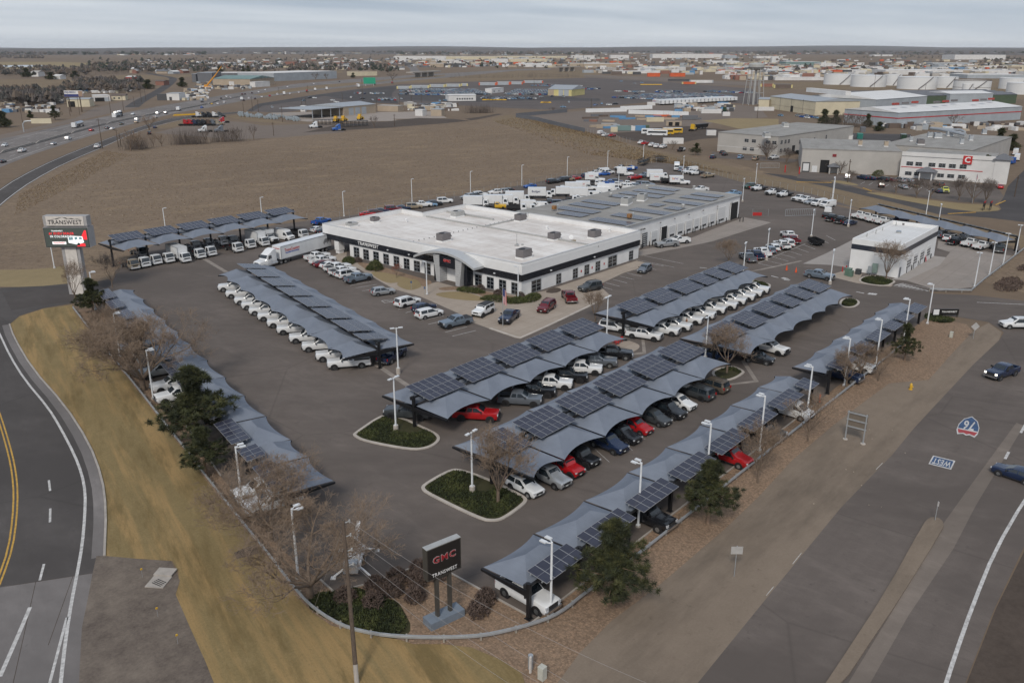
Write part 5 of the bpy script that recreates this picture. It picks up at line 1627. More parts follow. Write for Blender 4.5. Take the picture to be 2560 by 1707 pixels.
def cabover(kind,L,box=None,chassis=True,cabh=2.35,flat=None):
 """forward-control truck; cab at the front"""
 t=thing(kind,None,None)
 h,w=L/2,1.03
 xc=h-1.72
 S=[(h,_sec(w*.94,.55,1.30,1.36,w*.90)),(h-.06,_sec(w,.48,1.34,1.44,w*.92)),(h-.34,_sec(w,.45,1.38,cabh-.06,w*.86)),(h-.70,_sec(w,.45,1.38,cabh,w*.88)),(xc+.1,_sec(w,.55,1.38,cabh,w*.88)),(xc,_sec(w*.97,.55,1.36,cabh-.05,w*.86))]
 orient(loft(S)).build('body',WHITE,t,True,28)
 quadglass(t,'windscreen',[(h-.05,-w*.84,1.46),(h-.05,w*.84,1.46),(h-.31,w*.78,cabh-.10),(h-.31,-w*.78,cabh-.10)],(1,0,.2),.03)
 for s in(-1,1):
  quadglass(t,'side_window',[(h-.30,s*w*.965,1.46),(xc+.45,s*w*.965,1.46),(xc+.45,s*w*.885,cabh-.18),(h-.52,s*w*.885,cabh-.18)],(0,s,.1),.02)
  MB().box((h-.1,s*(w+.2),1.75),(.1,.2,.42)).build('mirror',TRIM,t)
  MB().box((h+.0,s*w*.72,.95),(.08,.36,.2)).build('headlight',HEADL,t)
  MB().box((-h+.02,s*.8,.75),(.06,.2,.14)).build('taillight',TAILL,t)
 MB().box((h+.01,0,1.12),(.05,1.3,.24)).build('grille',TRIM,t)
 MB().box((h+.03,0,.62),(.12,2.0,.22)).build('bumper',WHITE,t)
 b=MB()
 for s in(-1,1):
  b.box((-.2,s*.36,.72),(L-.6,.10,.22))
 for k in range(4):
  b.box((-h+.4+k*(L-2)/4,0,.72),(.08,.7,.14))
 b.box((h-2.6,-.72,.62),(.9,.5,.42)).box((h-2.7,.72,.62),(.7,.5,.4))
 b.build('chassis_frame',TRIM,t)
 if box:
  cargo_box(t,-h+.05,xc-.12,1.12,1.0,1.0+box)
 if flat=='deck':
  MB().box(((-h+xc)/2,0,1.0),(xc+h-.2,2.2,.12)).build('deck',TRIM,t)
 if flat=='dump':
  d=MB()
  for s in(-1,1):
   d.box(((-h+xc)/2,s*1.05,1.45),(xc+h-.3,.08,.7))
  d.box((-h+.12,0,1.45),(.08,2.1,.7)).box((xc-.2,0,1.6),(.1,2.1,1.0)).box(((-h+xc)/2,0,1.08),(xc+h-.3,2.1,.08))
  d.build('dump_body',TRIM,t)
 wheels(t,(h-1.05,),1.0,.40,.24)
 wheels(t,(-h+1.4,),1.05,.40,.46)
 return t
def van(kind,L,W,H,hood=1.25,high=False,glassed=False):
 t=thing(kind,None,None)
 h,w=L/2,W/2
 xw=h-.75
 xr=h-1.55
 S=[(h,_sec(w*.82,.42,hood-.2,hood-.14,w*.75)),(h-.15,_sec(w*.95,.35,hood-.12,hood-.02,w*.8)),(xw,_sec(w,.32,hood,hood+.1,w*.85)),(xr,_sec(w,.32,hood+.05,H-.12,w*.86)),(xr-.6,_sec(w,.32,hood+.06,H,w*.88)),(0,_sec(w,.32,hood+.06,H,w*.88)),(-h+.12,_sec(w,.32,hood+.06,H,w*.88)),(-h,_sec(w*.97,.40,hood+.04,H-.08,w*.85))]
 orient(loft(S)).build('body',WHITE,t,True,28)
 top=min(H-.15,hood+.85)
 f=(top-hood-.1)/(H-.12-hood-.1)
 xt=xw+(xr-xw)*f
 quadglass(t,'windscreen',[(xw-.03,-w*.80,hood+.12),(xw-.03,w*.80,hood+.12),(xt,w*.78,top),(xt,-w*.78,top)],(1,0,.5),.04)
 for s in(-1,1):
  quadglass(t,'side_window',[(xw-.3,s*w*.97,hood+.12),(xw-1.35,s*w*.97,hood+.12),(xw-1.35,s*w*.93,top-.1),(xt-.25,s*w*.93,top-.1)],(0,s,.1),.03)
  if glassed:
   for k in range(3):
    a=xw-1.6-k*1.15
    quadglass(t,'side_window',[(a,s*w*.97,hood+.14),(a-.95,s*w*.97,hood+.14),(a-.95,s*w*.93,top-.1),(a,s*w*.93,top-.1)],(0,s,.1),.03)
  MB().box((xw-.3,s*(w+.12),hood+.25),(.14,.24,.26)).build('mirror',TRIM,t)
  MB().box((h-.12,s*w*.72,hood-.22),(.2,.32,.24)).build('headlight',HEADL,t)
  MB().box((-h+.02,s*w*.9,hood),(.08,.14,.5)).build('taillight',TAILL,t)
 MB().box((h-.03,0,hood-.3),(.08,w,.22)).build('grille',TRIM,t)
 for q in(MB().box((h-.05,0,.5),(.14,W*.9,.2)),MB().box((-h,0,.5),(.14,W*.9,.18))):
  q.build('bumper',TRIM,t)
 xf=h-1.0
 arches(t,(xf,-h+1.25),w,.36)
 wheels(t,(xf,-h+1.25),w,.36,.24)
 return t
def flatcab(kind,L=6.4,body='flat',box=None,stake=False):
 """conventional chassis truck: pickup cab with a work body"""
 t=pickup(kind,L,2.03,2.0,L-2.35,L/2-1.75,L/2-2.35,L/2-3.3,L/2-3.45,.42,.48,1.34,1.38,.55,doors=1)
 for k in list(t.children):
  if k.name.startswith(('bed_side','bed_floor','taillight')):
   D.objects.remove(k)
 x1,x0=L/2-3.6,-L/2-.1
 if box:
  cargo_box(t,x0,x1,1.15,1.0,1.0+box)
  if body=='over':
   MB().box((x1+.6,0,1.0+box-.45),(1.2,2.2,.9)).build('cab_overhang',WHITE,t)
 else:
  MB().box(((x0+x1)/2,0,1.02),(x1-x0,2.25,.14)).build('deck',TRIM,t)
  MB().box((x1-.03,0,1.55),(.08,2.1,1.0)).build('headboard',TRIM,t)
  if stake:
   b=MB()
   for s in(-1,1):
    for z in(1.4,1.75,2.1):
     b.box(((x0+x1)/2,s*1.1,z),(x1-x0,.05,.06))
    for k in range(6):
     b.box((x0+(x1-x0)*k/5,s*1.1,1.6),(.06,.06,1.1))
   b.build('stake_side',TRIM,t)
 b=MB()
 for s in(-1,1):
  b.box((x0+.02,s*.9,.9),(.06,.2,.12))
 b.build('taillight',TAILL,t)
 return t
def semi_tractor(kind):
 t=thing(kind,None,None)
 S=[(4.1,_sec(.95,.55,1.5,1.55,.8)),(3.95,_sec(1.05,.5,1.6,1.72,.85)),(2.35,_sec(1.12,.5,1.75,1.92,.95)),(2.2,_sec(1.2,.55,1.95,2.05,1.0)),(1.75,_sec(1.22,.55,1.95,2.85,1.05)),(1.2,_sec(1.22,.55,1.95,3.1,1.1)),(.2,_sec(1.22,.6,1.95,3.75,1.1)),(-.6,_sec(1.22,.6,1.95,3.9,1.08)),(-.7,_sec(1.2,.65,1.9,3.85,1.05))]
 orient(loft(S)).build('body',WHITE,t,True,30)
 quadglass(t,'windscreen',[(2.15,-.98,2.1),(2.15,.98,2.1),(1.76,1.0,2.78),(1.76,-1.0,2.78)],(1,0,.4),.04)
 for s in(-1,1):
  quadglass(t,'side_window',[(1.75,s*1.17,2.0),(.75,s*1.17,2.0),(.75,s*1.12,2.7),(1.55,s*1.12,2.7)],(0,s,.1),.04)
  MB().box((1.75,s*1.5,2.3),(.15,.2,.6)).build('mirror',TRIM,t)
  MB().box((3.95,s*.85,1.15),(.25,.4,.3)).build('headlight',HEADL,t)
  MB().tube((.9,s*1.0,.75),(-.9,s*1.0,.75),.33,.33,12).build('fuel_tank',CHROME,t)
 MB().box((4.1,0,1.2),(.1,1.1,.7)).build('grille',TRIM,t)
 MB().box((4.2,0,.6),(.3,2.3,.4)).build('bumper',TRIM,t)
 MB().box((-1.6,0,.9),(4.4,.9,.25)).box((-2.6,0,1.12),(1.2,1.0,.15)).build('chassis_frame',TRIM,t)
 wheels(t,(3.0,),1.2,.5,.3)
 wheels(t,(-1.9,-3.2),1.22,.5,.55)
 return t
def semi_trailer(kind,L=16.0,m=None):
 t=thing(kind,None,None)
 cargo_box(t,-L/2,L/2,1.28,1.15,4.05,m)
 b=MB()
 for s in(-1,1):
  b.box((L/2-3.2,s*.8,.6),(.14,.14,1.1))
  b.box((-.8,s*.5,1.05),(L-2,.12,.2))
 b.build('landing_gear',TRIM,t)
 MB().box((-L/2-.02,0,2.6),(.04,2.4,2.7)).build('rear_door',m or WHITE,t)
 MB().box((-L/2,0,.75),(.1,2.3,.14)).box((-L/2,.9,.95),(.08,.1,.4)).box((-L/2,-.9,.95),(.08,.1,.4)).build('rear_guard',TRIM,t)
 wheels(t,(-L/2+1.6,-L/2+2.9),1.26,.5,.55)
 return t
PROTO={}
PROTO['pickup']=pickup('pickup_truck',5.85,2.05,1.92,3.72,1.12,.42,-1.05,-1.22,.42)
PROTO['pickup_dark']=pickup('pickup_truck',5.85,2.05,1.95,3.72,1.12,.42,-1.05,-1.22,.43,dark=True)
PROTO['pickup_cover']=pickup('pickup_truck',5.85,2.05,1.92,3.72,1.12,.42,-1.05,-1.22,.42,cover=True,dark=True)
PROTO['regcab']=pickup('pickup_truck',5.9,2.06,1.98,3.75,1.12,.42,-.40,-.55,.44,.46,1.32,1.34,1.34,doors=1)
PROTO['extcab']=pickup('pickup_truck',6.3,2.06,1.98,4.0,1.32,.62,-.60,-.75,.44,.46,1.32,1.34,1.34,doors=2)
PROTO['suv']=passenger('suv',5.1,2.0,1.86,2.98,1.14,1.12,.36,-2.22,1.10,.34,.38,tail=1.86,boxy=.5,rack=True)
PROTO['suv_dark']=passenger('suv',5.1,2.0,1.86,2.98,1.14,1.12,.36,-2.22,1.10,.34,.39,tail=1.86,dark=True,boxy=.5,rack=True)
PROTO['boxy']=passenger('suv',4.95,2.1,1.98,3.1,1.34,1.05,.62,-2.30,1.32,.44,.45,tail=1.98,dark=True,boxy=1.0)
PROTO['jeep']=passenger('off_roader',4.4,1.88,1.88,2.75,1.20,.75,.48,-2.05,1.20,.45,.44,tail=1.88,dark=True,boxy=.9)
PROTO['cuv']=passenger('crossover',4.6,1.86,1.66,2.7,1.02,1.10,.26,-1.75,1.02,.28,.35,tail=1.66)
PROTO['sedan']=passenger('sedan',4.75,1.83,1.45,2.78,.94,1.02,.16,-1.12,.94,.24,.33,tail=1.02)
PROTO['minivan']=passenger('minivan',5.1,1.98,1.74,3.05,1.05,1.32,.42,-2.25,1.06,.28,.36,tail=1.74)
PROTO['van']=van('cargo_van',5.7,2.0,2.1)
PROTO['highvan']=van('cargo_van',6.0,2.06,2.7,1.3)
PROTO['minibus']=van('shuttle_bus',7.4,2.3,2.85,1.3,glassed=True)
PROTO['boxtruck']=cabover('box_truck',7.6,2.45)
PROTO['boxtruck_s']=cabover('box_truck',6.6,2.1)
PROTO['cabover']=cabover('cab_chassis_truck',6.2)
PROTO['cabdump']=cabover('dump_truck',6.0,flat='dump')
PROTO['cabdeck']=cabover('flatbed_truck',6.6,flat='deck')
PROTO['flatbed']=flatcab('flatbed_truck')
PROTO['stake']=flatcab('stake_truck',6.8,stake=True)
PROTO['cutaway']=flatcab('box_truck',7.0,'over',2.1)
PROTO['semi']=semi_tractor('semi_tractor')
PROTO['trailer']=semi_trailer('semi_trailer')
KINDCAT={'pickup_truck':'pickup','suv':'SUV','off_roader':'off-roader','crossover':'crossover','sedan':'car','minivan':'minivan','cargo_van':'van','shuttle_bus':'bus','box_truck':'box truck','cab_chassis_truck':'truck','dump_truck':'dump truck','flatbed_truck':'flatbed truck','stake_truck':'stake truck','semi_tractor':'truck','semi_trailer':'trailer'}
PAINTED=('body','bed_side')
BOXED=('cargo_box','cab_overhang','rear_door')
FREE=dict(PROTO)
SIMPLE_DROP=('mirror','licence_plate','roof_rail','rim','wheel_arch','lower_trim','box_frame','landing_gear')
def place(kind,p,rz,col,label,group=None,box=None,simple=False,first=True,z=0.0):
 src=PROTO[kind]
 if kind in FREE and not simple:
  t=src
  del FREE[kind]
  t.location=(p[0],p[1],z)
  t.rotation_euler=(0,0,rz)
  for o in list(t.children):
   for s in o.material_slots:
    s.link='OBJECT'
    s.material=o.data.materials[0]
 else:
  t=src.copy()
  COL.objects.link(t)
  t.location=(p[0],p[1],z)
  t.rotation_euler=(0,0,rz)
  for o in src.children:
   st=o.name.split('.')[0]
   if simple and st in SIMPLE_DROP:
    continue
   c=o.copy()
   COL.objects.link(c)
   c.parent=t
   for k in o.children:
    if simple:
     break
    d=k.copy()
    COL.objects.link(d)
    d.parent=c
 for k in('label','category','group'):
  if k in t:
   del t[k]
 tag(t,label,KINDCAT[src.name.split('.')[0]],group)
 m=PAINT[col]if isinstance(col,str)else col
 for o in t.children:
  st=o.name.split('.')[0]
  if st in PAINTED:
   paint(o,m)
  elif st in BOXED:
   paint(o,box or WHITE)
 return t
HALF={'pickup':.8,'pickup_dark':.8,'pickup_cover':.8,'regcab':.8,'extcab':.85,'suv':.9,'suv_dark':.9,'boxy':1.0,'jeep':.9,'cuv':.8,'sedan':.7,'minivan':.85,'van':1.05,'highvan':1.3,'minibus':1.4,'boxtruck':1.7,'boxtruck_s':1.55,'cabover':1.0,'cabdump':1.2,'cabdeck':1.0,'flatbed':1.0,'stake':1.1,'cutaway':1.5,'semi':1.9,'trailer':2.1}
def car(kind,z,x,y,deg,col,label,group=None,**k):
 """x, y: middle of the vehicle in the photo"""
 p=g(z,x,y,HALF[kind])
 return place(kind,p,rad(deg),col,label,group,**k)
ORD=['first','second','third','fourth','fifth','sixth','seventh','eighth','ninth','tenth','eleventh','twelfth','thirteenth','fourteenth','fifteenth','sixteenth','seventeenth','eighteenth']
h7=hd('N2',1500,1312,1097,1342)
fw=[('N1',1235,822),('N1',1307,882),('N1',1387,942),('N1',1452,987),('N1',1522,1038),('N1',1602,1090),('N1',1690,1150),('N1',1780,1212),('N1',1895,1290),('N1',2013,1368),('N2',935,1228),('N2',1097,1340)]
for k,q in enumerate(fw):
 p=g(*q,.42)
 d=Vector((math.cos(h7),math.sin(h7)))
 nrm=Vector((-d.y,d.x))
 if nrm.dot(p)>0:
  nrm=-nrm
 c=p-d*(2.95-.98)-nrm*.95
 if k==11:
  c=p-d*(3.15-.98)-nrm*.95
 place('extcab' if k==11 else 'regcab',c,h7,'white',('white pickup fully in view at the near end of the left canopy' if k==11 else 'white pickup nosing out of the left canopy, %s from the far end of its row'%ORD[k]),'white pickups under the left canopy')
car('pickup','N2',1905,1160,math.degrees(hd('N2',1900,1235,2090,1118)),'dark blue','dark blue pickup nose-out under the near end of the left canopy')
hA=math.degrees(hd('A',1240,690,1495,705))
for x,y,kd,c_,l_ in((950,770,'pickup_dark','red','bright red pickup behind bare twigs under the front canopy'),(1365,632,'pickup_dark','grey','grey pickup with black wheels, second in the front canopy row'),(1500,548,'pickup_dark','black','black pickup between the grey and white pickups under front canopy'),(1665,478,'pickup_dark','white','white pickup with black sunroof, nearest the camera of two in the front canopy row'),(1810,412,'pickup_dark','black','black pickup between the two white pickups under the front canopy'),(1955,340,'pickup_dark','white','white pickup with roof opening, farther of two in the front canopy row'),(2095,272,'pickup','grey','grey silver pickup next to the far black pickup under front canopy'),(2250,200,'pickup','black','black pickup with chrome window trim at far end of front canopy')):
 car(kd,'A',x,y,hA,c_,l_,'pickups under the front canopy')
car('pickup_dark','A',300,755,hA+180,'dark grey','dark grey pickup showing its tail lamps at the near post of the front canopy')
for x,y,kd,c_,dg,l_ in((655,960,'cuv','white',-97,'white sporty crossover with black roof at the near end of the SUV row'),(850,885,'suv','silver',-95,'pale silver SUV second in the SUV row'),(975,815,'jeep','red',-95,'bright red off-roader in the SUV row'),(1095,740,'jeep','black',-95,'black off-roader beside the red one'),(1300,630,'suv','dark blue',-95,'dark navy SUV with chrome grille in the SUV row'),(1405,560,'suv','black',-95,'black SUV with big chrome grille left of the dark red SUV'),(1512,500,'cuv','red',-95,'dark cherry red crossover in the SUV row'),(1655,435,'cuv','dark grey',-95,'slate grey crossover right of the cherry red one'),(1760,375,'suv','black',-95,'black SUV left of the white crossover in the SUV row'),(1852,318,'cuv','white',-95,'white crossover near the far end of the SUV row'),(1985,238,'suv_dark','dark grey',85,'dark grey SUV parked tail-out near the end of the SUV row'),(2100,183,'suv_dark','bronze',85,'bronze SUV parked tail-out at the end of the SUV row')):
 car(kd,'N3',x,y,dg,c_,l_,'vehicles in the SUV row')
car('pickup_dark','N4',1012,825,95,'dark blue','dark blue pickup in shade behind the bare tree at the third canopy')
car('pickup_dark','N4',1495,765,-95,'white','white pickup nose showing under the nearly empty canopy')
car('cuv','N4',1400,850,-80,'black','black crossover in shade at the near end of the nearly empty canopy')
hE=math.degrees(hd('M2',2005,937,2168,962))
for k,(x,y)in enumerate(((440,655),(590,612),(690,576),(790,522),(895,480),(985,438),(1083,402),(1160,365),(1235,333),(1300,300),(1358,272))):
 kd='regcab' if k>4 else 'pickup'
 car(kd,'N4',x,y,hE,'white','white pickup %s from the near end under the canopy right of the plaza'%ORD[k],'white pickups under the right canopy')
car('suv','N4',185,585,hE,'white','white SUV mostly hidden behind the near post of the right canopy')
hP=math.degrees(hd('K',265,560,385,535))
FRONT=(('pickup','K',35,385,'white','white pickup nearest the semi-trailer in the front row'),('pickup','K',72,412,'white','white pickup beside the maroon sedan in the front row'),('sedan','K',80,432,'maroon','dark maroon sedan squeezed between white vehicles in the front row'),('sedan','K',125,440,'white','white sedan right of the maroon sedan in the front row'),('pickup_cover','K',172,460,'white','white pickup with dark bed cover, left of its twin in front row'),('pickup_cover','K',207,485,'white','white pickup with dark bed cover, right of its twin in front row'),('suv','K',243,500,'white','white SUV left of the steel grey pickup in the front row'),('pickup_dark','K',315,532,'steel','steel grey pickup with red tail lamps at the end of the front row'))
for kd,z,x,y,c_,l_ in FRONT:
 car(kd,z,x,y,hP,c_,l_,'front parking row')
car('cuv','K',483,620,math.degrees(hd('K',443,645,540,632)),'silver','silver crossover alone beside the blue disabled-bay sign')
car('suv_dark','K',653,690,math.degrees(hd('K',620,722,725,695)),'white','white SUV with roof bars beside the hatched bay')
car('cuv','K',765,730,hP,'dark blue','dark blue crossover between two white vehicles before the plaza')
car('minivan','K',800,768,math.degrees(hd('K',770,800,870,778)),'white','white minivan in front of the dark blue crossover')
car('pickup_cover','K',982,830,math.degrees(hd('K',1060,847,915,880)),'steel','steel grey pickup facing the camera at the plaza kerb')
HM_=car('boxy','K',1170,748,math.degrees(hd('K',1232,760,1160,795)),'white','white boxy off-road SUV with black roof displayed on the plaza')
MB().box((-.85,0,1.99),(2.8,1.62,.05)).build('roof_panel',TRIM,HM_)
car('pickup_dark','K',1348,795,math.degrees(hd('K',1405,795,1352,838)),'dark blue','dark navy pickup displayed on plaza beside the flagpole')
car('suv','K',1603,722,math.degrees(hd('K',1655,735,1607,768)),'maroon','maroon SUV displayed on the plaza facing the road')
car('pickup','K',1758,658,48,'maroon','dark red pickup with its tail to the camera on the plaza')
car('suv_dark','K',1902,588,math.degrees(hd('N1',1000,700,1100,720))if False else 165,'dark grey','dark grey SUV half hidden by a bare tree beside the plaza')
car('cuv','K',2275,467,-170,'grey','grey crossover alone in the disabled bay right of the building')
htr=math.atan2(*(lambda a,b:(b.y-a.y,b.x-a.x))(g('N1',2175,315,4.05),g('N1',1755,425,4.05)))
pt=g('N1',1755,425,4.05)
dv=Vector((math.cos(htr),math.sin(htr)))
nv=Vector((-dv.y,dv.x))
if nv.dot(pt)<0:
 nv=-nv
ctr=pt-dv*8.0+nv*1.28
TR=place('trailer',ctr,htr,'white','long white semi-trailer with red and blue lettering beside the building')
PROTO_TR=TR
TX=place('semi',ctr+dv*(8.0+2.0),htr,'white','white semi tractor coupled to the long white trailer')
RB=mat('trailer_red',(.50,.04,.04),.5)
BB=mat('trailer_blue',(.05,.10,.40),.5)
sgn=-1 if(Vector((-dv.y,dv.x)).dot(ctr)>0)else 1
def side_text(par,s_,size,m,xx,zz,w_=None,side=-1,y=1.30,nm='lettering'):
 o=text(s_,size,m,par,nm,.02,.01,w_)
 o.rotation_euler=(PI/2,0,0 if side<0 else PI)
 o.location=(xx,side*y,zz)
 return o
side_text(TR,'TransCountry',.95,RB,4.6,2.95,4.6,sgn)
side_text(TR,'TRANSPORTATION',.34,BB,4.6,2.35,4.2,sgn)
fr_=text('TransCountry',.4,RB,TR,'lettering',.01,.01,1.9)
fr_.rotation_euler=(PI/2,0,PI/2)
fr_.location=(8.03,0,3.5)
bz=MB()
GREYD=mat('decal_grey',(.22,.22,.23),.6)
bz.prism([(-.9,-.5),(-.7,.1),(-.3,.55),(.3,.6),(.7,.3),(1,.1),(.95,-.3),(.7,-.35),(.6,-.7),(.45,-.7),(.4,-.3),(-.4,-.35),(-.5,-.75),(-.65,-.75),(-.7,-.4)],0,.01)
q=bz.build('bison_decal',GREYD,TR)
q.rotation_euler=(PI/2,0,0 if sgn<0 else PI)
q.location=(-6.3,sgn*1.29,2.6)
car('pickup_dark','N1',2125,195,8,'blue','bright blue pickup beside the fence left of the building')
car('sedan','N1',2095,262,8,'white','white sedan behind the long white trailer')
car('sedan','N1',2155,283,8,'black','black car squeezed between the white sedan and the building')
hC=-72
CT=[('cabover',415,588,'tan','dusty cab-over truck at the left end under the tall canopy'),('cabover',515,568,'white','white cab-over truck second from left in front row under tall canopy'),('cabover',620,545,'white','white cab-over truck third from left in front row under tall canopy'),('cabover',735,528,'white','white crew cab-over truck left of the white box truck'),('cabover',1020,490,'white','white cab-over truck right of the box truck, left of a pair'),('cabover',1120,468,'white','white cab-over truck right of the box truck, right of a pair'),('cabover',1365,433,'white','white cab-over truck alone by the concrete gutter'),('cabover',1480,400,'white','white cab-over truck in front of the second box truck'),('cabover',980,415,'grey','grey cab-over truck in the back row, left of a pair, under tall canopy'),('cabover',1098,392,'grey','grey cab-over truck in the back row, right of a pair, under tall canopy'),('cabover',1232,372,'white','pale cab-over truck in the back row before a white box'),('cabover',1320,368,'grey','grey cab-over truck behind the one by the gutter'),('cabover',490,470,'grey','cab-over truck in deep shade in the back row at left of tall canopy')]
DG=math.degrees(hd('N1',1430,282,1562,318,3.4))
for kd,x,y,c_,l_ in CT:
 p=g('N1',x,y,1.2)
 a=rad(DG)
 d=Vector((math.cos(a),math.sin(a)))
 place(kd,p-d*2.2,a,c_,l_,'cab-over trucks under the tall canopy')
for x,y,kd,l_ in((885,525,'boxtruck','white box truck in the middle of the front row under tall canopy'),(1605,380,'boxtruck','white box truck left of the cutaway van under tall canopy')):
 a=rad(DG)
 p=g('N1',x,y,1.2)-Vector((math.cos(a),math.sin(a)))*2.9
 place(kd,p,a,'white',l_)
car('cutaway','N1',1640,325,DG,'white','white cutaway box van between the box truck and the high-roof van')
car('highvan','N1',1782,315,math.degrees(hd('N1',1720,350,1835,368)),'white','white high-roof cargo van under the right end of tall canopy')
car('cabdump','N1',1920,300,DG,'white','white cab-over truck with yellow body right of the high-roof van',box=None)
car('pickup','Q3',1735,975,math.degrees(hd('Q3',1650,950,1740,1000))if False else-93,'white','white pickup under the near end of the right kerb canopy')
car('pickup','Y',1420,345,-93,'black','black pickup in shade under the right kerb canopy')
car('suv','N6',905,795,-93,'red','dark red SUV nosing out behind the pine on the right kerb')
car('van','N6',1320,468,-93,'white','white van under the right kerb canopy behind a bare tree')
car('pickup','N6',1115,620,-93,'dark grey','dark pickup in shade under the right kerb canopy behind the second bare tree')
car('pickup','N6',1670,235,-93,'dark blue','dark blue pickup at the near end of the far right kerb canopy')
car('pickup','N6',1760,170,-93,'white','white pickup behind bare twigs under the far right kerb canopy')
a8=math.degrees(th7)+90
car('pickup','N5',640,805,a8,'white','white pickup facing the left kerb with amber lamps, upper one')
car('pickup','N5',668,872,a8,'white','white pickup facing the left kerb half behind the big pine')
car('pickup','N5',560,720,a8,'silver','silver pickup in shade under the left kerb canopy')
for k,(zx,x,y)in enumerate((('N5',1195,1470),('N5',1250,1545),('Q3',110,390),('N5',430,560))):
 car('pickup',zx,x,y,a8,'white' if k!=3 else 'grey',('white pickup glimpsed through bare twigs under left canopy, upper one','white pickup glimpsed through bare twigs under left canopy, middle one','white pickup glimpsed through bare twigs under left canopy, lowest one','grey pickup behind the bare tree trunks under left canopy')[k],'vehicles under the left kerb canopy')
hM=math.degrees(hd('Q2',230,655,150,610))
MID=(('pickup',215,628,'grey','grey pickup at the near end of the row by the bare tree',165),('pickup',275,607,'dark blue','dark blue pickup second in the row by the bare tree',165),('pickup',330,588,'white','white pickup behind the lamp pole in the row by the bare tree',165),('cuv',380,566,'steel','blue-grey crossover behind the lamp pole',165),('cuv',410,548,'white','white crossover beside the blue-grey one',165),('pickup_cover',480,533,'white','white pickup with black wheels in the middle row',165),('suv',518,512,'white','white SUV left of the red pickup in the middle row',165),('pickup',553,490,'maroon','dark red pickup in the middle row',165),('pickup',532,457,'white','white pickup at the far end of the middle row',165))
for kd,x,y,c_,l_,dg in MID:
 car(kd,'Q2',x,y,hM,c_,l_,'vehicles in the middle row')
p_=g('Q2',742,508,.8)
t=thing('dump_trailer','black twin-axle dump trailer at the end of the middle row','trailer',(p_.x,p_.y,0),rad(hM)+PI)
b=MB()
for s in(-1,1):
 b.box((0,s*1.0,1.15),(4.4,.08,.8))
b.box((2.2,0,1.15),(.08,2,.8)).box((-2.2,0,1.15),(.08,2,.8)).box((0,0,.8),(4.4,2,.08))
b.build('dump_body',STEELB,t)
MB().tube((-2.2,.5,.65),(-3.7,0,.6),.07).tube((-2.2,-.5,.65),(-3.7,0,.6),.07).build('drawbar',STEELB,t)
for s in(-1,1):
 MB().box((0,s*1.15,.78),(1.9,.3,.06)).build('fender',STEELB,t)
wheels(t,(-.45,.45),1.2,.38,.24)
car('pickup','Q2',772,765,math.degrees(hd('Q2',690,778,835,803)),'steel','steel grey pickup driving past the green transformer')
for kd,x,y,c_,l_ in(('regcab',165,310,'white','white pickup at the far left under black-beamed canopy'),('regcab',268,335,'white','white pickup second from left under black-beamed canopy'),('regcab',365,362,'white','white pickup third from left under black-beamed canopy'),('regcab',480,388,'white','white pickup fourth from left under black-beamed canopy'),('pickup',700,368,'dark blue','dark pickup hidden behind the small white building parapet'),('suv_dark',1270,560,'grey','grey SUV just right of the small white building'),('boxy',1385,605,'white','white boxy SUV under black-beamed canopy'),('pickup',1450,655,'black','black low truck beside the white boxy SUV'),('pickup',1555,615,'silver','silver pickup behind the white pair under black-beamed canopy'),('regcab',1640,680,'white','white pickup left of a pair near the right end of canopy'),('regcab',1795,718,'white','white pickup right of a pair near the right end of canopy'),('pickup',2035,750,'dark grey','dark grey pickup at the right end of black-beamed canopy')):
 car(kd,'V',x,y,5 if x>1900 else-15,c_,l_,'vehicles under the black-beamed canopy')
for kd,x,y,c_,dg,l_ in(('cabdeck',1850,580,'white',15,'white cab-over flatbed behind the black pickups'),('pickup',1900,625,'black',0,'black pickup left of a pair before the white cab-over flatbed'),('pickup',1985,645,'black',0,'black pickup right of a pair before the white cab-over flatbed'),('sedan',2070,668,'dark blue',-10,'dark blue hatchback at the lamp with a concrete foot'),('pickup',330,868,'silver',150,'silver pickup parked at the service doors'),('regcab',440,838,'white',150,'white pickup parked behind the silver one at service doors')):
 car(kd,'Q4',x,y,dg,c_,l_)
car('suv','M3',2300,838,math.degrees(hd('M3',2335,880,2250,850))if False else 130,'white','white SUV turning in from the road at the right edge')
pk=car('pickup','M3',2203,1170,-93+178 if False else math.degrees(hd('M3',2285,1130,2145,1215))-10,'dark blue','dark navy pickup with lit headlights driving on the right road')
for o in pk.children:
 if o.name.startswith('headlight'):
  paint(o,LIT)
car('sedan','B3',2300,122,80,'dark blue','dark blue sedan driving away at the right edge of the road')
# trees and shrubs
BARK=mat('bark_grey_brown',(.155,.115,.085),.9,var=.25,scale=3)
TWIG=mat('bare_twigs',(.205,.150,.108),.9,var=.2,scale=2)
TWIGG=mat('grey_twigs',(.13,.105,.092),.9,var=.2,scale=2)
TWIGR=mat('red_twigs',(.22,.085,.055),.9,var=.2,scale=2)
PBARK=mat('pine_bark',(.20,.14,.10),.9,var=.25,scale=3)
NEED=[mat('needles_dark',(.024,.030,.012),.8,var=.25,scale=.7),mat('needles_mid',(.046,.052,.017),.8,var=.25,scale=.7),mat('needles_light',(.082,.082,.028),.8,var=.25,scale=.7)]
LEAFG=[mat('juniper_dark',(.020,.028,.008),.9,var=.25),mat('juniper_mid',(.040,.050,.013),.9,var=.25),mat('juniper_light',(.062,.070,.020),.9,var=.25)]
HEDGE=[mat('hedge_dark',(.032,.044,.014),.9),mat('hedge_mid',(.062,.075,.022),.9),mat('hedge_light',(.095,.102,.032),.9)]
LEAFD=[mat('dead_stem',(.085,.060,.05),.9),mat('dead_stem_light',(.12,.085,.07),.9)]
def rvec(r):
 while True:
  v=Vector((r.uniform(-1,1),r.uniform(-1,1),r.uniform(-1,1)))
  if .01<v.length<1:
   return v.normalized()
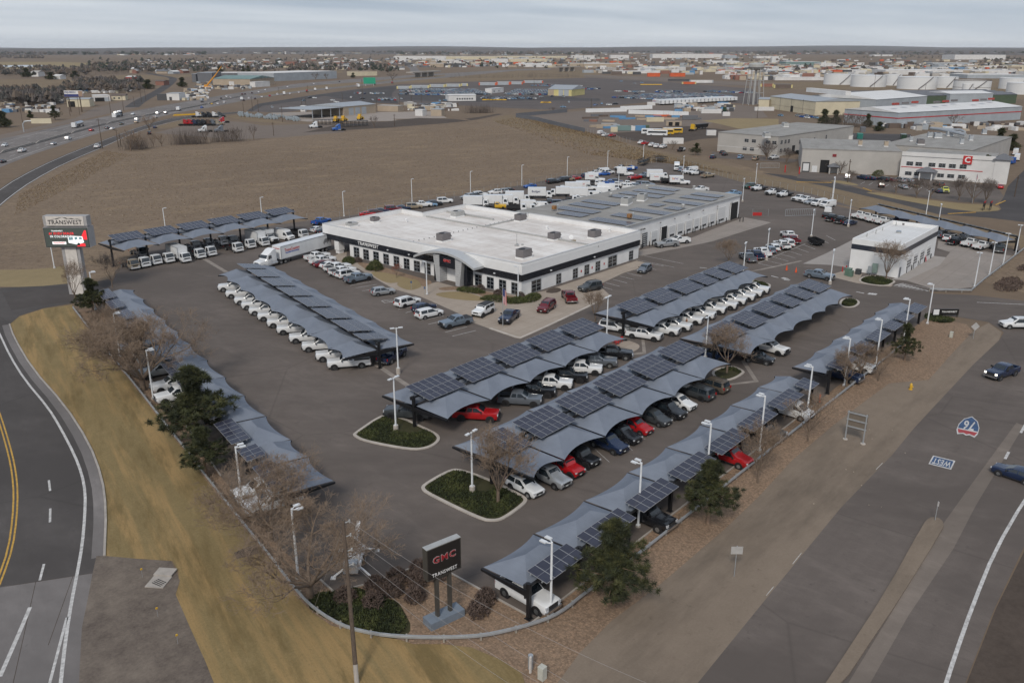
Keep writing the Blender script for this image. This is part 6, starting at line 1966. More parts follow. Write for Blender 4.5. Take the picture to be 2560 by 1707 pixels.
def bare_tree(seed,h,spread=.55,stems=5,trunk=.22,tr=.2,twig=.013,dens=1.0,up=.35,depth=5):
 r=random.Random(seed)
 lim,tw=MB(),MB()
 def grow(p,d,ln,rad_,lv):
  steps=3
  q=p
  for k in range(steps):
   d=(d+rvec(r)*.16+Vector((0,0,up*.25))).normalized()
   e=q+d*(ln/steps)
   r1=max(twig*.7,rad_*(1-.28*(k+1)/steps))
   (lim if lv<2 else tw).tube(q,e,max(rad_*(1-.28*k/steps),twig),r1,6 if lv<1 else(4 if lv<2 else 3),0,False)
   q=e
   if lv>=1 and lv<depth and k<2:
    for _ in range(int(r.random()<.75*dens)+0):
     s=(d*.75+rvec(r)*.75).normalized()
     grow(q,s,ln*r.uniform(.45,.7),r1*.6,lv+1)
  if lv<depth:
   for _ in range(2+int(r.random()<.55*dens)):
    s=(d*1.0+rvec(r)*(.62+.1*lv)).normalized()
    grow(q,s,ln*r.uniform(.58,.80),r1*.68,lv+1)
 lim.tube((0,0,0),(0,0,h*trunk),tr,tr*.82,8)
 for k in range(stems):
  a=2*PI*(k+r.uniform(-.3,.3))/stems
  d=Vector((math.cos(a)*spread,math.sin(a)*spread,1)).normalized()
  grow(Vector((0,0,h*trunk*r.uniform(.8,1))),d,h*.27,tr*.5,0)
 return lim,tw
def fit(mbs,h):
 zs=max(v[2]for m in mbs for v in m.v)
 k=h/zs
 for m in mbs:
  m.v=[(x*k,y*k,z*k)for x,y,z in m.v]
TREEP={}
def tree_proto(kind,**a):
 lim,tw=bare_tree(**a)
 fit((lim,tw),a['h'])
 print(kind,len(lim.f),len(tw.f))
 TREEP[kind]=(lim.mesh('trunk',BARK,True,60),tw.mesh('crown',a.get('m')or TWIG),a['h'])
tree_proto('vase',seed=3,h=8,spread=.55,stems=7,tr=.17,depth=5,trunk=.16,dens=1.0,twig=.011)
tree_proto('vase2',seed=8,h=8,spread=.75,stems=6,tr=.17,depth=5,trunk=.2,dens=1.0,twig=.011)
tree_proto('big',seed=5,h=11,spread=.95,stems=8,tr=.24,depth=6,dens=.85,up=.42,trunk=.12,twig=.0095)
tree_proto('big2',seed=21,h=11,spread=.9,stems=8,tr=.26,depth=6,dens=.85,up=.40,trunk=.14,twig=.0095)
tree_proto('thin',seed=14,h=9,spread=.6,stems=6,tr=.13,depth=5,dens=.7,trunk=.2)
tree_proto('far',seed=31,h=9,spread=.8,stems=5,tr=.28,depth=3,dens=.9,twig=.05,trunk=.15)
def tree(kind,p,h,label,rz=None,twig=None,group=None,wide=1.0,cat='bare tree'):
 lim,tw,h0=TREEP[kind]
 t=thing('bare_tree',label,cat,(p[0],p[1],0),RN.uniform(0,6.28)if rz is None else rz,group)
 k=h/h0
 for nm,me,m in(('trunk',lim,None),('crown',tw,twig)):
  o=put(nm,me,t)
  o.scale=(k*wide,k*wide,k)
  if m:
   paint(o,m)
 return t
def spray(mb,c,size,n,r,mi,up=.5,w=.22):
 for _ in range(n):
  d=(rvec(r)+Vector((0,0,up))).normalized()
  s=d.cross(rvec(r)).normalized()*size*w
  a=c-s*.5
  b_=c+s*.5
  mb.face([a,b_,c+d*size*r.uniform(.7,1.2)],mi)
def pine(seed,h,width,base=.28,clumps=1000,gap=.25,csize=.55):
 r=random.Random(seed)
 tr,nd=MB(),MB()
 lean=Vector((r.uniform(-.04,.04),r.uniform(-.04,.04),0))
 P=[Vector((0,0,0))+lean*(h*k/6)*k/6+Vector((0,0,h*.96*k/6))for k in range(7)]
 for k in range(6):
  tr.tube(P[k],P[k+1],.19*h/8*(1-k/6.5),.19*h/8*(1-(k+1)/6.5),8,0,False)
 nb=46
 per=max(3,clumps//nb)
 for b_ in range(nb):
  f=base+(1-base)*((b_+r.random())/nb)
  z=h*f*.95
  q=(f-base)/(1-base)
  R=width*(math.sin(min(1,q*1.35+.30)*PI)**.7*.9+.1)*r.uniform(.86,1.06)if q<.75 else width*(1.05-q)*r.uniform(1.3,1.75)
  a=b_*2.399+r.uniform(-.3,.3)
  s=Vector((0,0,z))+lean*z
  e=s+Vector((math.cos(a)*R,math.sin(a)*R,R*r.uniform(.1,.45)))
  tr.tube(s,e,.05,.015,4,0,False)
  for c in range(per):
   g_=1-r.random()**1.3*.70
   ctr=s.lerp(e,g_)+Vector((r.gauss(0,1),r.gauss(0,1),r.gauss(.2,.6)))*(R*.12+.12)
   mi=r.choice((0,0,1,1,1,2))
   for _n in range(46 if csize<1 else 12):
    d=(rvec(r)+Vector((0,0,.45))).normalized()
    w_=d.cross(rvec(r)).normalized()*csize*.055
    q_=ctr+d*csize*.12
    nd.face([q_-w_,q_+w_,ctr+d*csize*r.uniform(.6,1.0)],mi)
 return tr,nd
PINEP=[]
for sd_,w_,cl,ba in((4,2.7,700,.20),(9,2.4,520,.28),(15,3.0,420,.16)):
 a_,b_=pine(sd_,8.0,w_,ba,cl)
 PINEP.append((a_.mesh('trunk',PBARK,True,60),b_.mesh('crown',NEED)))
a_,b_=pine(22,9.0,3.0,.03,420,csize=1.4)
PINEP.append((a_.mesh('trunk',PBARK),b_.mesh('crown',NEED)))
def evergreen(k,p,h,label,wide=1.0,group=None,name='pine_tree'):
 t=thing(name,label,'evergreen tree',(p[0],p[1],0),RN.uniform(0,6.28),group)
 s=h/(8.0 if k<3 else 9.0)
 for nm,me in zip(('trunk','crown'),PINEP[k]):
  o=put(nm,me,t)
  o.scale=(s*wide,s*wide,s)
 return t
def th(z,xb,yb,yt):
 return tall(px(z,xb,yb)[1],px(z,xb,yt)[1])
for k,z,xb,yb,yt,l_,w_ in(('vase','N3',450,1105,400,'bare tree on the near juniper island beside a lamp with concrete foot',1.0),('vase2','N4',1132,985,500,'bare tree on the small island between the SUV canopy and empty canopy',1.05),('vase','M2',1745,830,585,'bare tree at the plaza kerb hiding a dark SUV',.9),('vase2','M3',330,445,245,'bare tree behind the far end of the white pickup canopy',1.0),('vase','S',945,1405,480,'bare tree in front of the small white building',.85),('big','N5',365,755,330,'large bare tree on the left bed, upper of two trunks',1.4),('big2','N5',452,850,290,'large bare tree on the left bed with forked trunk by the lamp',1.4),('big2','Q3',350,1005,300,'large bare tree at the lower left corner beside the juniper bed',1.45),('big','Q3',95,640,0,'broad bare tree over the lower end of the left canopy',1.45),('big','N5',230,640,255,'bare tree above the left bed nearest the dark pine',.8),('thin','M1',520,700,380,'bare tree in front of the tall roadside sign',1.0),('thin','M1',770,600,335,'reddish bare tree before the left end of the tall canopy',1.15),('vase2','N6',1090,988,480,'bare tree on the right gravel, nearest of the row, beside the second pine',.8),('thin','N6',1437,702,290,'slim bare tree on the right gravel behind the sign back',1.2),('vase2','N6',1700,335,20,'bare tree by the rail before the far right canopy',1.1),('thin','N6',1925,285,10,'slim bare tree on the right gravel left of the far pine',1.2),('vase','N6',1800,240,-30,'bare tree against the far right canopy middle',1.0)):
 tree(k,g(z,xb,yb),th(z,xb,yb,yt),l_,None,TWIGG if 'reddish' in l_ else None,None,w_)
tree('thin',g('K',578,533),th('K',578,533,420),'small red-twigged sapling on the plaza lawn',None,TWIGR)
for q,(xb,yb,yt)in enumerate(((410,362,215),(560,398,260),(1385,612,480),(1540,650,480),(1640,655,500),(1860,668,470),(1965,685,500),(2060,695,480),(965,470,360),(1045,528,430),(840,455,370),(1270,600,500))):
 tree('vase' if q%2 else 'far',g('P6',xb,yb),th('P6',xb,yb,yt),('bare tree before the two-storey windows of pale warehouse','bare tree at the corner by the green crates','bare tree leftmost in the office lawn row','bare tree second in the office lawn row','bare tree third in the office lawn row','bare tree left of the lawn flagpole','bare tree right behind the lawn flagpole','large bare tree rightmost in the office lawn row','slim bare tree beside the warehouse porch','bare tree by a lamp in the office car park','bare tree before the dark warehouse door','low bare tree at the car park kerb')[q],None,TWIGG,'bare trees round the office')
for k,z,xb,yb,yt,w_,l_ in((0,'N5',800,1180,640,1.34,'big dark pine beside the left canopy'),(1,'N5',850,1395,1030,1.4,'lower dark pine at the left rail below the big pine'),(0,'M1',640,775,515,1.3,'dark pine beside the entrance at the far left'),(0,'Y',1000,1470,190,1.18,'bushy pine on the right gravel beside the nearest twin lamp'),(1,'N6',745,1275,755,1.25,'pine with open crown on right gravel, second from camera'),(2,'M3',1535,1100,815,.95,'lopsided pine on right gravel near the lot exit')):
 evergreen(k,g(z,xb,yb),th(z,xb,yb,yt),l_,w_)
for k,z,xb,yb,yt,w_,l_ in((2,'P6',2040,520,315,1.0,'tall dark evergreen before the red emblem'),(2,'T3',105,1062,975,1.5,'broad evergreen at the edge of the dry grass bank'),(3,'P6',2245,290,165,1.6,'dark evergreen at right end of broad warehouse, nearer'),(3,'P6',2160,250,120,1.4,'dark evergreen at right end of broad warehouse, farther'),(3,'P5',625,700,565,1.3,'dark cedar left in the grove before the striped works'),(3,'P5',720,700,575,1.3,'dark cedar second in the grove before the striped works'),(3,'P5',1000,720,605,1.1,'dark cedar at right end of the grove before the striped works'),(3,'P5',1095,755,675,2.0,'round green evergreen at right end of the grove'),(2,'P1',625,862,690,1.2,'dark evergreen beside the billboard lot'),(3,'P1',55,945,760,1.5,'dark evergreen at the far left edge by the frontage road'),(3,'P1',345,840,755,1.4,'small evergreen behind the highway sign'),(3,'P1',310,378,275,2.0,'dark evergreen left of the white cottage'),(3,'P1',572,405,320,2.2,'round dark evergreen beside the low cottage'),(3,'P1',848,388,308,2.2,'dark evergreen by the dry meadow'),(3,'P1',1668,512,405,2.2,'broad dark evergreen on the side road'),(3,'P1',1360,440,405,2.0,'small evergreen left of the red barn'),(3,'P1',2060,490,380,1.6,'dark evergreen in front of the grey sheds'),(3,'P2',318,322,248,1.6,'dark evergreen behind the crane boom'),(3,'P2',580,318,248,1.0,'slim dark evergreen in the far treeline, left one'),(3,'P2',640,318,248,1.2,'dark evergreen in the far treeline, right one'),(3,'P2',1820,384,328,1.6,'dark evergreen by the interstate')):
 evergreen(k,g(z,xb,yb),th(z,xb,yb,yt),l_,w_,None,'evergreen_tree')
for z,xb,yb,yt,w_,l_ in(('P1',1690,985,790,1.1,'round bare tree on the frontage road bend'),('P1',1480,1215,950,1.0,'bare tree at left of the thicket by the frontage road'),('P1',1575,1200,1010,1.0,'bare tree second in the thicket by the frontage road'),('P1',1740,1170,1000,.7,'slim bare tree in the thicket'),('P1',1830,1160,1010,.8,'bare tree in the middle of the thicket'),('P2',160,1130,930,.6,'slim bare tree right of the thicket'),('P2',345,1110,960,.7,'bare tree before the truck yard'),('P2',450,1100,940,.6,'slim bare tree before the truck yard'),('P2',510,1100,930,.8,'bare tree at right end of the thicket'),('P2',700,1090,900,.6,'thin pale bare tree in the dirt yard'),('P2',2060,950,800,.8,'pale bare tree by the soil heap'),('P3',1812,780,705,1.2,'round bare tree at the fenced yard corner'),('P5',1745,712,600,1.2,'broad bare tree before the red stripe'),('P5',800,710,590,1.1,'pale bare tree left in the grove before the works'),('P5',880,712,595,1.1,'pale bare tree right in the grove before the works'),('P5',950,715,610,1.0,'grey bare tree at end of the grove before the works'),('P4',1000,1200,1080,1.0,'bare tree behind the field fence'),('P4',2060,1310,1090,.9,'bare tree before the pale warehouse'),('P2',2265,420,320,1.4,'broad bare tree above the green highway sign'),('P2',1400,410,320,1.2,'bare tree before the long grey warehouse, left'),('P2',1520,405,330,1.0,'bare tree before the long grey warehouse, right'),('P2',850,470,365,1.3,'bare tree right of the teal roof'),('P2',770,400,330,1.3,'bare tree behind the teal-roofed warehouse')):
 tree('far',g(z,xb,yb),th(z,xb,yb,yt),l_,None,TWIGG if z!='P1' else None,None,w_)
def thicket(name,P,n,h,mt,seed=1):
 r=random.Random(seed)
 mb=MB()
 W=[g(*q)for q in P]
 for _ in range(n):
  k=r.random()*(len(W)-1)
  a=W[int(k)].lerp(W[int(k)+1],k-int(k))
  c=Vector((a.x+r.gauss(0,2.2),a.y+r.gauss(0,2.2),0))
  d=Vector((r.gauss(0,.25),r.gauss(0,.25),1)).normalized()
  mb.tube(c,c+d*h*r.uniform(.4,1.1),.05,.02,3,0,False)
 tag(mb.build(name,mt),kind='stuff')
thicket('bare_thicket',[('P1',1440,1200),('P1',1640,1180)],260,7,TWIGG)
thicket('bare_thicket',[('P1',1990,1140),('P1',2300,1130)],420,8,TWIGG,2)
thicket('bare_thicket',[('P2',240,1110),('P2',560,1100)],240,8,TWIGG,3)
thicket('bare_thicket',[('P3',860,785),('P3',1110,780)],420,7,TWIGG,4)
thicket('bare_thicket',[('P1',900,640),('P1',0,720)],900,8,TWIGG,5)
thicket('bare_thicket',[('P1',600,520),('P1',1300,560),('P1',1600,470)],900,8,TWIGG,6)
thicket('bare_thicket',[('P1',0,350),('P1',900,360),('P1',1600,330),('P2',300,320)],1500,11,TWIGG,7)
thicket('bare_thicket',[('P3',650,390),('P3',1500,380),('P3',2100,380)],700,9,TWIGG,8)
thicket('bare_thicket',[('P5',640,705),('P5',1000,725)],300,8,TWIGG,9)
def inside(P,x,y):
 c=False
 j=len(P)-1
 for i in range(len(P)):
  if(P[i].y>y)!=(P[j].y>y)and x<(P[j].x-P[i].x)*(y-P[i].y)/(P[j].y-P[i].y)+P[i].x:
   c=not c
  j=i
 return c
def groundcover(name,P,dens,size,mats,seed,hole=(),inset=.45):
 r=random.Random(seed)
 mb=MB()
 x0,x1,y0,y1=min(p.x for p in P),max(p.x for p in P),min(p.y for p in P),max(p.y for p in P)
 c=sum(P,Vector((0,0)))/len(P)
 Q=[p+(c-p).normalized()*inset for p in P]
 for _ in range(int((x1-x0)*(y1-y0)*dens)):
  x,y=r.uniform(x0,x1),r.uniform(y0,y1)
  if not inside(Q,x,y)or any((x-h[0])**2+(y-h[1])**2<h[2]**2 for h in hole):
   continue
  lum=math.sin(x*1.3+2*math.sin(y*.9))+r.gauss(0,.8)
  spray(mb,Vector((x,y,.10+size*.5*r.random())),size,3,r,0 if lum<-.3 else(1 if lum<1.0 else 2),.5,.5)
 tag(mb.build(name,mats),kind='stuff')
for k,W in enumerate(ISLE_W):
 hole={0:[(*g('N3',330,975),1.5)],1:[(*g('A',330,905),2.0)],2:[(*g('N4',1140,1000),1.8)]}.get(k,[])
 if k==1:
  hole.append((*g('A',250,840),1.6))
 groundcover('juniper_cover',W,55,.30,LEAFG,40+k,hole)
JB=smooth_line(poly('Q3',(300,1050),(400,965),(500,975),(600,935),(690,950),(760,1010),(900,1020),(950,1100),(1000,1200),(940,1278),(700,1240),(480,1165)),1,True)
sheet('juniper_litter',M_ISLE,JB,9)
groundcover('juniper_cover',JB,60,.34,LEAFG,60)
groundcover('juniper_cover',smooth_line(poly('M3',(1640,790),(1700,775),(1880,815),(1900,830),(1850,850),(1700,840)),1,True),34,.36,LEAFG,61)
for k,P in enumerate((poly('M3',(2120,610),(2180,540),(2290,530),(2352,560),(2352,610),(2250,640)),poly('M3',(2280,480),(2352,440),(2420,440),(2400,500)))):
 groundcover('dead_cover',smooth_line(P,1,True),10,.4,LEAFD,70+k,(),.1)
def shrub(label,p,rx,rz_,mats,n=420,size=.3,seed=0,name='shrub',ry=None,rot=0.0,group=None,up=.35):
 r=random.Random(seed+int(p[0]*10))
 t=thing(name,label,'shrub',(p[0],p[1],0),rot,group)
 mb=MB()
 for _ in range(n):
  d=rvec(r)
  d.z=abs(d.z)
  f=.55+.45*r.random()**.4
  c=Vector((d.x*rx*f,d.y*(ry or rx)*f,d.z*rz_*f+.1))
  spray(mb,c,size*r.uniform(.7,1.3),4,r,r.randrange(len(mats)),up,.3)
 mb.build('foliage',mats,t)
 s=MB()
 for k in range(7):
  a=2*PI*k/7
  s.tube((0,0,0),(math.cos(a)*rx*.5,math.sin(a)*(ry or rx)*.5,rz_*.6),.04,.015,4)
 s.build('stem',LEAFD[0],t)
for k,(x,y)in enumerate(((760,925),(900,870),(875,955),(1045,820),(1035,895),(1018,990),(750,1030),(570,995),(1468,1005),(1420,1080),(1160,850))):
 shrub('%s dormant brown shrub in the gravel round the double-post sign'%('leftmost','second','third','uppermost','middle','low middle','small one by juniper bed, a','one inside juniper bed, a','upper right-hand','lower right-hand','half hidden')[k],g('Q3',x,y+30),.95,1.25,LEAFD,300,.30,k,'brown_shrub',None,0,'brown shrubs round the sign',.8)
for l_,z,x,y,rx,ry,rz_,rot in(('clipped green hedge at left end of the front beds','K',252,428,2.6,1.5,1.1,.9),('tall loose green shrub in the front beds','K',435,478,1.7,1.7,2.1,0),('small round green shrub beside the tall loose one','K',397,476,.9,.9,.7,0),('long low hedge right of the silver entrance','K',1085,628,3.2,1.2,.75,-1.3),('clipped green hedge at the front corner, left part','K',1265,690,3.4,1.2,1.0,-1.2),('clipped green hedge at the front corner, middle part','K',1400,700,2.2,1.3,.9,-.6),('clipped green hedge at the front corner, right part','K',1505,680,2.8,1.4,1.0,.25),('dark green hedge before the broad warehouse','P6',1250,480,5.5,1.6,2.0,0),('dark shrub at the foot of pale grey warehouse','P6',250,303,2.4,2.0,2.4,0)):
 shrub(l_,g(z,x,y),rx,rz_,HEDGE,900,.28,3,'green_shrub',ry,rot)
for l_,z,x,y in(('brown dormant shrub beside the left hedge','K',318,425),('brown dormant shrub before the right window','K',1152,615),('brown dormant shrub at the foot of the corner pole, left','K',1272,648),('brown dormant shrub at the foot of the corner pole, right','K',1425,668)):
 shrub(l_,g(z,x,y),.9,1.0,LEAFD,220,.28,5,'brown_shrub',None,0,None,.8)
def tufts(name,quads,n,hgt,mats,seed):
 r=random.Random(seed)
 mb=MB()
 for _ in range(n):
  A,B_,C_,E_=r.choice(quads)
  u,v=r.random(),r.random()
  p=A.lerp(B_,u).lerp(E_.lerp(C_,u),v)
  spray(mb,Vector((p.x,p.y,0)),hgt*r.uniform(.5,1.2),3,r,r.randrange(len(mats)),1.3,.45)
 tag(mb.build(name,mats),kind='stuff')
DRY=[mat('dry_grass_pale',(.30,.225,.13),.95),mat('dry_grass_brown',(.21,.145,.08),.95),mat('dry_grass_dark',(.13,.09,.055),.95)]
q=lambda*P:tuple(g(*p)for p in P)
tufts('dry_grass',[q(('T2',1050,830),('T2',1240,800),('T2',1990,1000),('T2',1700,1060)),q(('T2',1240,800),('T2',1690,905),('T2',1990,995),('T2',1400,880)),q(('T2',1700,1060),('T2',1990,1000),('T3',400,1200),('T2',2352,1130))],9000,.55,DRY,5)
tufts('dry_grass',[q(('T1',100,1480),('T1',130,1330),('T1',720,1030),('T1',900,1060)),q(('T1',200,1560),('T1',900,1060),('T2',0,1000),('T2',0,1450)),q(('T2',0,1450),('T2',0,950),('T2',1100,860),('T2',1800,1100))],16000,.30,DRY,6)
r=random.Random(12)
lit=MB()
for _ in range(70):
 p=g('T1',r.uniform(50,2300),r.uniform(1060,1500))if r.random()<.7 else g('N6',r.uniform(1200,2200),r.uniform(300,1200))
 if p.y<20:
  continue
 k=1.0 if p.y>120 else .35
 lit.box((p.x,p.y,.05),(k*r.uniform(.15,.6),k*r.uniform(.1,.4),.08*k),r.uniform(0,3),0,.7)
tag(lit.build('litter',WM['tan']),kind='stuff')
# street furniture
HEADM=mat('lamp_head',(.62,.64,.66),.4)
def lamp(label,p,h=7.1,heads='T',rz=0.0,foot=0.0,group='lamp posts of the dealership'):
 t=thing('lamp_post',label,'lamp post',(p[0],p[1],0),rz,group)
 MB().tube((0,0,.1),(0,0,h),.12,.09,10).build('pole',POLEW,t,True)
 if foot:
  MB().tube((0,0,0),(0,0,foot),.33,.32,14).build('concrete_foot',CONCL,t,True)
 else:
  MB().tube((0,0,0),(0,0,.18),.28,.26,12).build('concrete_foot',CONC,t,True)
 MB().box((0,0,(foot or .18)+.06),(.34,.34,.12)).build('base_plate',POLEW,t)
 spots={'T':((-.62,0),(.62,0)),'V':((.62,.34),(.62,-.34)),'S':((.62,0),)}[heads]
 a=MB()
 for x,y in spots:
  a.tube((0,0,h-.12),(x*.6,y*.9,h-.06),.05,.05,6)
 a.build('arm',POLEW,t)
 for x,y in spots:
  MB().box((x,y,h-.02),(.62,.34,.10)).box((x,y,h-.09),(.5,.26,.05)).build('lamp_head',HEADM,t)
 return t
aL=th7-PI/2
LAMPS=[('N5',515,905,'V',aL,0,'twin lamp on the left bed below the forked bare tree'),('I',606.7,1271,'V',aL,0,'twin lamp on the left bed below the pines'),('Q3',270,880,'V',aL,0,'twin lamp inside the lowest bare tree on the left bed'),('M1',655,752,'V',aL,0,'twin lamp beside the dark pine at the entrance'),('N5',305,640,'V',aL,0,'twin lamp lost among the twigs of the upper left trees'),('Q3',1883,1118,'V',PI/2,0,'twin lamp at the near corner, nearest to the camera'),('I',1595,1316,'V',PI/2,0,'twin lamp behind the bushy pine'),('N6',735,985,'V',PI/2,0,'twin lamp behind the second pine'),('N6',1103,768,'V',PI/2,0,'twin lamp with a bare tree at its foot, right rail'),('N6',1428,538,'V',PI/2,0,'twin lamp above the sign back on the right rail'),('N6',1688,318,'V',PI/2,0,'twin lamp before the far right canopy'),('M3',1338,1125,'V',PI/2,0,'twin lamp among slim bare trees near the far pine'),('M3',1528,965,'V',PI/2,0,'twin lamp behind the lopsided pine'),('M3',1690,848,'V',PI/2,0,'twin lamp at the lot exit beside the small white sign'),('A',190,935,'T',.1,.75,'two-headed lamp on the juniper island before the front canopy'),('N3',250,1022,'T',.1,.75,'two-headed lamp on the nearest juniper island'),('N2',1994,1425,'T',-.5,.9,'two-headed lamp with tall concrete foot at the end of the left canopy'),('N4',122,690,'T',.1,.75,'two-headed lamp between the front canopy and the white pickup canopy'),('N4',948,880,'T',.1,.75,'two-headed lamp between the SUV canopy and empty canopy'),('M3',430,520,'T',.3,.75,'two-headed lamp at the far end of the white pickup canopy'),('M3',590,412,'T',.3,.75,'two-headed lamp with concrete foot in the middle row'),('Q2',704,480,'T',.3,.75,'two-headed lamp behind the black dump trailer'),('Q2',991,393,'T',.3,.75,'two-headed lamp with concrete foot by the dark hatchback'),('Q2',850,838,'T',.3,.75,'two-headed lamp at the far end of the empty canopy'),('Q4',1047,472,'T',.3,.6,'two-headed lamp off the corner of the service building'),('Q4',1170,310,'T',.3,.6,'two-headed lamp behind the white plough truck'),('Q4',1896,460,'T',.3,.6,'two-headed lamp behind the white vans'),('Q4',483,225,'T',.3,.6,'two-headed lamp beside the white shuttle bus'),('Q1',1516,305,'T',.3,.6,'two-headed lamp rising behind the grey service roof'),('S',2003,400,'T',.3,.6,'two-headed lamp behind the small white building'),('Q2',1592,310,'S',PI,0,'single lamp beyond the black-beamed canopy'),('Q2',873,182,'S',PI,0,'single lamp by the fence behind the vans'),('I',2435.8,717.3,'V',PI,0,'twin lamp first along the rear slab rail'),('I',2473,688,'V',PI,0,'twin lamp second along the rear slab rail'),('I',2507.4,662.2,'V',PI,0,'twin lamp third along the rear slab rail'),('I',2538.4,638,'V',PI,0,'twin lamp fourth along the rear slab rail'),('M1',373,468,'S',0,0,'single lamp beside the tall roadside sign')]
for k,(x,y)in enumerate(((28,1482),(493,1382),(893,1322),(1243,1272),(1553,1207),(1828,1160),(2072,1112))):
 LAMPS.append(('T2',x,y,'S',0,0,'single lamp %s from the left along the stubble field fence'%ORD[k]))
LAMPS+=[('N1',715,330,'S',0,0,'single lamp behind the second bay of the tall canopy'),('N1',1592,215,'S',0,0,'single lamp behind the right end of the tall canopy'),('K',787,650,'S',PI/2,0,'single lamp before the silver entrance'),('K',1409,688,'S',PI/2,0,'single lamp at the front corner of white building')]
for z,x,y,hd_,rz,ft,l_ in LAMPS:
 lamp(l_,g(z,x,y),7.1 if z not in('K',)else 6.6,hd_,rz,ft)
def guard_rail(label,P,step=3.0):
 t=thing('guard_rail',label,'guard rail',(0,0,0),0,'guard rails')
 for a,b in zip(P,P[1:]):
  d=b-a
  MB().box(((a.x+b.x)/2,(a.y+b.y)/2,.62),(d.length+.02,.10,.30),math.atan2(d.y,d.x)).box(((a.x+b.x)/2,(a.y+b.y)/2,.62),(d.length,.16,.09),math.atan2(d.y,d.x)).build('rail',GALV,t)
 acc=0
 pm=MB().box((0,0,.36),(.14,.16,.72)).mesh('post',mat('rail_post',(.30,.27,.23),.8))
 for a,b in zip(P,P[1:]):
  d=(b-a)
  L=d.length
  while acc<L:
   p=a.lerp(b,acc/L)
   n=Vector((-d.y,d.x)).normalized()*.16
   put('post',pm,t,(p.x+n.x,p.y+n.y,0),math.atan2(d.y,d.x))
   acc+=step
  acc-=L
guard_rail('long pale guard rail curving round the corner of the lot',rail_s)
guard_rail('guard rail along the rear slab by the gravel',[g('Q2',1625,872,.6),g('Q2',1800,880,.6),g('Q2',1945,882,.6),g('Q2',2040,800,.6),g('Q2',2200,678,.6),g('Q2',2352,560,.6),g('Q2',2500,450,.6)])
for k,(x,y)in enumerate(((0,0),)):
 pass
p=g('M1',545,640)
t=thing('pylon_sign','tall roadside sign with cream TRANSWEST header over a lit advertising screen','sign',(p.x,p.y,0),0)
a,c=g('M1',350,290,9.5),g('M1',620,290,9.5)
rz=math.atan2((c-a).y,(c-a).x)
CREAMP=mat('sign_cream',(.60,.56,.52),.5)
STON=mat('sign_grey',(.34,.33,.33),.5)
t.rotation_euler=(0,0,rz)
dist=p.length
def sz(px_):
 return px_/2.7349*math.hypot(dist,40)/FOC*.985
hp=lambda y:tall(px('M1',545,640)[1],px('M1',545,y)[1])
zc0,zc1,zb0,zb1=hp(290),hp(148),hp(140),hp(70)
wS,wH=sz(268),sz(262)
MB().box((0,0,zc0/2),(sz(70),1.2,zc0)).build('column',CREAMP,t)
MB().box((-sz(46),0,zc0/2),(sz(18),1.1,zc0)).box((sz(46),0,zc0/2),(sz(18),1.1,zc0)).build('column_wing',STON,t)
MB().box((0,0,(zc0+zc1)/2),(wS,2.4,zc1-zc0)).build('screen_cabinet',STON,t)
MB().box((0,-1.22,(zc0+zc1)/2),(wS-.1,.04,zc1-zc0-.1)).build('screen_border',TRIM,t)
SCR=lamp_mat('screen_dark',(.035,.042,.038),.8)
SCW,SCRD,SCG=lamp_mat('screen_white',(.75,.78,.78),.55),lamp_mat('screen_red',(.75,.03,.04),.6),lamp_mat('screen_grey',(.12,.2,.22),.6)
hS=zc1-zc0
MB().box((0,-1.25,(zc0+zc1)/2),(wS-.3,.03,hS-.3)).build('screen',SCR,t)
def on_sign(s_,size,m,x,z,w=None,y=-1.28,nm='screen_lettering'):
 o=text(s_,size,m,t,nm,.006,.008,w)
 o.rotation_euler=(PI/2,0,0)
 o.location=(x,y,z)
 return o
zt_=(zc0+zc1)/2
on_sign('TRANSWEST',.34,SCW,-wS*.19,zt_+hS*.33,wS*.26)
on_sign('#1 ISUZU DEALER',.62,SCRD,-wS*.10,zt_+hS*.20,wS*.56)
on_sign('IN COLORADO',.60,SCW,-wS*.12,zt_+hS*.05,wS*.48)
MB().box((-wS*.18,-1.275,zt_-hS*.27),(wS*.31,.015,hS*.13)).build('screen_badge',SCW,t)
on_sign('TRANSWEST',.42,SCRD,-wS*.18,zt_-hS*.27,wS*.27,-1.29)
sc=MB()
def spoly(P,m,nm,y=-1.275):
 b=MB()
 b.face([(x*wS,y,zt_+z*hS)for x,z in P])
 b.build(nm,m,t)
spoly([(.33,.02),(.42,.36),(.46,.36),(.46,-.10),(.40,-.10)],SCRD,'screen_red_shape')
spoly([(.20,-.44),(.30,-.30),(.40,-.30),(.40,-.44)],SCRD,'screen_red_shape',-1.276)
spoly([(.03,.02),(.11,.09),(.36,.06),(.38,-.24),(.27,-.32),(.20,-.34),(.03,-.26)],SCW,'screen_truck',-1.28)
spoly([(.05,.04),(.14,.065),(.145,-.11),(.045,-.13)],SCG,'screen_truck_glass',-1.285)
spoly([(.18,.03),(.245,.03),(.24,-.08),(.18,-.12)],SCG,'screen_truck_glass',-1.285)
spoly([(.28,.02),(.34,.02),(.345,-.08),(.28,-.09)],SCG,'screen_truck_glass',-1.285)
b=MB().tube((.255*wS,-1.27,zt_-.33*hS),(.255*wS,-1.30,zt_-.33*hS),hS*.07,hS*.07,14)
b.build('screen_truck_wheel',TRIM,t)
MB().box((0,0,(zb0+zb1)/2),(wH,1.7,zb1-zb0)).build('header_cabinet',STON,t)
MB().box((0,-.88,(zb0+zb1)/2),(wH*.86,.06,zb1-zb0-.12)).build('header_face',CREAMP,t)
DK=mat('sign_dark_letter',(.012,.014,.02),.4)
hh_=zb1-zb0
on_sign('TRANSWEST',.9,DK,0,zb0+hh_*.36,wH*.78,-.93,'lettering').scale=(1,1.25,1)
mt=MB()
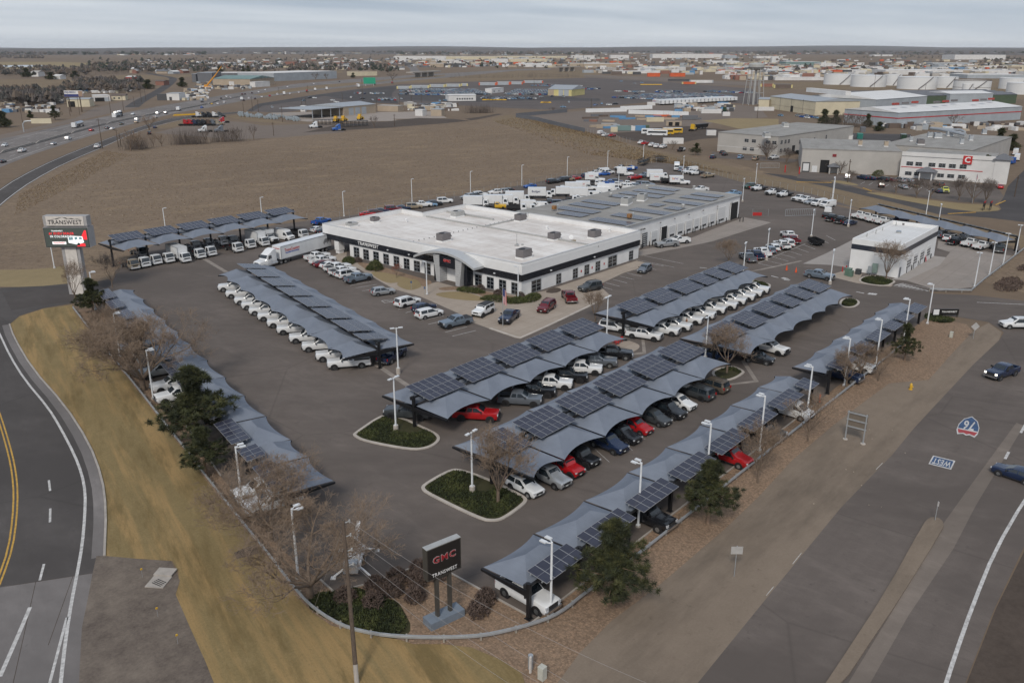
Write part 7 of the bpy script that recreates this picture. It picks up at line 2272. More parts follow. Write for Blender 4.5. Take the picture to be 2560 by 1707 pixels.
for P in([(-.40,.56),(-.28,.64),(-.15,.80),(-.05,.88),(-.12,.76),(-.20,.66),(-.22,.72)],[(-.05,.90),(.04,.84),(.10,.68),(.03,.74)],[(.08,.72),(.16,.80),(.24,.72),(.18,.70)],[(.22,.70),(.30,.74),(.40,.60),(.33,.66)]):
 mt.face([(x*wH,-.93,zb0+z*hh_)for x,z in P])
mt.build('mountain_emblem',DK,t)
a,c=g('Q3',1172,1160),g('Q3',1232,1135)
m_=(a+c)/2
A3,C3=g('Q3',1118,838,4.6),g('Q3',1280,770,4.6)
rz=math.atan2((C3-A3).y,(C3-A3).x)
t=thing('post_sign','black double-post sign reading GMC TRANSWEST on a blue-grey plinth','sign',(m_.x,m_.y,0),rz)
MB().box((0,0,.35),(3.3,1.3,.7)).build('plinth',mat('plinth_blue_grey',(.15,.18,.22),.8),t)
BLKS=mat('sign_black',(.014,.013,.013),.35)
OLIVE=mat('sign_bronze',(.06,.055,.048),.5)
for s in(-1,1):
 MB().box((s*.62,0,2.6),(.26,.34,4.6)).build('post',OLIVE,t)
MB().box((0,0,4.35),(1.1,.2,.28)).build('crossbar',OLIVE,t)
MB().box((0,0,6.0),(3.3,.60,2.9)).build('cabinet',OLIVE,t)
MB().box((0,0,7.46),(3.3,.62,.06)).build('cabinet_top',UNITL,t)
MB().box((0,-.31,6.0),(3.1,.03,2.7)).build('sign_face',BLKS,t)
for s_,sz_,m,z,w in(('GMC',.84,mat('chrome_letter2',(.45,.44,.45),.3,.5),6.25,2.24),('GMC',.78,mat('deep_red_letter',(.34,.02,.03),.4),6.25,2.12),('TRANSWEST',.44,LW,4.92,2.4)):
 o=text(s_,sz_,m,t,'lettering',.03 if sz_==.84 else .004,.008,w,1.15)
 o.rotation_euler=(PI/2,0,0)
 o.location=(0,-.335 if sz_!=.78 else-.35,z)
pu=g('Q3',645,1555)
hU=tall(px('Q3',645,1555)[1],px('Q3',557,515)[1])*.985
t=thing('utility_pole','leaning weathered wooden utility pole with a pale foot, nearest the camera','utility pole',(pu.x,pu.y,0))
WOOD=mat('weathered_wood',(.085,.062,.046),.9,var=.25,scale=4)
top=g('Q3',557,515,hU)-pu
top=Vector((top.x,top.y,hU))
MB().tube((0,0,0),top*.12,.19,.185,10).build('pale_foot',mat('pale_wood',(.34,.31,.28),.9),t,True)
MB().tube(top*.12,top,.185,.12,10).build('shaft',WOOD,t,True)
ins=MB()
att=[.985,.90,.81,.72]
for f in att:
 q_=top*f
 ins.tube(q_,q_+Vector((.5,-.1,0)),.04,.04,6).tube(q_+Vector((.5,-.1,-.12)),q_+Vector((.5,-.1,.12)),.07,.07,8)
ins.build('insulator',UNITL,t)
wires=[((560,525),(2560,1320)),((565,575),(2000,1278)),((570,670),(1400,1278)),((640,775),(1330,1278))]
WIRE=mat('wire_grey',(.30,.28,.27),.5,.4)
for k,(f,end)in enumerate(zip(att,(('B2',2352,1559),('B2',1270,1240),('B2',850,1110),('B2',860,1235)))):
 s_=Vector((pu.x,pu.y,0))+top*f+Vector((.5,-.1,0))
 q_=g(*end,s_.z-.4)
 e_=s_+(Vector((q_.x,q_.y,s_.z-.4))-s_)*(1.25 if k==0 else 2.6)
 w=MB()
 P=[s_.lerp(e_,i/14)-Vector((0,0,1.6*4*(i/14)*(1-i/14)))for i in range(15)]
 w.path(P,.011,4)
 tag(w.build('overhead_wire',WIRE),'thin overhead wire running right from the wooden pole, %s'%('topmost','second from top','third from top','lowest')[k],'wire','overhead wires')
w=MB()
gy=g('Q3',360,1110)
w.tube(Vector((pu.x,pu.y,0))+top*.97,(gy.x,gy.y,.1),.014,.014,4)
gy2=g('Q3',440,1000)
w.tube(Vector((pu.x,pu.y,0))+top*.85,(gy2.x,gy2.y,.1),.012,.012,4)
tag(w.build('guy_wire',WIRE),'thin guy wires slanting left from the wooden utility pole','wire')
p=g('Q3',640,790)
t=thing('boom_lift','white trailer-mounted boom lift half hidden behind the wooden pole','boom lift',(p.x,p.y,0),rad(42))
MB().box((0,0,.8),(3.4,1.3,.5)).box((-.6,0,1.3),(1.2,1.1,.6)).build('chassis',LW,t)
MB().tube((-.8,0,1.6),(3.2,.1,2.5),.26,.20,8).tube((3.1,0,2.5),(.6,.1,2.0),.14,.14,8).build('boom',LW,t)
for s in(-1,1):
 for xx in(-1.5,1.4):
  MB().tube((xx,s*.5,.8),(xx*1.5,s*1.7,.15),.1,.1,6).box((xx*1.5,s*1.7,.06),(.45,.45,.1)).build('outrigger',LW,t)
MB().box((-2.6,0,1.5),(.8,1.3,1.0),0,0,.95).build('basket',GALV,t)
wheels(t,(.2,),.85,.38,.24)
def flag_at(label,p,h,lbl2,rz,sz_=1.0,droop=True):
 t=thing('flagpole',label,'flagpole',(p[0],p[1],0),rz)
 MB().tube((0,0,0),(0,0,h),.07,.04,8).build('pole',GALV,t,True)
 MB().tube((0,0,h),(0,0,h+.12),.09,.05,8).build('finial',UNITL,t)
 f=thing('flag',lbl2,'flag',(p[0],p[1],h-.35),rz)
 W_,H_,n=(.55 if droop else 2.0)*sz_,(2.3 if droop else 1.3)*sz_,13
 m=[mat('flag_red',(.42,.03,.04),.8),mat('flag_white',(.62,.60,.60),.8),mat('flag_blue',(.03,.045,.16),.8)]
 for k in range(n):
  b=MB()
  for i in range(8):
   def P(u,v):
    x=u*W_
    z=-v*H_-u*(.55*sz_ if droop else .15)
    return Vector((x,.16*sz_*math.sin(u*9+v*2)*u,z))
   if droop:
    u0,u1,v0,v1=k/n,(k+1)/n,i/8,(i+1)/8
    col=2 if(i<4 and k<7)else k%2
   else:
    u0,u1,v0,v1=i/8,(i+1)/8,k/n,(k+1)/n
    col=2 if(i<3 and k<7)else k%2
   b.face([P(u0,v0),P(u1,v0),P(u1,v1),P(u0,v1)],col)
  b.build('stripe',m,f)
hF=th('K',1305,862,560)
flag_at('tall grey flagpole at the plaza kerb',g('K',1305,862),hF,'United States flag drooping from the plaza flagpole',-.6,1.15)
flag_at('flagpole on the lawn before the white office',g('P6',1960,690),9,'small United States flag flying on the office lawn',.1,1.0,False)
def small(name,label,cat,z,x,y,parts,rz=0.0,group=None):
 p=g(z,x,y)
 t=thing(name,label,cat,(p.x,p.y,0),rz,group)
 for nm,mb,m in parts:
  mb.build(nm,m,t)
 return t
def cone_parts():
 return(('base',MB().box((0,0,.03),(.5,.5,.06)),TRIM),('cone',MB().tube((0,0,.06),(0,0,1.15),.22,.05,14),ORNG))
small('traffic_cone','orange traffic cone left of a pair on the lane','traffic cone','M3',728,482,cone_parts(),0,'traffic cones')
small('traffic_cone','orange traffic cone right of a pair on the lane','traffic cone','M3',792,496,cone_parts(),0,'traffic cones')
small('channelizer_post','orange plastic marker post on the gravel behind the rail','marker post','N6',1518,432,(('post',MB().tube((0,0,.05),(0,0,1.2),.13,.09,10),ORNG),('base',MB().box((0,0,.03),(.5,.5,.06)),TRIM)))
small('fire_hydrant','yellow fire hydrant on the bare dirt by the right road','fire hydrant','N6',2148,342,(('barrel',MB().tube((0,0,0),(0,0,.75),.19,.17,12).tube((0,0,.75),(0,0,.95),.2,.08,12),YELP),('outlet',MB().tube((-.3,0,.5),(.3,0,.5),.09,.09,8).tube((0,-.3,.45),(0,0,.45),.11,.11,8),YELP),('flange',MB().tube((0,0,0),(0,0,.08),.27,.27,12),YELP)))
for k,(x,y)in enumerate(((45,1235),(122,1215))):
 small('bollard','red bollard before the pale slab, %s one'%('left','right')[k],'bollard','S',x,y,(('post',MB().tube((0,0,0),(0,0,1.15),.10,.10,10),REDP),('cap',MB().tube((0,0,1.15),(0,0,1.2),.10,.05,10),REDP)),0,'red bollards')
for k,(x,y)in enumerate(((1365,1262),(1470,1198),(1502,1178),(1605,1112),(1640,1094),(1740,1036),(1868,960))):
 small('bollard','black bollard %s from the left before the small building bays'%ORD[k],'bollard','S',x,y,(('post',MB().tube((0,0,0),(0,0,1.1),.10,.10,10),STEELB),('cap',MB().tube((0,0,1.1),(0,0,1.14),.1,.05,10),STEELB)),0,'black bollards at the small building')
for k,(x,y)in enumerate(((84,925),(100,915),(166,897),(193,890),(437,795),(422,800),(498,795),(521,787),(577,768),(596,762),(650,745),(673,738),(727,718),(750,712),(802,696),(824,688),(893,668),(1008,630),(1022,662),(1052,664),(940,650))):
 small('bollard','black bollard %s along the service doors'%(ORD[k]if k<18 else('at the far end, left','at the far end, right','nearest the last open bay')[k-18]),'bollard','Q4',x,y,(('post',MB().tube((0,0,0),(0,0,1.25),.11,.11,10),STEELB),('cap',MB().tube((0,0,1.25),(0,0,1.29),.11,.06,10),STEELB)),0,'bollards along the service doors')
small('red_ladder','red step ladder leaning between the small building bays','ladder','S',1775,1025,(('rail',MB().tube((-.25,0,0),(-.2,.5,2.6),.05,.05,6).tube((.25,0,0),(.2,.5,2.6),.05,.05,6),REDP),('rung',MB().tube((-.25,.1,.5),(.25,.1,.5),.03).tube((-.25,.2,1.05),(.25,.2,1.05),.03).tube((-.25,.3,1.6),(.25,.3,1.6),.03).tube((-.25,.4,2.1),(.25,.4,2.1),.03),REDP)))
a,c=g('N6',1697,685),g('N6',1820,718)
m_=(a+c)/2
t=thing('guide_sign','large road sign seen from the back, three rails on two posts','road sign',(m_.x,m_.y,0),math.atan2((c-a).y,(c-a).x))
wd=(c-a).length
hs=th('N6',1697,685,455)
ALU=mat('sign_back_brown',(.15,.125,.10),.6)
MB().box((0,0,hs-1.1),(wd*1.12,.05,2.2)).build('sign_board',ALU,t)
for s in(-1,1):
 MB().box((s*wd/2,-.1,hs/2),(.14,.12,hs)).build('post',GALV,t)
 MB().tube((s*wd/2,-.1,0),(s*wd/2,-.1,.12),.3,.3,10).build('footing',CONCL,t)
for k in range(3):
 MB().box((0,-.09,hs-.18-k*.9),(wd*1.12,.12,.16)).build('rail',GALV,t)
def back_sign(label,z,x,y,yt,w,h,diamond=False):
 p=g(z,x,y)
 hh=th(z,x,y,yt)
 t=thing('road_sign',label,'road sign',(p.x,p.y,0),AZ-PI/2)
 MB().tube((0,0,0),(0,0,hh),.04,.04,6).build('post',GALV,t)
 b=MB()
 if diamond:
  for s in(0,):
   b.prism([(0,-w*.7),(w*.7,0),(0,w*.7),(-w*.7,0)],-.015,.015)
 else:
  b.box((0,0,0),(w,h,.03))
 o=b.build('sign_plate',mat('sign_back',(.50,.49,.48),.4,.3),t)
 o.rotation_euler=(PI/2,0,0)
 o.location=(0,-.06,hh-h*.55)
back_sign('small blank white road sign on the bare dirt near the camera','B3',370,830,575,1.05,.75)
back_sign('diamond road sign seen from the back near the lot exit','M3',2003,950,830,1.0,1.0,True)
back_sign('thin reflector post at the end of the traffic median','B3',1742,452,290,.16,.5)
p=g('B2',1302,1490)
t=small('marker_stake','pale wooden marker stake with a grey drum, bottom centre','stake','B2',1302,1490,(('stake',MB().box((0,0,.75),(.16,.12,1.5)),CREAMP),('meter_drum',MB().tube((.32,.25,.1),(.32,.25,1.35),.2,.2,12),GALV)))
cabinet('pale telephone pedestal on the gravel, bottom centre','B2',1382,1530,(.5,.5,1.1),mat('pedestal_cream',(.45,.45,.40),.6),0,'pedestal')
cabinet('pale telephone pedestal on the gravel near the far right canopy','M3',1852,940,(.45,.45,.95),mat('pedestal_cream',(.45,.45,.40),.6),0,'pedestal')
p=g('M3',1810,800)
t=thing('entrance_sign','low black-lettered service entrance sign by the lot exit','sign',(p.x,p.y,0),AZ-PI/2)
MB().box((0,0,.95),(4.6,.2,1.1)).build('sign_face',BLKS,t)
MB().box((-1.7,-.11,.95),(1.0,.03,.95)).build('logo_panel',LW,t)
MB().box((-2.2,0,.3),(.2,.2,.6)).box((2.2,0,.3),(.2,.2,.6)).build('post',OLIVE,t)
o=text('TRANSWEST',.42,LW,t,'lettering',.01,.01,2.7)
o.rotation_euler=(PI/2,0,0)
o.location=(.6,-.115,1.0)
for k,(x,y)in enumerate(((390,745),(455,753))):
 pass
t=small('drain_inlet','concrete storm drain inlet with a slab in the bare dirt','drain','B1',1085,870,(('apron',MB().box((0,0,.05),(1.7,1.7,.1),.4),CONC),('slab',MB().box((1.25,.6,.14),(1.1,1.7,.14),.4),CONC)),.2)
for k in range(4):
 MB().box((-.4+.2*k,-.2,.115),(.06,1.1,.03)).build('grate_bar',STEELB,t)
for k,(x,y)in enumerate(((975,835),(1080,1105),(1217,1290))):
 small('marker_flag','tiny yellow survey marker in the bare dirt, %s one'%('upper','middle','lower')[k],'marker','B1',x,y,(('stem',MB().tube((0,0,0),(0,0,.8),.015),GALV),('tip',MB().box((0,0,.85),(.16,.1,.14)),YELP)),0,'survey markers')
for k in range(3):
 P0=rail_s[22+k]if len(rail_s)>30 else rail_s[0]
for k,(x,y)in enumerate(((190,735),(240,722),(212,745))):
 small('patio_chair','red metal chair on the paved pad, %s one'%('left','right','front')[k],'chair','N4',x,y,(('seat',MB().box((0,0,.45),(.5,.5,.05)),REDP),('backrest',MB().box((-.24,0,.75),(.05,.5,.55)),REDP),('leg',MB().tube((.2,.2,0),(.2,.2,.45),.03).tube((.2,-.2,0),(.2,-.2,.45),.03).tube((-.2,.2,0),(-.2,.2,.45),.03).tube((-.2,-.2,0),(-.2,-.2,.45),.03),REDP)),1.2*k,'red patio chairs')
for k,(z,x,y)in enumerate((('K',772,652),('K',680,612))):
 small('bay_sign','small blue disabled-bay sign at the plaza walk, %s one'%('right','left')[k],'sign',z,x,y,(('post',MB().tube((0,0,0),(0,0,1.6),.03),GALV),('plate',MB().box((0,0,1.5),(.32,.04,.45)),BLUEM)),-.7,'disabled-bay signs')
for z,x,y in(('K',470,673),('K',540,712),('Q4',640,905)):
 pass
def person(label,p,rz,shirt,trous):
 t=thing('person',label,'person',(p[0],p[1],0),rz)
 vs_=[(0,0,.95),(0,0,1.15),(0,0,1.38),(0,0,1.50),(0,.01,1.62),(0,.02,1.74),(.19,0,1.40),(.25,.03,1.15),(.24,.13,.92),(-.19,0,1.40),(-.25,.02,1.14),(-.25,.08,.90),(.10,0,.88),(.12,.05,.48),(.12,-.02,.08),(.13,.14,.04),(-.10,0,.88),(-.12,-.08,.48),(-.12,-.16,.08),(-.13,-.01,.04)]
 es=[(0,1),(1,2),(2,3),(3,4),(4,5),(2,6),(6,7),(7,8),(2,9),(9,10),(10,11),(0,12),(12,13),(13,14),(14,15),(0,16),(16,17),(17,18),(18,19)]
 rr_=[.15,.15,.17,.06,.10,.09,.075,.055,.04,.075,.055,.04,.10,.07,.05,.045,.10,.07,.05,.045]
 me=D.meshes.new('body')
 me.from_pydata(vs_,es,[])
 o=put('body',me,t)
 md=o.modifiers.new('skin','SKIN')
 for i,v in enumerate(me.skin_vertices[0].data):
  v.radius=(rr_[i],rr_[i]*.8)
  v.use_root=i==0
 o.modifiers.new('sub','SUBSURF').levels=1
 dg=bpy.context.evaluated_depsgraph_get()
 m2=D.meshes.new_from_object(o.evaluated_get(dg))
 o.modifiers.clear()
 o.data=m2
 m2.materials.clear()
 skin=mat('skin',(.42,.25,.18),.6)
 for m in(skin,shirt,trous,TRIM):
  m2.materials.append(m)
 for f in m2.polygons:
  z,x=f.center.z,abs(f.center.x)
  f.material_index=3 if z<.1 else(2 if z<.95 and x<.22 else(0 if z>1.5 or z<.98 else 1))
  f.use_smooth=True
 MB().tube((0,-.01,1.70),(0,-.01,1.84),.108,.07,10).build('hair',TRIM,t)
person('person in a tan top and dark trousers walking beside the white pickups',g('M3',43,872),1.0,mat('tan_shirt',(.32,.16,.10),.8),mat('dark_trousers',(.05,.045,.05),.8))
LINK=mat('chain_link',(.20,.19,.18),.6,.3)
def fence(label,P,h=2.2,step=3.2):
 t=thing('chain_link_fence',label,'fence')
 pm=MB().tube((0,0,0),(0,0,h),.04,.04,5).mesh('post',GALV)
 w=MB()
 for a,b in zip(P,P[1:]):
  L=(b-a).length
  n=max(1,int(L/step))
  for k in range(n):
   p=a.lerp(b,k/n)
   put('post',pm,t,(p.x,p.y,0))
  d=b-a
  m=(a+b)/2
  for z in(.12,h*.25,h*.5,h*.75,h-.02):
   w.box((m.x,m.y,z),(L,.012 if z<h-.1 else .05,.012 if z<h-.1 else .05),math.atan2(d.y,d.x))
  nn=int(L/.8)
  for k in range(nn):
   p=a.lerp(b,(k+.5)/nn)
   w.box((p.x,p.y,h/2),(.012,.012,h),math.atan2(d.y,d.x))
 o=w.build('wire_mesh',LINK,t)
 o['kind']='stuff'
fence('chain-link fence between the stubble field and the back parking row',[g(*q)for q in(('N1',2000,195),('T2',0,1500),('T2',480,1405),('Q1',130,335),('Q1',560,255),('Q1',780,215),('Q1',1190,128),('Q1',1450,90),('Q1',1720,48),('Q1',1900,20))])
fence('chain-link fence behind the work trucks and vans',[g(*q)for q in(('Q1',1900,20),('Q4',430,105),('Q4',640,165),('Q4',860,235),('Q4',1050,290),('Q4',1330,335),('Q4',1700,405),('Q4',2140,530))])
fence('chain-link fence across the back drive beside the sliding gate',[g('Q4',1290,612),g('Q4',1140,612),g('Q4',1040,590)])
fence('dark screened fence along the contractor yard',[g(*q)for q in(('P3',1400,830),('P3',1640,870),('P3',1920,940),('P3',2180,1000),('P4',250,1060),('P4',560,1130))],2.4,4)
scr=MB()
SP=[g(*q)for q in(('P3',1400,832),('P3',1640,872),('P3',1920,942),('P3',2180,1002))]
for a,b in zip(SP,SP[1:]):
 d=b-a
 scr.box(((a.x+b.x)/2,(a.y+b.y)/2,1.2),(d.length,.08,2.4),math.atan2(d.y,d.x))
a,c=g('P3',1400,826),g('P3',1980,775)
d=c-a
scr.box(((a.x+c.x)/2,(a.y+c.y)/2,1.2),(d.length,.08,2.4),math.atan2(d.y,d.x))
tag(scr.build('privacy_screen',WM['slate']),'dark privacy screen round the corner of contractor yard','screen fence')
def gate(label,a,c,h,m):
 d=c-a
 t=thing('sliding_gate',label,'gate',(a.x,a.y,0),math.atan2(d.y,d.x))
 L=d.length
 MB().box((L/2,0,h),(L,.08,.1)).box((L/2,0,.2),(L,.08,.1)).box((0,0,h/2),(.1,.1,h)).box((L,0,h/2),(.1,.1,h)).build('gate_frame',m,t)
 for k in range(1,16):
  MB().box((L*k/16,0,h/2),(.05,.05,h-.3)).build('bar',m,t)
gate('grey sliding gate before the white vans',g('Q4',1452,612),g('Q4',1735,606),2.0,GALV)
gate('wide grey gate on the industrial lane',g('P6',362,425),g('P6',505,425),2.0,GALV)
small('plough_blade','red snow plough blade standing at the back drive','plough','Q4',1185,605,(('blade',MB().box((0,0,.5),(2.6,.25,.9)),REDP),('frame',MB().box((0,.5,.4),(.9,.8,.3)),TRIM)),AZ-PI/2)
for k,(x,y)in enumerate(((1450,195),(1585,210))):
 p=g('Q4',x,y)
 small('bollard','tall red bollard at the dock ramp, %s one'%('left','right')[k],'bollard','Q4',x,y,(('post',MB().tube((0,0,0),(0,0,2.6),.22,.22,8),REDP),('cap',MB().tube((0,0,2.6),(0,0,2.7),.22,.1,8),REDP)),0,'dock ramp bollards')
 # back lot behind the buildings
FG='vehicles along the stubble field fence'
for kd,x,y,c_,l_ in(('sedan',190,1462,'red','red sedan at the left end of the fence row'),('cuv',243,1450,'dark red','dark crossover beside the red sedan in the fence row'),('sedan',283,1440,'dark blue','dark blue sedan third in the fence row'),('suv',362,1425,'maroon','maroon SUV in the fence row'),('sedan',428,1420,'dark blue','dark sedan right of the maroon SUV in the fence row'),('suv',505,1407,'tan','tan SUV in the fence row'),('pickup',562,1398,'white','white truck right of the tan SUV in the fence row'),('sedan',612,1397,'light blue','pale blue sedan in the fence row'),('cuv',650,1388,'black','dark crossover right of the pale blue sedan'),('suv',715,1369,'white','white SUV alone near the first back lamp')):
 car(kd,'T2',x,y,-35,c_,l_,FG,simple=True)
for kd,x,y,dg,c_,l_ in(('suv',175,325,175,'silver','silver SUV left in the fence row behind the roof'),('suv',252,320,-20,'black','black SUV between the silver and white SUVs'),('suv',283,303,-20,'white','white off-road SUV behind the black one'),('cuv',420,283,150,'white','white crossover in a trio by the fence'),('cuv',480,277,150,'silver','silver crossover in a trio by the fence'),('sedan',527,268,150,'black','black car in a trio by the fence'),('sedan',730,230,165,'blue','royal blue sedan alone by the fence'),('suv',935,188,-15,'black','black SUV by the fence, left of two'),('suv',1018,173,165,'black','black SUV by the fence, right of two'),('cuv',1075,167,-15,'tan','tan crossover behind the black SUVs'),('sedan',1133,160,-15,'red','bright red coupe by the fence'),('cuv',1237,136,-15,'dark blue','dark blue crossover before the white pickup by the fence'),('pickup',1310,118,150,'white','white pickup by the fence, left of the blue car'),('sedan',1388,122,150,'blue','small bright blue car by the fence'),('van',1370,96,160,'white','white van behind the small blue car'),('suv',1428,106,-15,'white','white SUV right of the small blue car'),('flatbed',1545,68,170,'white','white work truck at the far corner of the back lot'),('pickup',1628,75,170,'blue','bright blue pickup at the far corner of the back lot'),('pickup',1662,156,170,'red','bright red pickup behind the service roof'),('pickup',1752,138,165,'steel','blue-grey pickup right of the red one behind the service roof')):
 car(kd,'Q1',x,y,dg,c_,l_,FG,simple=True)
BD=-52
BG='work trucks behind the dealership'
BOXT=(('boxtruck',250,372,BD,'white','white box body lowest behind the white roof'),('boxtruck',425,362,BD,'white','white box truck with dark nose panel, leftmost of the group'),('boxtruck_s',535,355,BD,'white','white box truck second from left behind white roof'),('boxtruck',620,330,BD,'white','white box truck third from left behind white roof'),('flatbed',425,405,BD,'yellow','yellow-cabbed flatbed truck behind the white roof edge'),('cabdump',610,425,BD,'white','white cab-over with black dump body behind white roof'),('highvan',735,398,BD,'white','white high van nearest the grey service roof'),('van',840,402,BD,'white','white van beside the black pickup behind the roof'),('cabover',690,435,BD,'white','white crew cab-over poking above the white roof edge'),('boxtruck',818,295,BD,'white','white box truck lettered Budget in the back lot'),('boxtruck_s',1000,282,BD+180,'white','plain white box truck right of the Budget one, facing away'),('boxtruck',1095,245,BD+180,'white','plain white box behind the Budget box truck'),('cutaway',1235,232,BD,'white','white box truck with a red mark before the stake truck'),('boxtruck',1190,295,BD,'white','white box truck in the middle by the grey roof'),('boxtruck',1430,262,BD,'white','white box truck nearest the lamp above the grey roof'),('pickup_dark',910,380,BD,'black','black pickup between white vans behind the roof'),('suv',992,382,BD,'dark blue','dark blue SUV behind the grey roof corner'),('cabdeck',1060,358,BD,'white','white cab-over flatbed with a blue panel behind the grey roof'),('flatbed',1142,340,BD,'white','white service truck with gear behind the grey roof'),('van',1325,305,BD,'white','white van with a red stripe behind the grey roof'),('highvan',1400,278,BD,'white','white high van behind the grey roof'),('stake',1308,205,BD,'white','white-cabbed stake truck in the back lot'),('cutaway',1310,160,BD,'white','white box truck with red lettering behind the stake truck'),('pickup',1450,205,BD,'blue','blue pickup in the trio behind the grey roof'),('suv',1498,190,BD,'dark blue','dark navy SUV beside the blue pickup'),('pickup',1512,222,BD,'white','white pickup before the navy SUV'),('flatbed',1560,235,BD,'white','white flatbed beside the white pickup behind grey roof'),('pickup',1605,212,BD,'white','white pickup, upper of two behind the grey roof'),('pickup',1622,240,BD,'white','white pickup, lower of two behind the grey roof'),('suv',1690,232,BD,'steel','blue-grey SUV behind the far part of grey roof, left'),('suv',1735,212,BD,'dark blue','navy SUV behind the far part of grey roof, middle'),('suv',1778,215,BD,'steel','steel SUV behind the far part of grey roof, right'),('boxtruck',1862,130,BD,'white','tall white box truck at the far end of the back lot'),('cutaway',1888,165,BD,'white','white box truck with red mark at the far end of back lot'),('cabdump',1970,182,BD,'white','white cab-over with black dump bed at the far end of back lot'),('cutaway',2065,182,BD,'white','white delivery truck with purple and orange lettering'))
tx={}
for kd,x,y,dg,c_,l_ in BOXT:
 tx[l_]=car(kd,'Q1',x,y,dg,c_,l_,BG,simple=True)
PURP,ORNL=mat('decal_purple',(.10,.03,.22),.5),mat('decal_orange',(.62,.16,.02),.5)
def box_sign(t,s_,size,m,x,z,w,y=1.16):
 for s in(-1,1):
  o=text(s_,size,m,t,'lettering',.015,.008,w)
  o.rotation_euler=(PI/2,0,0 if s<0 else PI)
  o.location=(x,s*y,z)
box_sign(tx['white box truck lettered Budget in the back lot'],'Budget',.95,mat('decal_navy',(.02,.03,.12),.5),-1.2,2.35,2.6)
box_sign(tx['white delivery truck with purple and orange lettering'],'Fed',.9,PURP,-1.4,2.2,1.2)
box_sign(tx['white delivery truck with purple and orange lettering'],'Ex',.9,ORNL,-2.4,2.2,.8,1.17)
for l_ in('white box truck with a red mark before the stake truck','white box truck with red mark at the far end of back lot','white box truck with red lettering behind the stake truck'):
 box_sign(tx[l_],'Rentals',.5,RB,-1.4,2.3,1.5)
t=car('flatbed','Q1',1575,120,BD,'white','white bucket truck with folded boom in the back lot',BG,simple=True)
MB().box((-1.2,0,2.0),(3.4,2.1,1.9)).build('utility_body',WHITE,t)
MB().tube((-2.4,0,3.2),(2.6,0,3.3),.18,.14,8).build('boom',LW,t)
MB().box((3.0,0,3.2),(.8,.8,.9)).build('bucket',LW,t)
car('minibus','Q4',425,138,-150,'white','white shuttle bus at the far right of the back lot',BG)
for kd,x,y,dg,c_,l_ in(('suv',468,162,20,'steel','blue-grey SUV beside the white shuttle bus'),('van',560,165,160,'white','white van behind the white pickups by the right fence'),('pickup',540,186,160,'white','white pickup by the right fence before the van'),('flatbed',612,193,160,'white','white flatbed with red side by the right fence'),('pickup',718,222,-15,'tan','tan pickup alone by the right fence'),('suv',1112,320,170,'dark green','dark SUV behind the plough truck'),('flatbed',1205,338,165,'white','white flatbed with red plough at the fence'),('stake',1345,372,165,'white','white stake-bed truck second at the fence'),('flatbed',1450,395,165,'white','white flatbed with ladder rack third at the fence'),('pickup',1588,440,165,'white','white pickup left of a pair by the vans'),('pickup',1650,453,165,'white','white pickup right of a pair by the vans'),('sedan',1692,472,165,'silver','silver sedan between the pickups and vans'),('van',1775,478,165,'white','white cargo van, left of two'),('van',1858,492,165,'white','white cargo van with side doors, right of two'),('pickup',650,355,160,'white','white car roof just above the grey roof edge'),('pickup',960,395,165,'light blue','pale blue and white pickup behind the service building corner')):
 car(kd,'Q4',x,y,dg,c_,l_,'work vehicles by the right fence',simple=True)
small('plough_blade','red snow plough on the front of the white flatbed','plough','Q4',1118,356,(('blade',MB().box((0,0,.5),(2.6,.25,.9)),REDP),('frame',MB().box((0,.5,.4),(.9,.8,.3)),TRIM)),.9)
for k,(x,y)in enumerate(((110,122),(265,98))):
 p=g('Q4',x,y)
 t=thing('lattice_frame','black steel lattice car-trailer frame by the field fence, %s'%('left longer one','right smaller one')[k],'steel frame',(p.x,p.y,0),.3+k)
 b=MB()
 for s in(-1,1):
  for z in(.8,2.4):
   b.box((0,s*1.2,z),(11-5*k,.2,.2))
  for i in range(9):
   b.tube((-5+k*2.5+i*(1.2-.5*k),s*1.2,.8),(-4.4+k*2.5+i*(1.2-.5*k),s*1.2,2.4),.08,.08,4)
 b.build('lattice',STEELB,t)
 MB().box((0,0,1.6),(10-5*k,2.3,.12)).build('deck',STEELB,t)
 # neighbours' cars
for kd,x,y,dg,c_,l_ in(('suv',1022,482,20,'white','black and white SUV at the office car park edge'),('suv',1140,490,60,'dark blue','dark blue SUV in the office car park, left'),('sedan',1195,497,60,'dark blue','dark blue sedan in the office car park, left'),('suv',1292,503,60,'black','black SUV in the office car park'),('sedan',1345,510,60,'dark red','dark red sedan in the office car park'),('suv',1415,510,60,'silver','silver SUV in the office car park'),('sedan',1480,513,60,'silver','pale sedan in the office car park'),('suv',1277,547,20,'black','black SUV in the nearer office row'),('sedan',1443,561,40,'silver','silver sedan behind a bare tree in the office row'),('sedan',1520,548,40,'tan','tan sedan behind bare trees in the office row'),('suv',1708,540,40,'brown','dark SUV below the porch of the white office'),('sedan',1702,592,40,'dark blue','dark blue sedan left of the yellow pickup'),('pickup',1760,590,200,'lemon','bright yellow pickup in the office car park'),('sedan',2170,560,20,'red','red car behind the lawn trees at right'),('sedan',80,301,10,'black','black car at the foot of the pale warehouse, upper'),('sedan',97,316,10,'black','black car at the foot of the pale warehouse, lower'),('cuv',8,337,10,'dark blue','dark blue crossover left in the warehouse car park'),('cuv',215,336,10,'light blue','pale blue crossover in the warehouse car park'),('suv',330,347,10,'tan','tan SUV in the warehouse car park'),('pickup',466,343,175,'white','white pickup in the warehouse car park'),('suv',650,304,60,'black','black SUV beside the green crates')):
 car(kd,'P6',x,y,dg,c_,l_,'cars by the industrial buildings',simple=True)
CR=mat('green_crate',(.02,.17,.14),.6)
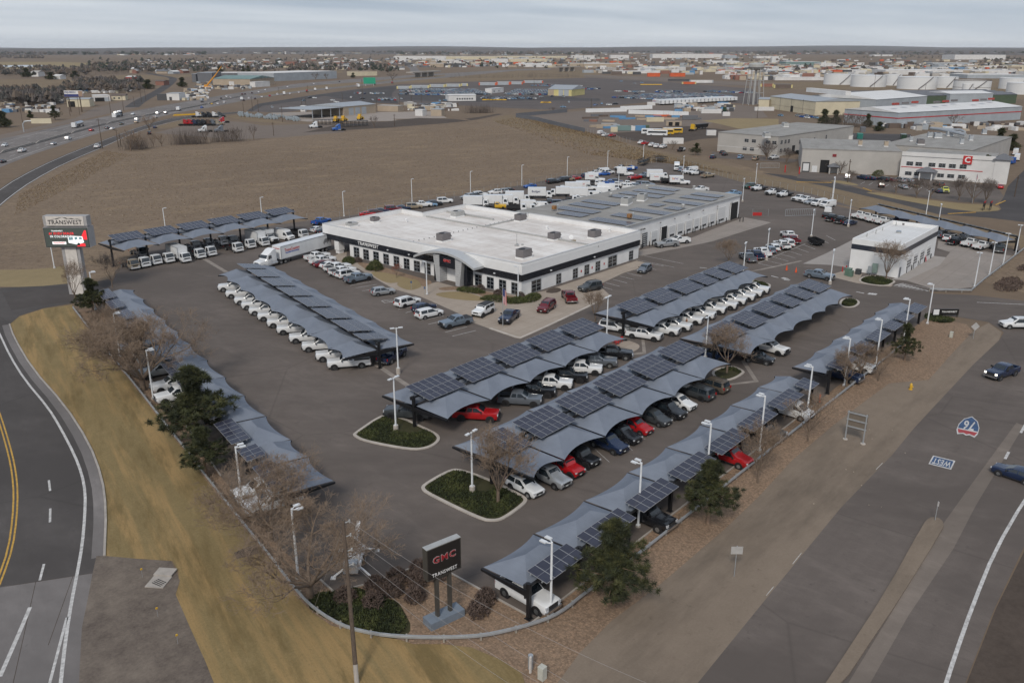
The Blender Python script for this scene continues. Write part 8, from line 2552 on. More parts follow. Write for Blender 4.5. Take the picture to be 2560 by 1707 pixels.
for k,(x,y,w_,h_)in enumerate(((690,287,6,1.6),(745,272,5,3),(765,258,6,4),(830,262,6,3),(815,238,6,5.5),(890,240,5,4),(945,240,5,2))):
 p=g('P6',x,y+8)
 t=thing('green_crate','green crate stack %s from the left beside the pale warehouse'%ORD[k],'crate stack',(p.x,p.y,0),.2,'green crate stacks')
 MB().box((0,0,h_/2),(w_,3.5,h_)).build('crate',CR,t)
 MB().box((0,0,h_+.06),(w_+.1,3.6,.12)).build('lid',CR,t)
p=g('P6',1015,240)
tag(MB().box((0,0,2),(7,5,4)).build('wrapped_bundle',WM['white'],None,False,35,(p.x,p.y,0),.3),'white wrapped block beside the tan screen wall','bundle')
p=g('P6',1005,240)
tag(MB().box((0,0,2.6),(26,.4,5.2)).build('screen_wall',WM['tan'],None,False,35,(p.x+3,p.y+5,0),.1),'tan free-standing screen wall behind the green crates','wall')
for k,(x,y)in enumerate(((1440,205),(1112,200),(1135,150))):
 p=g('P6',x,y)
 tag(MB().box((0,0,1.2),(6,2.6,2.4),0,0,1.05).box((0,0,2.5),(6.3,2.8,.15)).build('dumpster',[PAINT['dark green'],CR,WM['slate']][k],None,False,35,(p.x,p.y,0),.4),('dark green dumpster in the yard behind broad warehouse','teal dumpster near the tan screen wall','dark tarpaulined heap in the yard')[k],'dumpster')
for k,(x,y,c_)in enumerate(((2215,362,'blue'),(2290,300,'white'),(2300,340,'white'))):
 car('minibus','P6',x,y,70 if k==0 else 10,c_,('yellow and blue bus at the right of white office','white coach behind the white office, upper','white coach behind the white office, lower')[k],simple=True)
def sign_pair(x,y,l_):
 small('lawn_sign',l_,'sign','P6',x,y,(('post',MB().box((-.9,0,.8),(.15,.15,1.6)).box((.9,0,.8),(.15,.15,1.6)),TRIM),('board',MB().box((0,0,1.9),(2.2,.2,1.5)),TRIM),('red_header',MB().box((0,-.12,2.5),(2.2,.05,.5)),REDP)))
sign_pair(2045,742,'black and red lawn sign, larger of two')
sign_pair(2095,742,'black and red lawn sign, smaller of two')
# interstate traffic
hI=math.degrees(hd('P1',0,1240,800,1015))
hF_=math.degrees(hd('P1',600,1340,1400,1000))
for kd,x,y,dg,c_,l_ in(('cuv',52,1143,hI+180,'white','white car leftmost on the far carriageway'),('pickup',247,1205,hI,'white','white pickup on the near carriageway at far left'),('sedan',603,1127,hI,'silver','pale sedan mid-lane on the near carriageway'),('suv',770,1065,hI,'white','white SUV on the near carriageway before the red car'),('sedan',25,1325,hI,'black','black car at the left edge of the interstate'),('cuv',1033,970,hI,'red','dark red car on the near carriageway'),('cuv',1212,945,hI,'dark grey','dark car beside the white sedan on near carriageway'),('sedan',1268,957,hI,'white','white sedan by the tall pole on the near carriageway'),('cuv',1375,900,hI,'dark green','dark green car on the near carriageway'),('suv',1547,853,hI,'white','white SUV ahead of the tan car, near carriageway'),('cuv',1540,880,hI,'tan','tan car beside the bare tree on near carriageway'),('cuv',1502,792,hI+180,'white','white car right of the car transporter'),('suv',1783,783,hI,'white','white SUV, upper of two above the bare tree'),('cuv',1757,824,hI,'white','white car, lower of two above the bare tree'),('suv',1876,778,hI,'dark grey','dark SUV past the two white cars'),('cutaway',2020,735,hI,'dark blue','dark blue box truck on the interstate'),('cuv',2282,714,hI,'blue','bright blue car on the interstate'),('sedan',2285,649,hI+180,'black','black car on the far carriageway past the shop'),('pickup',1100,1158,hF_,'white','white pickup on the frontage road by the tall pole'),('sedan',1752,940,hF_,'dark blue','dark blue car parked by the round bare tree'),('suv',1690,1005,60,'black','black SUV in the dirt below the round bare tree')):
 car(kd,'P1',x,y,dg,c_,l_,'cars on the interstate',simple=True)
for kd,x,y,c_ in(('cuv',115,650,'dark grey'),('cuv',330,615,'black'),('suv',390,593,'white'),('cuv',435,607,'white'),('suv',568,567,'dark red'),('cuv',600,567,'black'),('cuv',678,553,'black'),('sedan',827,518,'white'),('sedan',752,543,'white'),('sedan',1078,485,'white'),('sedan',1375,451,'white'),('sedan',1667,427,'black'),('sedan',223,676,'yellow'),('cuv',290,673,'white'),('suv',363,657,'white'),('cuv',585,636,'black'),('cuv',640,613,'white'),('cuv',712,618,'black'),('cuv',788,597,'white'),('suv',878,584,'red'),('suv',963,569,'white'),('boxtruck',1040,560,'black'),('suv',1105,563,'white'),('cuv',1205,547,'white'),('cabdeck',1300,535,'red'),('boxtruck_s',1390,515,'dark blue'),('boxtruck',1520,506,'white'),('trailer',1875,472,'white'),('cuv',2065,457,'black'),('cabdeck',2265,441,'red'),('cutaway',560,620,'white')):
 car(kd,'P2',x,y,hI+(180 if y<560-x*.1 else 0)+8,c_,'%s %s far off on the interstate'%({'dark grey':'dark','dark red':'dark red'}.get(c_,c_),{'cuv':'car','sedan':'low car','suv':'tall car','boxtruck':'box truck','boxtruck_s':'small box truck','cabdeck':'flatbed','trailer':'trailer','cutaway':'van'}[kd]),'distant interstate traffic',simple=True)
p=g('P1',870,915,1.5)
t=thing('tanker_truck','silver tanker truck on the far carriageway','tanker',(p.x,p.y,0),rad(hI+180))
MB().tube((-9,0,2.2),(3.4,0,2.2),1.2,1.2,14).build('tank',CHROME,t,True)
MB().box((5.2,0,1.9),(2.6,2.3,2.6)).build('cab',WHITE,t)
wheels(t,(5.5,2.2,1,-7.4,-8.5),1.2,.5,.4)
p=g('P1',1330,800,1.5)
t=thing('car_transporter','loaded car transporter with two decks of cars on the far carriageway','car transporter',(p.x,p.y,0),rad(hI+180))
MB().box((8,0,1.7),(2.8,2.4,2.8)).build('cab',WHITE,t)
MB().box((-1,0,1.0),(16,2.3,.2)).box((-1,0,2.7),(16,2.3,.2)).box((-8,0,1.8),(.3,2.3,1.8)).box((6,0,1.8),(.3,2.3,1.8)).build('deck',STEELB,t)
for k in range(3):
 MB().box((-6+k*4.8,0,1.7),(4.3,1.8,1.0),0,0,.8).box((-6+k*4.8,0,3.4),(4.3,1.8,1.0),0,0,.8).build('carried_car',PAINT[('dark blue','grey','black')[k]],t)
wheels(t,(8,5,-6,-7.2),1.2,.5,.4)
# poles, billboard, crane, signs far left
def pole(z,x,yb,yt,l_,m=None):
 p=g(z,x,yb)
 h=th(z,x,yb,yt)
 t=thing('utility_pole',l_,'utility pole',(p.x,p.y,0),RN.uniform(0,3),'far utility poles')
 MB().tube((0,0,0),(0,0,h),.2,.13,6).build('shaft',m or WOOD,t)
 MB().box((0,0,h-.8),(2.0,.12,.14)).build('crossarm',m or WOOD,t)
for k,(z,x,yb,yt)in enumerate((('P1',1160,1185,832),('P1',1340,1170,955),('P1',1370,1165,1010),('P1',795,815,570),('P1',905,808,590),('P1',1255,790,590),('P1',1400,760,580),('P1',1520,700,590),('P1',1600,660,500),('P1',1650,640,510),('P1',270,965,730),('P2',590,830,660),('P2',755,795,630),('P2',685,750,590),('P2',1025,885,700),('P2',925,1040,880),('P2',1245,730,620),('P2',1290,730,610),('P2',1700,640,540),('P2',985,570,490),('P2',1310,560,470),('P2',1935,700,400),('P3',30,930,790),('P3',90,760,560),('P3',220,680,540),('P3',335,690,480),('P3',1605,640,380),('P3',2250,740,620),('P4',80,720,620),('P4',1958,840,680),('P6',1022,530,350),('P6',2280,640,470),('P5',1050,418,250),('P5',1495,420,350),('P2',2090,720,600))):
 pole(z,x,yb,yt,'dark utility pole far off, %s from the left in its group'%ORD[k%12],None)
a,c=g('P1',765,770),g('P1',965,772)
d=c-a
p=(a+c)/2
t=thing('billboard','roadside billboard reading INJURED? above the cream workshop','billboard',(p.x,p.y,0),math.atan2(d.y,d.x))
hb_=th('P1',860,770,596)
ht_=th('P1',860,770,525)
w_=d.length*1.04
MB().box((0,0,(hb_+ht_)/2),(w_,.5,ht_-hb_)).build('panel',WM['white'],t)
MB().box((0,-.27,hb_+(ht_-hb_)*.22),(w_,.04,(ht_-hb_)*.42)).build('navy_strip',mat('navy_print',(.03,.04,.16),.6),t)
MB().box((w_*.38,-.28,(hb_+ht_)/2),(w_*.22,.04,(ht_-hb_)*.9)).box((w_*.34,-.31,hb_+1.8),(1.4,.03,2.2)).box((w_*.42,-.31,hb_+1.8),(1.4,.03,2.2)).build('portrait_print',mat('portrait_tone',(.32,.22,.16),.7),t)
o=text('INJURED?',1.8,mat('navy_print',(.03,.04,.16),.6),t,'lettering',.04,.02,w_*.60)
o.rotation_euler=(PI/2,0,0)
o.location=(-w_*.17,-.30,hb_+(ht_-hb_)*.72)
for s in(-.3,.3):
 MB().box((s*w_,.1,hb_/2),(.6,.5,hb_)).build('post',WOOD,t)
p=g('P2',180,505)
hc=th('P2',180,505,250)
t=thing('mobile_crane','orange mobile crane with raised lattice boom beside the warehouses','crane',(p.x,p.y,0),AZ-PI/2)
YC=mat('crane_orange',(.62,.27,.02),.5)
MB().box((0,0,1.6),(9,3,1.6)).box((-2,0,3.3),(3.5,2.8,2.0)).build('carrier',YC,t)
MB().tube((-1,0,3),(11,0,hc*.62),1.0,.7,6).tube((11,0,hc*.62),(19,0,hc),.6,.35,6).build('boom',YC,t)
MB().tube((19,0,hc),(19,0,hc-6),.05).build('hook_line',STEELB,t)
MB().box((1,-2,.9),(11,.4,1.8)).build('outrigger',WM['white'],t)
p=g('P2',2010,480)
hg_=th('P2',2010,480,378)
t=thing('highway_sign','green overhead highway sign by the interstate','road sign',(p.x,p.y,0),AZ-PI/2)
MB().box((0,0,hg_-4),(15,.4,7.5)).build('sign_panel',mat('highway_green',(.01,.28,.17),.5),t)
MB().box((-5,.4,hg_/2-2),(.5,.5,hg_-4)).box((5,.4,hg_/2-2),(.5,.5,hg_-4)).build('post',GALV,t)
p=g('P1',272,995)
hh_=th('P1',272,995,870)
t=thing('cantilever_sign','pale highway sign on a curved grey cantilever post, seen from behind','road sign',(p.x,p.y,0),AZ-PI/2+.1)
MB().path([(0,0,0),(0,0,hh_*.7),(1.2,0,hh_*.95),(3,0,hh_),(14,0,hh_)],.35,8).build('post',GALV,t)
MB().box((10.5,-.4,hh_),(11,.2,2.8)).build('sign_panel',WM['cream'],t)
a,c=g('P1',1955,815),g('P1',2290,800)
d=c-a
tag(MB().box((0,0,.5),(d.length,.6,1.0),0,0,.9).box((0,0,.1),(d.length,.9,.2)).build('yellow_barrier',YELP,None,False,35,((a.x+c.x)/2,(a.y+c.y)/2,0),math.atan2(d.y,d.x)),'long yellow barrier along the frontage road','barrier')
for l_,z,x0,x1,y0,y1,h in(('concrete road overpass with dark piers at far right of the highway','P3',1840,2105,318,310,9),('tan concrete overpass crossing the far highway at left','P3',200,520,385,365,8)):
 a,c=g(z,x0,y0),g(z,x1,y1)
 d=c-a
 t=thing('overpass',l_,'bridge',(a.x,a.y,0),math.atan2(d.y,d.x))
 MB().box((d.length/2,0,h),(d.length,12,2.0)).build('deck',CONC,t)
 for k in(.28,.52,.75):
  MB().box((d.length*k,0,h/2-.6),(1.6,10,h-1.2)).build('pier',CONC,t)
for k,(z,x0,x1,yb,yt,c_,e_)in enumerate((('P3',60,210,520,480,'steel','yellow'),('P3',215,420,512,470,'steel','yellow'),('P3',430,600,500,460,'steel','yellow'),('P3',610,775,495,455,'steel','yellow'),('P3',785,860,486,450,'steel','yellow'),('P3',985,1180,478,438,'steel','orange'),('P3',1185,1335,474,430,'steel','orange'),('P3',1340,1480,468,430,'steel','orange'),('P3',1490,1710,452,418,'steel','orange'),('P4',1195,1460,450,412,'white','steel'),('P4',1110,1265,465,432,'orange','yellow'),('P4',955,1190,430,400,'dark','dark'),('P4',1995,2140,495,452,'brick','yellow'),('P4',2145,2352,510,462,'brown','yellow'))):
 a,c=g(z,x0,yb),g(z,x1,yb)
 d=c-a
 L,h=d.length,th(z,x0,yb,yt)
 t=thing('rail_car','%s rail car standing beyond the auction rows'%{0:'leftmost grey and yellow',4:'short grey and yellow',5:'first grey and orange',8:'rightmost grey and orange',9:'pale',10:'orange',11:'black',12:'brown and yellow, left',13:'brown and yellow, right'}.get(k,'grey car-carrying (%s)'%ORD[k]).replace('(','').replace(')',''),'rail car',(a.x,a.y,0),math.atan2(d.y,d.x),'rail cars')
 MB().box((L/2,0,h/2+.5),(L-.6,3,h-1)).build('body',WM[c_],t)
 MB().box((.3,0,h/2+.5),(1.6,3.1,h-1)).box((L-.9,0,h/2+.5),(1.6,3.1,h-1)).build('end_panel',WM[e_],t)
 MB().box((L/2,0,h+.1),(L-.6,3,.2)).build('roof',WM['white']if c_=='steel' else WM[c_],t)
 # contractor yard
def row_of(z,A,B_,n,proto,label,group,rz):
 for k in range(n):
  f=k/(n-1)
  p=g(z,A[0]+(B_[0]-A[0])*f,A[1]+(B_[1]-A[1])*f)
  proto(p,rz,label,group)
pt=g('P4',1000,690)
for k in range(20):
 f=k/19
 p=g('P4',840,690).lerp(g('P4',1660,648),f**1.0)
 place('trailer',p,AZ+.35,'white','white semi-trailer in the long row beside the auction cars','white trailers parked side by side',simple=True)
BUN=MB().box((0,0,1.3),(5.6,2.3,2.6),0,0,.96).mesh('wrapped_bundle',TANKW)
def bundle(p,rz,l_,g_):
 tag(put('wrapped_bundle',BUN,None,(p.x,p.y,0),rz+RN.uniform(-.06,.06)),l_,'bundle',g_)
for A,B_,n in(((60,775),(440,765),16),((450,745),(730,735),10),((545,790),(880,800),13),((915,800),(1135,812),9)):
 row_of('P4',A,B_,n,bundle,'white wrapped bundle in the long rows of the contractor yard','white wrapped bundles',AZ-PI/2)
for k,(x,y,w_,c_,l_)in enumerate(((450,985,15,'teal','dark teal container with a mural at the bus yard'),(545,985,6,'white','white container between teal and blue ones'),(625,985,13,'blue','pale blue shipping container'),(705,980,6,'green','dark green container right of the blue one'),(340,1000,7,'cream','cream container left of the teal one'),(760,700,12,'white','white container alone before the trailer row'),(1440,790,26,'white','long white trailer in the contractor yard'),(805,885,20,'cream','cream open-topped container in the contractor yard'),(1015,930,17,'tan','tan open-fronted timber shed in the contractor yard'),(1010,1135,18,'white','large white box by the field fence'),(1610,820,9,'white','white block stack at the right of contractor yard'),(1200,860,18,'slate','dark screened store in the contractor yard'),(1440,1040,9,'white','white sheeted heap by the warehouse'),(2040,760,26,'white','white trailer before the cream works hall'))):
 p=g('P4',x,y)
 t=thing('storage_container' if 'container' in l_ else 'yard_box',l_,'container' if 'container' in l_ else 'yard store',(p.x,p.y,0),AZ-PI/2-.05)
 MB().box((0,1.3,1.5),(w_*.55,2.6,2.7)).build('body',WM[c_],t)
 rb=MB()
 for i in range(int(w_*.55/.9)):
  rb.box((-w_*.27+.45+i*.9,-.03,1.5),(.12,.08,2.5))
 rb.build('side_rib',WM[c_],t)
 if l_.startswith('tan open'):
  MB().box((-2,-.04,1.3),(2.4,.1,2.2)).box((2,-.04,1.3),(2.6,.1,2.2)).build('opening',darkin,t)
for k,(x,y,c_,l_)in enumerate(((765,995,'white','white transit bus left of the pair in the bus yard'),(828,1012,'white','white transit bus right of the pair in the bus yard'),(900,1000,'yellow','yellow school bus half behind the white buses'),(1000,985,'yellow','yellow school bus alone in the bus yard'))):
 p=g('P4',x,y,1.4)
 t=thing('bus',l_,'bus',(p.x,p.y,0),rad(-62)if k<2 else rad(-50),'buses in the bus yard')
 L=11
 MB().box((0,0,1.75),(L,2.5,2.5)).box((0,0,3.05),(L-.4,2.2,.16)).build('body',PAINT[c_]if k>1 else WHITE,t)
 for s in(-1,1):
  MB().box((0,s*1.26,2.15),(L-1.2,.03,.9)).build('side_window',GLASS,t)
 MB().box((L/2+.01,0,2.1),(.04,2.2,1.2)).build('windscreen',GLASS,t)
 MB().box((0,0,3.08),(L-.6,2.3,.16)).build('roof',WHITE,t)
 wheels(t,(3.6,-3.2),1.25,.48,.3)
for kd,x,y,c_,l_ in(('semi',1230,945,'yellow','yellow tractor with a black trailer in the bus yard'),('pickup',650,1115,'white','white pickup row by the field fence, first'),('pickup',690,1125,'red','red and white pickup by the field fence'),('pickup',770,1140,'white','white pickup by the field fence, third'),('pickup',830,1155,'white','white pickup by the field fence, fourth'),('pickup',895,1160,'white','white pickup with orange stripe by the field fence'),('van',190,1000,'white','white van at the left end of the bus yard, upper'),('pickup',240,1030,'white','white pickup at the left end of the bus yard'),('pickup',320,1035,'red','white truck with red body at left end of the bus yard'),('flatbed',1100,1190,'white','white flatbed behind the bare tree by the field fence'),('cabdeck',1180,725,'white','white truck among green machines in contractor yard'),('cabdeck',1450,735,'white','white truck behind the long white trailer'),('semi',1590,745,'dark green','dark green tractor in contractor yard')):
 car(kd,'P4',x,y,10,c_,l_,'contractor yard vehicles',simple=True)
p=g('P4',1320,945,1)
t=thing('dump_semi','black belly-dump trailer behind the yellow tractor','trailer',(p.x,p.y,0),-.1)
MB().box((0,0,2),(11,2.4,2.0),0,0,1.1).build('hopper',STEELB,t)
wheels(t,(-4,-2.8,3.6),1.2,.5,.4)
YB=random.Random(4)
for k in range(46):
 x,y=YB.choice(((YB.uniform(20,560),YB.uniform(810,880)),(YB.uniform(60,380),YB.uniform(915,960)),(YB.uniform(600,1300),YB.uniform(820,860)),(YB.uniform(1050,1500),YB.uniform(705,760))))
 p=g('P4',x,y)
 c_=YB.choice(('tan','blue','brown','slate','orange','steel','tan','brick'))
 tag(MB().box((0,0,.5),(YB.uniform(5,12),YB.uniform(1,2.4),YB.uniform(.8,1.8))).box((0,0,.06),(4,2.6,.12)).build('material_stack',WM[c_],None,False,35,(p.x,p.y,0),AZ-PI/2+YB.uniform(-.4,.4)),'low stack of building material in the contractor yard','material stack','material stacks in the contractor yard')
PIPE=mat('pipe_grey',(.24,.27,.29),.7)
pm=MB().tube((-3,0,.8),(3,0,.8),.8,.8,8).mesh('concrete_pipe',PIPE,True)
for k in range(90):
 f=YB.random()
 p=g('P2',510+f*700,805+f*60+YB.uniform(-22,14))
 tag(put('concrete_pipe',pm,None,(p.x,p.y,0),AZ+.3),'grey pipe section in the stacks beside the supply shed','pipe','grey pipe sections')
for k in range(13):
 p=g('P1',2090+52*k,905,1)if k<8 else g('P2',60+62*(k-8),815,1)
 place('semi',p,AZ-.9,('red','red','dark blue','black','black','brown','grey','tan','white','black','black','white','dark grey')[k],'parked semi tractor in the dirt truck yard','semi tractors in the truck yard',simple=True)
for x,y,c_,l_ in((350,860,'red','red tractor in the truck yard'),(1400,915,'white','white tractor with a black car-hauler in the truck yard'),(1660,945,'blue','blue tractor with an empty car-hauler'),(150,960,'white','white tractor by the thicket'),(335,960,'grey','grey tractor by the thicket')):
 car('semi','P2',x,y,160,c_,l_,'tractors in the dirt yard',simple=True)
for x,y,l_ in((1540,915,'empty black car-hauler trailer behind the white tractor'),(1830,935,'empty black car-hauler trailer behind the blue tractor')):
 p=g('P2',x,y)
 t=thing('car_hauler',l_,'trailer',(p.x,p.y,0),rad(-20))
 b=MB()
 for s in(-1,1):
  for i in range(8):
   b.box((-9+i*2.5,s*1.2,1.8),(.2,.2,3.0))
 b.build('frame_post',STEELB,t)
 MB().box((0,0,1.0),(18,2.4,.2)).box((0,0,3.2),(18,2.4,.2)).build('deck',STEELB,t)
for k,(x,y)in enumerate(((1900,860),(1630,885),(1715,880))):
 p=g('P2',x,y)
 t=thing('loader','yellow wheel loader beside the soil heap, %s'%('largest at right','left one','middle one')[k],'loader',(p.x,p.y,0),.5,'yellow loaders')
 MB().box((0,0,1.6),(5,2.2,1.6)).box((-.4,0,3.0),(1.8,1.8,1.6)).build('body',YELP,t)
 MB().box((3.6,0,1.0),(1.2,2.8,1.2)).build('bucket',YELP,t)
 wheels(t,(1.6,-1.6),1.3,.8,.6,False)
 # auction cars: nearest 240 one by one, the rest together
FCAR=MB().box((0,0,.62),(4.6,1.8,.75),0,0,.97).box((-.2,0,1.22),(2.9,1.66,.50),0,1,.82).box((-.2,0,1.49),(2.3,1.32,.06),0,0)
for sx_ in(-1,1):
 FCAR.box((sx_*1.4,0,.32),(.66,1.82,.60),0,2)
FME=FCAR.mesh('parked_car',[WHITE,GLASS,RUBBER])
FCOL=['white','white','white','white','silver','silver','steel','black','dark blue','blue','light blue','light blue','light blue','light blue','red']  # the repeated light blue paints glass reflection into the body colour
AC=[]
ar_=random.Random(77)
def car_rows(A,B_,n_rows,step,keep,rz):
 """A, B_: world ends of the nearest row; further rows step away from the camera"""
 d=(B_-A)
 L=d.length
 d.normalize()
 nrm=Vector((-d.y,d.x))
 if nrm.dot(A)<0:
  nrm=-nrm
 for r_ in range(n_rows):
  off=nrm*(r_*step+(r_//2)*2.0)
  x=ar_.uniform(0,4)
  while x<L:
   if ar_.random()<keep:
    p=A+d*x+off
    AC.append((p.x,p.y,rz+ar_.gauss(0,.06)+(PI if ar_.random()<.4 else 0),ar_.choice(FCOL)))
   x+=2.9
G1=lambda z,x,y:g(z,x,y)
car_rows(G1('P3',1000,625),G1('P3',1620,628),3,6.0,.72,AZ+.5)
car_rows(G1('P3',60,572),G1('P3',620,585),4,6.5,.80,AZ+.5)
car_rows(G1('P3',640,580),G1('P3',1120,575),17,5.6,.95,AZ+.5)
car_rows(G1('P3',1270,575),G1('P3',1740,578),16,5.6,.95,AZ+.5)
car_rows(G1('P3',60,540),G1('P3',640,545),9,5.8,.95,AZ+.5)
car_rows(G1('P3',1560,475),G1('P3',2020,490),4,8.0,.7,AZ+.5)
car_rows(G1('P3',2200,520),G1('P4',210,510),3,8.0,.6,AZ+.5)
car_rows(G1('P4',340,612),G1('P4',1000,640),11,5.6,.96,AZ+.9)
car_rows(G1('P4',900,610),G1('P4',1660,600),9,5.6,.96,AZ+.9)
car_rows(G1('P4',350,540),G1('P4',640,548),2,7,.5,AZ+.9)
car_rows(G1('P4',780,550),G1('P4',1060,555),4,8,.7,AZ+.9)
car_rows(G1('P4',1370,545),G1('P4',1860,560),3,8,.75,AZ+.9)
car_rows(G1('P2',1830,565),G1('P2',2180,570),2,7,.7,AZ+.3)
car_rows(G1('P2',2040,640),G1('P3',120,640),3,7,.6,AZ+.3)
car_rows(G1('P5',240,640),G1('P5',560,645),3,7,.5,AZ+.3)
for z,x,y in(('P2',905,725),('P2',1115,738),('P2',1265,648),('P2',1340,615),('P2',1385,618),('P2',1590,645),('P2',1635,665),('P2',1800,610),('P2',1930,625),('P3',540,650),('P3',600,645),('P3',2000,665),('P3',1935,722),('P3',2300,698),('P3',1690,605),('P3',1810,600),('P3',1935,603),('P4',130,698),('P4',200,682),('P4',280,695),('P4',355,685),('P4',590,567),('P4',570,452),('P4',655,443),('P4',420,428)):
 p=g(z,x,y)
 AC.append((p.x,p.y,ar_.uniform(0,6),ar_.choice(FCOL)))
AC.sort(key=lambda q:q[0]**2+q[1]**2)
for q in AC[:240]:
 o=put('parked_car',FME,None,(q[0],q[1],.01),q[2])
 paint(o,PAINT[q[3]])
 c_=q[3].split()[-1]
 tag(o,'%s-toned car parked among the rows of the far auction lot'%{'steel':'grey'}.get(c_,c_),'car','cars in the far auction lot')
st=MB()
cl=sorted(set(FCOL))
for x,y,a,c_ in AC[240:]:
 n0=len(st.v)
 ca,sa=math.cos(a),math.sin(a)
 st.v+=[(x+u*ca-v*sa,y+u*sa+v*ca,w)for u,v,w in FCAR.v]
 for f,m in zip(FCAR.f,FCAR.m):
  st.f.append(tuple(n0+i for i in f))
  st.m.append(cl.index(c_)if m==0 else len(cl)+m-1)
tag(st.build('parked_car_rows',[PAINT[c_]for c_ in cl]+[GLASS,RUBBER]),kind='stuff')
for z,x0,x1,y in(('P3',1035,1280,638),('P3',1700,1780,668),('P4',640,880,465)):
 n=max(3,int((x1-x0)/35))
 for k in range(n):
  p=g(z,x0+(x1-x0)*(k+.5)/n,y)
  tag(MB().box((0,0,.5),(5.5,1.0,1.0),0,0,.8).box((0,0,.08),(5.6,1.2,.16)).build('yellow_block',YELP,None,False,35,(p.x,p.y,0),AZ-PI/2),'yellow barrier block in the far auction lot','barrier block','yellow barrier blocks')
  # far warehouses, houses and woods
FW=[('P3',40,610,180,140,'white',70),('P3',612,1180,180,143,'cream',70),('P3',520,705,202,180,'white',40),('P3',705,795,205,186,'red',40),('P3',585,820,262,225,'dark',30),('P3',430,584,265,222,'tan',40),('P3',1120,1310,212,172,'white',60),('P3',1320,1740,205,170,'cream',70),('P3',1490,1810,262,228,'white',80),('P3',2030,2290,162,132,'white',70),('P3',2010,2352,262,222,'tan',60),('P3',1180,1980,160,140,'cream',70),('P4',300,508,165,128,'white',60),('P4',775,1570,162,117,'white',90),('P4',1590,1725,165,130,'steel',60),('P4',0,105,165,132,'white',60),('P4',1430,1755,226,196,'white',60),('P4',0,440,264,225,'tan',60),('P4',680,1010,292,268,'white',80),('P4',340,900,335,318,'white',30),('P4',1950,2205,165,142,'white',60),('P4',2120,2165,225,150,'white',14),('P5',1050,1215,108,95,'white',60),('P5',1750,2190,137,97,'white',110),('P5',290,590,192,156,'teal',60),('P5',592,725,200,168,'white',50),('P5',1150,1820,268,228,'white',60),('P5',1815,2290,262,232,'white',60),('P5',1860,2352,300,268,'steel',60),('P5',1700,1845,228,203,'blue',50),('P5',1040,1145,226,204,'white',40),('P5',800,1400,250,228,'white',40),('P5',100,560,245,222,'white',40),('P5',380,540,288,264,'steel',40),('P5',200,620,316,294,'white',20),('P5',1560,1880,190,165,'steel',40),('P5',2240,2352,220,185,'cream',40),('P5',1240,1420,200,182,'tan',40),('P2',1050,1160,245,205,'brick',40),('P2',1690,1760,292,252,'white',30),('P2',1420,1605,135,120,'white',50),('P2',1050,1062,118,88,'white',14),('P2',2290,2352,172,138,'white',30),('P3',918,985,58,34,'slate',60),('P1',1272,1300,82,55,'white',40),('P1',1110,1340,84,76,'white',60),('P2',1500,1515,125,98,'tan',14)]
for k,(z,x0,x1,yb,yt,c_,dp)in enumerate(FW):
 hgt=min(34,max(4,th(z,x0,yb,yt)))
 far_building('distant_warehouse','%s %s in the far industrial belt, %s'%({'dark':'black','teal':'dark green'}.get(c_,c_),'tower' if x1-x0<50 else('long shed' if x1-x0>300 else 'block'),'left of the tank farm' if z in('P2','P3','P1')else 'behind the tank farm'),(z,x0,yb),(z,x1,yb),dp,hgt,c_,'white' if c_ not in('dark','brick','slate')else c_,group='distant warehouses')
for k,(x,y,w_,c_)in enumerate(((790,372,100,'orange'),(1060,372,120,'orange'),(920,340,70,'brick'),(1210,340,60,'blue'),(1340,300,140,'cream'),(1665,305,30,'pink'),(1560,330,50,'orange'),(1480,285,80,'cream'),(1100,300,60,'slate'),(1250,310,40,'blue'),(1720,300,40,'yellow'),(1150,345,60,'cream'))):
 a,c=g('P4',x-w_*.8,y),g('P4',x+w_*.8,y)
 far_building('container_stack','%s stack of shipping containers beyond the rail cars'%c_,('P4',x-w_*.7,y),('P4',x+w_*.7,y),10,5.5,c_,c_,cat='container stack',group='far container stacks')
hr=random.Random(5)
HM=[MB().box((0,0,2),(12,8,4)).face([(-6.4,-4.5,3.9),(6.4,-4.5,3.9),(6.4,0,6.4),(-6.4,0,6.4)],1).face([(-6.4,4.5,3.9),(-6.4,0,6.4),(6.4,0,6.4),(6.4,4.5,3.9)],1).face([(-6,-4,4),(-6,0,6.2),(-6,4,4)]).face([(6,-4,4),(6,4,4),(6,0,6.2)]).mesh('house',[WM[a],WM[b_]])for a,b_ in(('white','slate'),('cream','brown'),('tan','slate'),('brick','grey'),('grey','brown'),('steel','white'))]
HN=('white house with slate roof','cream house with brown roof','tan house with slate roof','brick house with grey roof','grey house with brown roof','pale blue-grey house with white roof')
ZH=[('P2',20,860,205,290,90),('P2',820,2300,110,300,130),('P1',1500,2352,200,340,40),('P2',0,800,100,195,30),('P3',0,110,150,300,14)]
hp_=[]
for z,x0,x1,y0,y1,n in ZH:
 for _ in range(n):
  hp_.append(g(z,hr.uniform(x0,x1),hr.uniform(y0,y1)))
hp_.sort(key=lambda p:p.length)
for p in hp_[:230]:
 k=hr.randrange(6)
 o=put('house',HM[k],None,(p.x,p.y,0),hr.choice((AZ,AZ+PI/2))+hr.gauss(0,.15))
 s=hr.uniform(.9,1.7)
 o.scale=(s,s,hr.uniform(.9,1.3))
 tag(o,'small %s in the distant town beyond the interstate'%HN[k],'house','distant town houses')
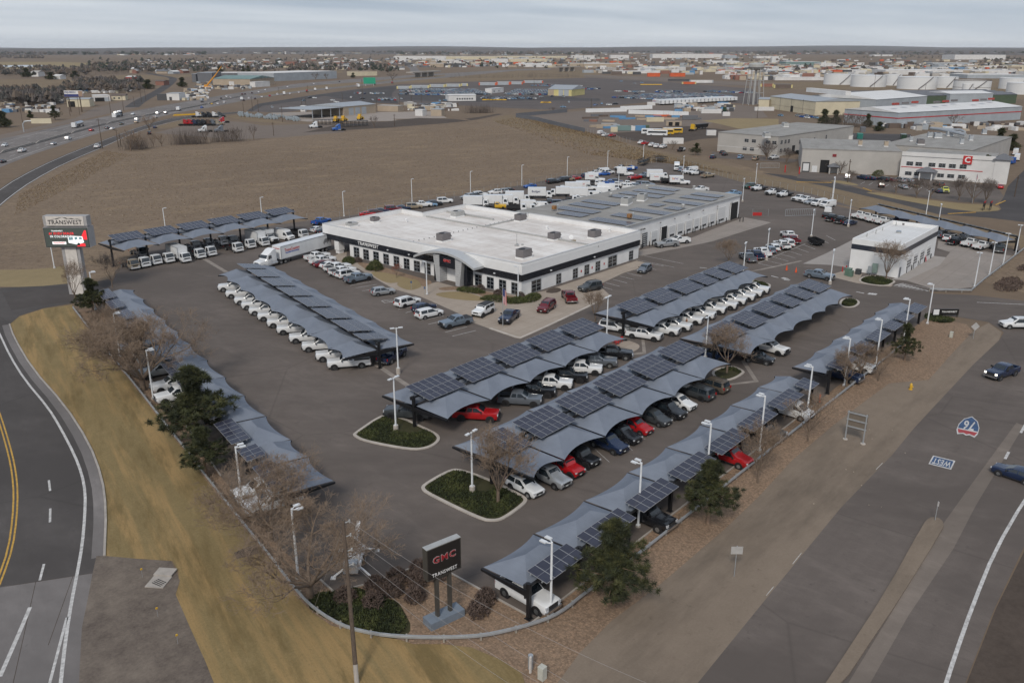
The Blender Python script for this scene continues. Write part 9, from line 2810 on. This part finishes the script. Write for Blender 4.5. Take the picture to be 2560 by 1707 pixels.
def block_stuff(name,n,zones,mats,size,seed,zs=(4,8)):
 r=random.Random(seed)
 mb=MB()
 for _ in range(n):
  z,x0,x1,y0,y1=r.choice(zones)
  p=g(z,r.uniform(x0,x1),y0+(y1-y0)*r.random())
  s=r.uniform(*size)
  h=r.uniform(*zs)
  mb.box((p.x,p.y,h/2),(s,s*r.uniform(.3,.8),h),AZ+r.gauss(0,.3)+(PI/2 if r.random()<.6 else 0),r.randrange(len(mats)),.97)
 tag(mb.build(name,mats),kind='stuff')
MXD=[WM[c_]for c_ in('white','white','cream','tan','steel','slate','white','brown','grey','steel','white','cream','grey','tan','brick','dark','white','orange')]
block_stuff('distant_town',900,[('P2',0,2352,68,115),('P1',1300,2352,70,130),('P3',0,2352,72,130),('P4',0,2352,72,112),('P5',0,2352,55,90),('P5',0,2352,50,85)],MXD,(14,60),1)
block_stuff('distant_yards',1500,[('P3',0,2352,150,268),('P4',0,2352,120,350),('P5',60,2352,130,270),('P5',60,2352,180,290),('P4',1600,2352,230,410)],MXD,(5,26),2,(2.5,7))
block_stuff('yard_clutter',500,[('P4',1050,1700,690,770),('P3',180,720,690,760),('P2',60,700,430,520),('P5',1100,2400,700,750),('P1',900,1500,470,560),('P1',0,700,640,780),('P1',2100,2352,520,640)],MXD[:8]+[WM['grey'],WM['dark'],WM['brown'],WM['tan'],WM['blue']],(2,9),3,(1,3))
def woods(name,n,zones,mats,hs,seed,wide=1.0):
 r=random.Random(seed)
 mb=MB()
 for _ in range(n):
  z,x0,x1,y0,y1=r.choice(zones)
  p=g(z,r.uniform(x0,x1),y0+(y1-y0)*r.random())
  h=r.uniform(*hs)
  w=h*r.uniform(.35,.6)*wide
  mi=r.randrange(len(mats))
  for _k in range(7):
   c=Vector((p.x+r.gauss(0,w*.35),p.y+r.gauss(0,w*.35),h*r.uniform(.25,.75)))
   s=w*r.uniform(.4,.7)
   P=[c+Vector((0,0,s))]+[c+Vector((math.cos(a)*s,math.sin(a)*s,r.uniform(-.3,.2)*s))for a in(0,2.1,4.2)]
   for q_ in((0,1,2),(0,2,3),(0,3,1)):
    mb.face([P[i]for i in q_],mi)
 tag(mb.build(name,mats),kind='stuff')
WD=[mat('wood_grey',(.10,.085,.078),.95),mat('wood_brown',(.115,.088,.068),.95),mat('wood_dark',(.055,.052,.046),.95),mat('wood_evergreen',(.025,.034,.020),.95)]
woods('distant_woods',2600,[('P1',0,2352,62,130),('P2',0,2352,60,110),('P3',0,2352,60,130),('P4',0,2352,62,108),('P5',0,2352,50,95)],WD,(9,20),1,2.2)
woods('distant_trees',900,[('P1',1000,2352,180,300),('P2',0,2352,110,320),('P2',0,2352,250,325),('P1',900,2352,260,330)],WD,(6,12),2,1.1)
woods('riverside_trees',700,[('P1',0,1000,275,380),('P1',0,700,560,700),('P1',750,1600,430,560),('P1',0,500,130,175)],WD[:3],(5,12),3,1.0)
woods('belt_trees',500,[('P3',0,2352,130,290),('P5',860,1700,85,130),('P5',2000,2352,110,165),('P4',0,2352,120,260),('P5',250,2352,170,250)],WD,(5,11),4,1.1)
tz=MB()
hv=D.materials.new('haze')
hv.use_nodes=True
nt=hv.node_tree
for n in list(nt.nodes):
 nt.nodes.remove(n)
om=nt.nodes.new('ShaderNodeOutputMaterial')
pv=nt.nodes.new('ShaderNodeVolumePrincipled')
pv.inputs['Color'].default_value=(.90,.94,1.0,1)
pv.inputs['Density'].default_value=HAZE
nt.links.new(pv.outputs[0],om.inputs['Volume'])
o=tz.box((0,0,74.5),(50000,50000,153)).build('haze',hv)
for q in FREE.values():
 for c in list(q.children):
  for d in list(c.children):
   D.objects.remove(d)
  D.objects.remove(c)
 D.objects.remove(q)
o['kind']='stuff'
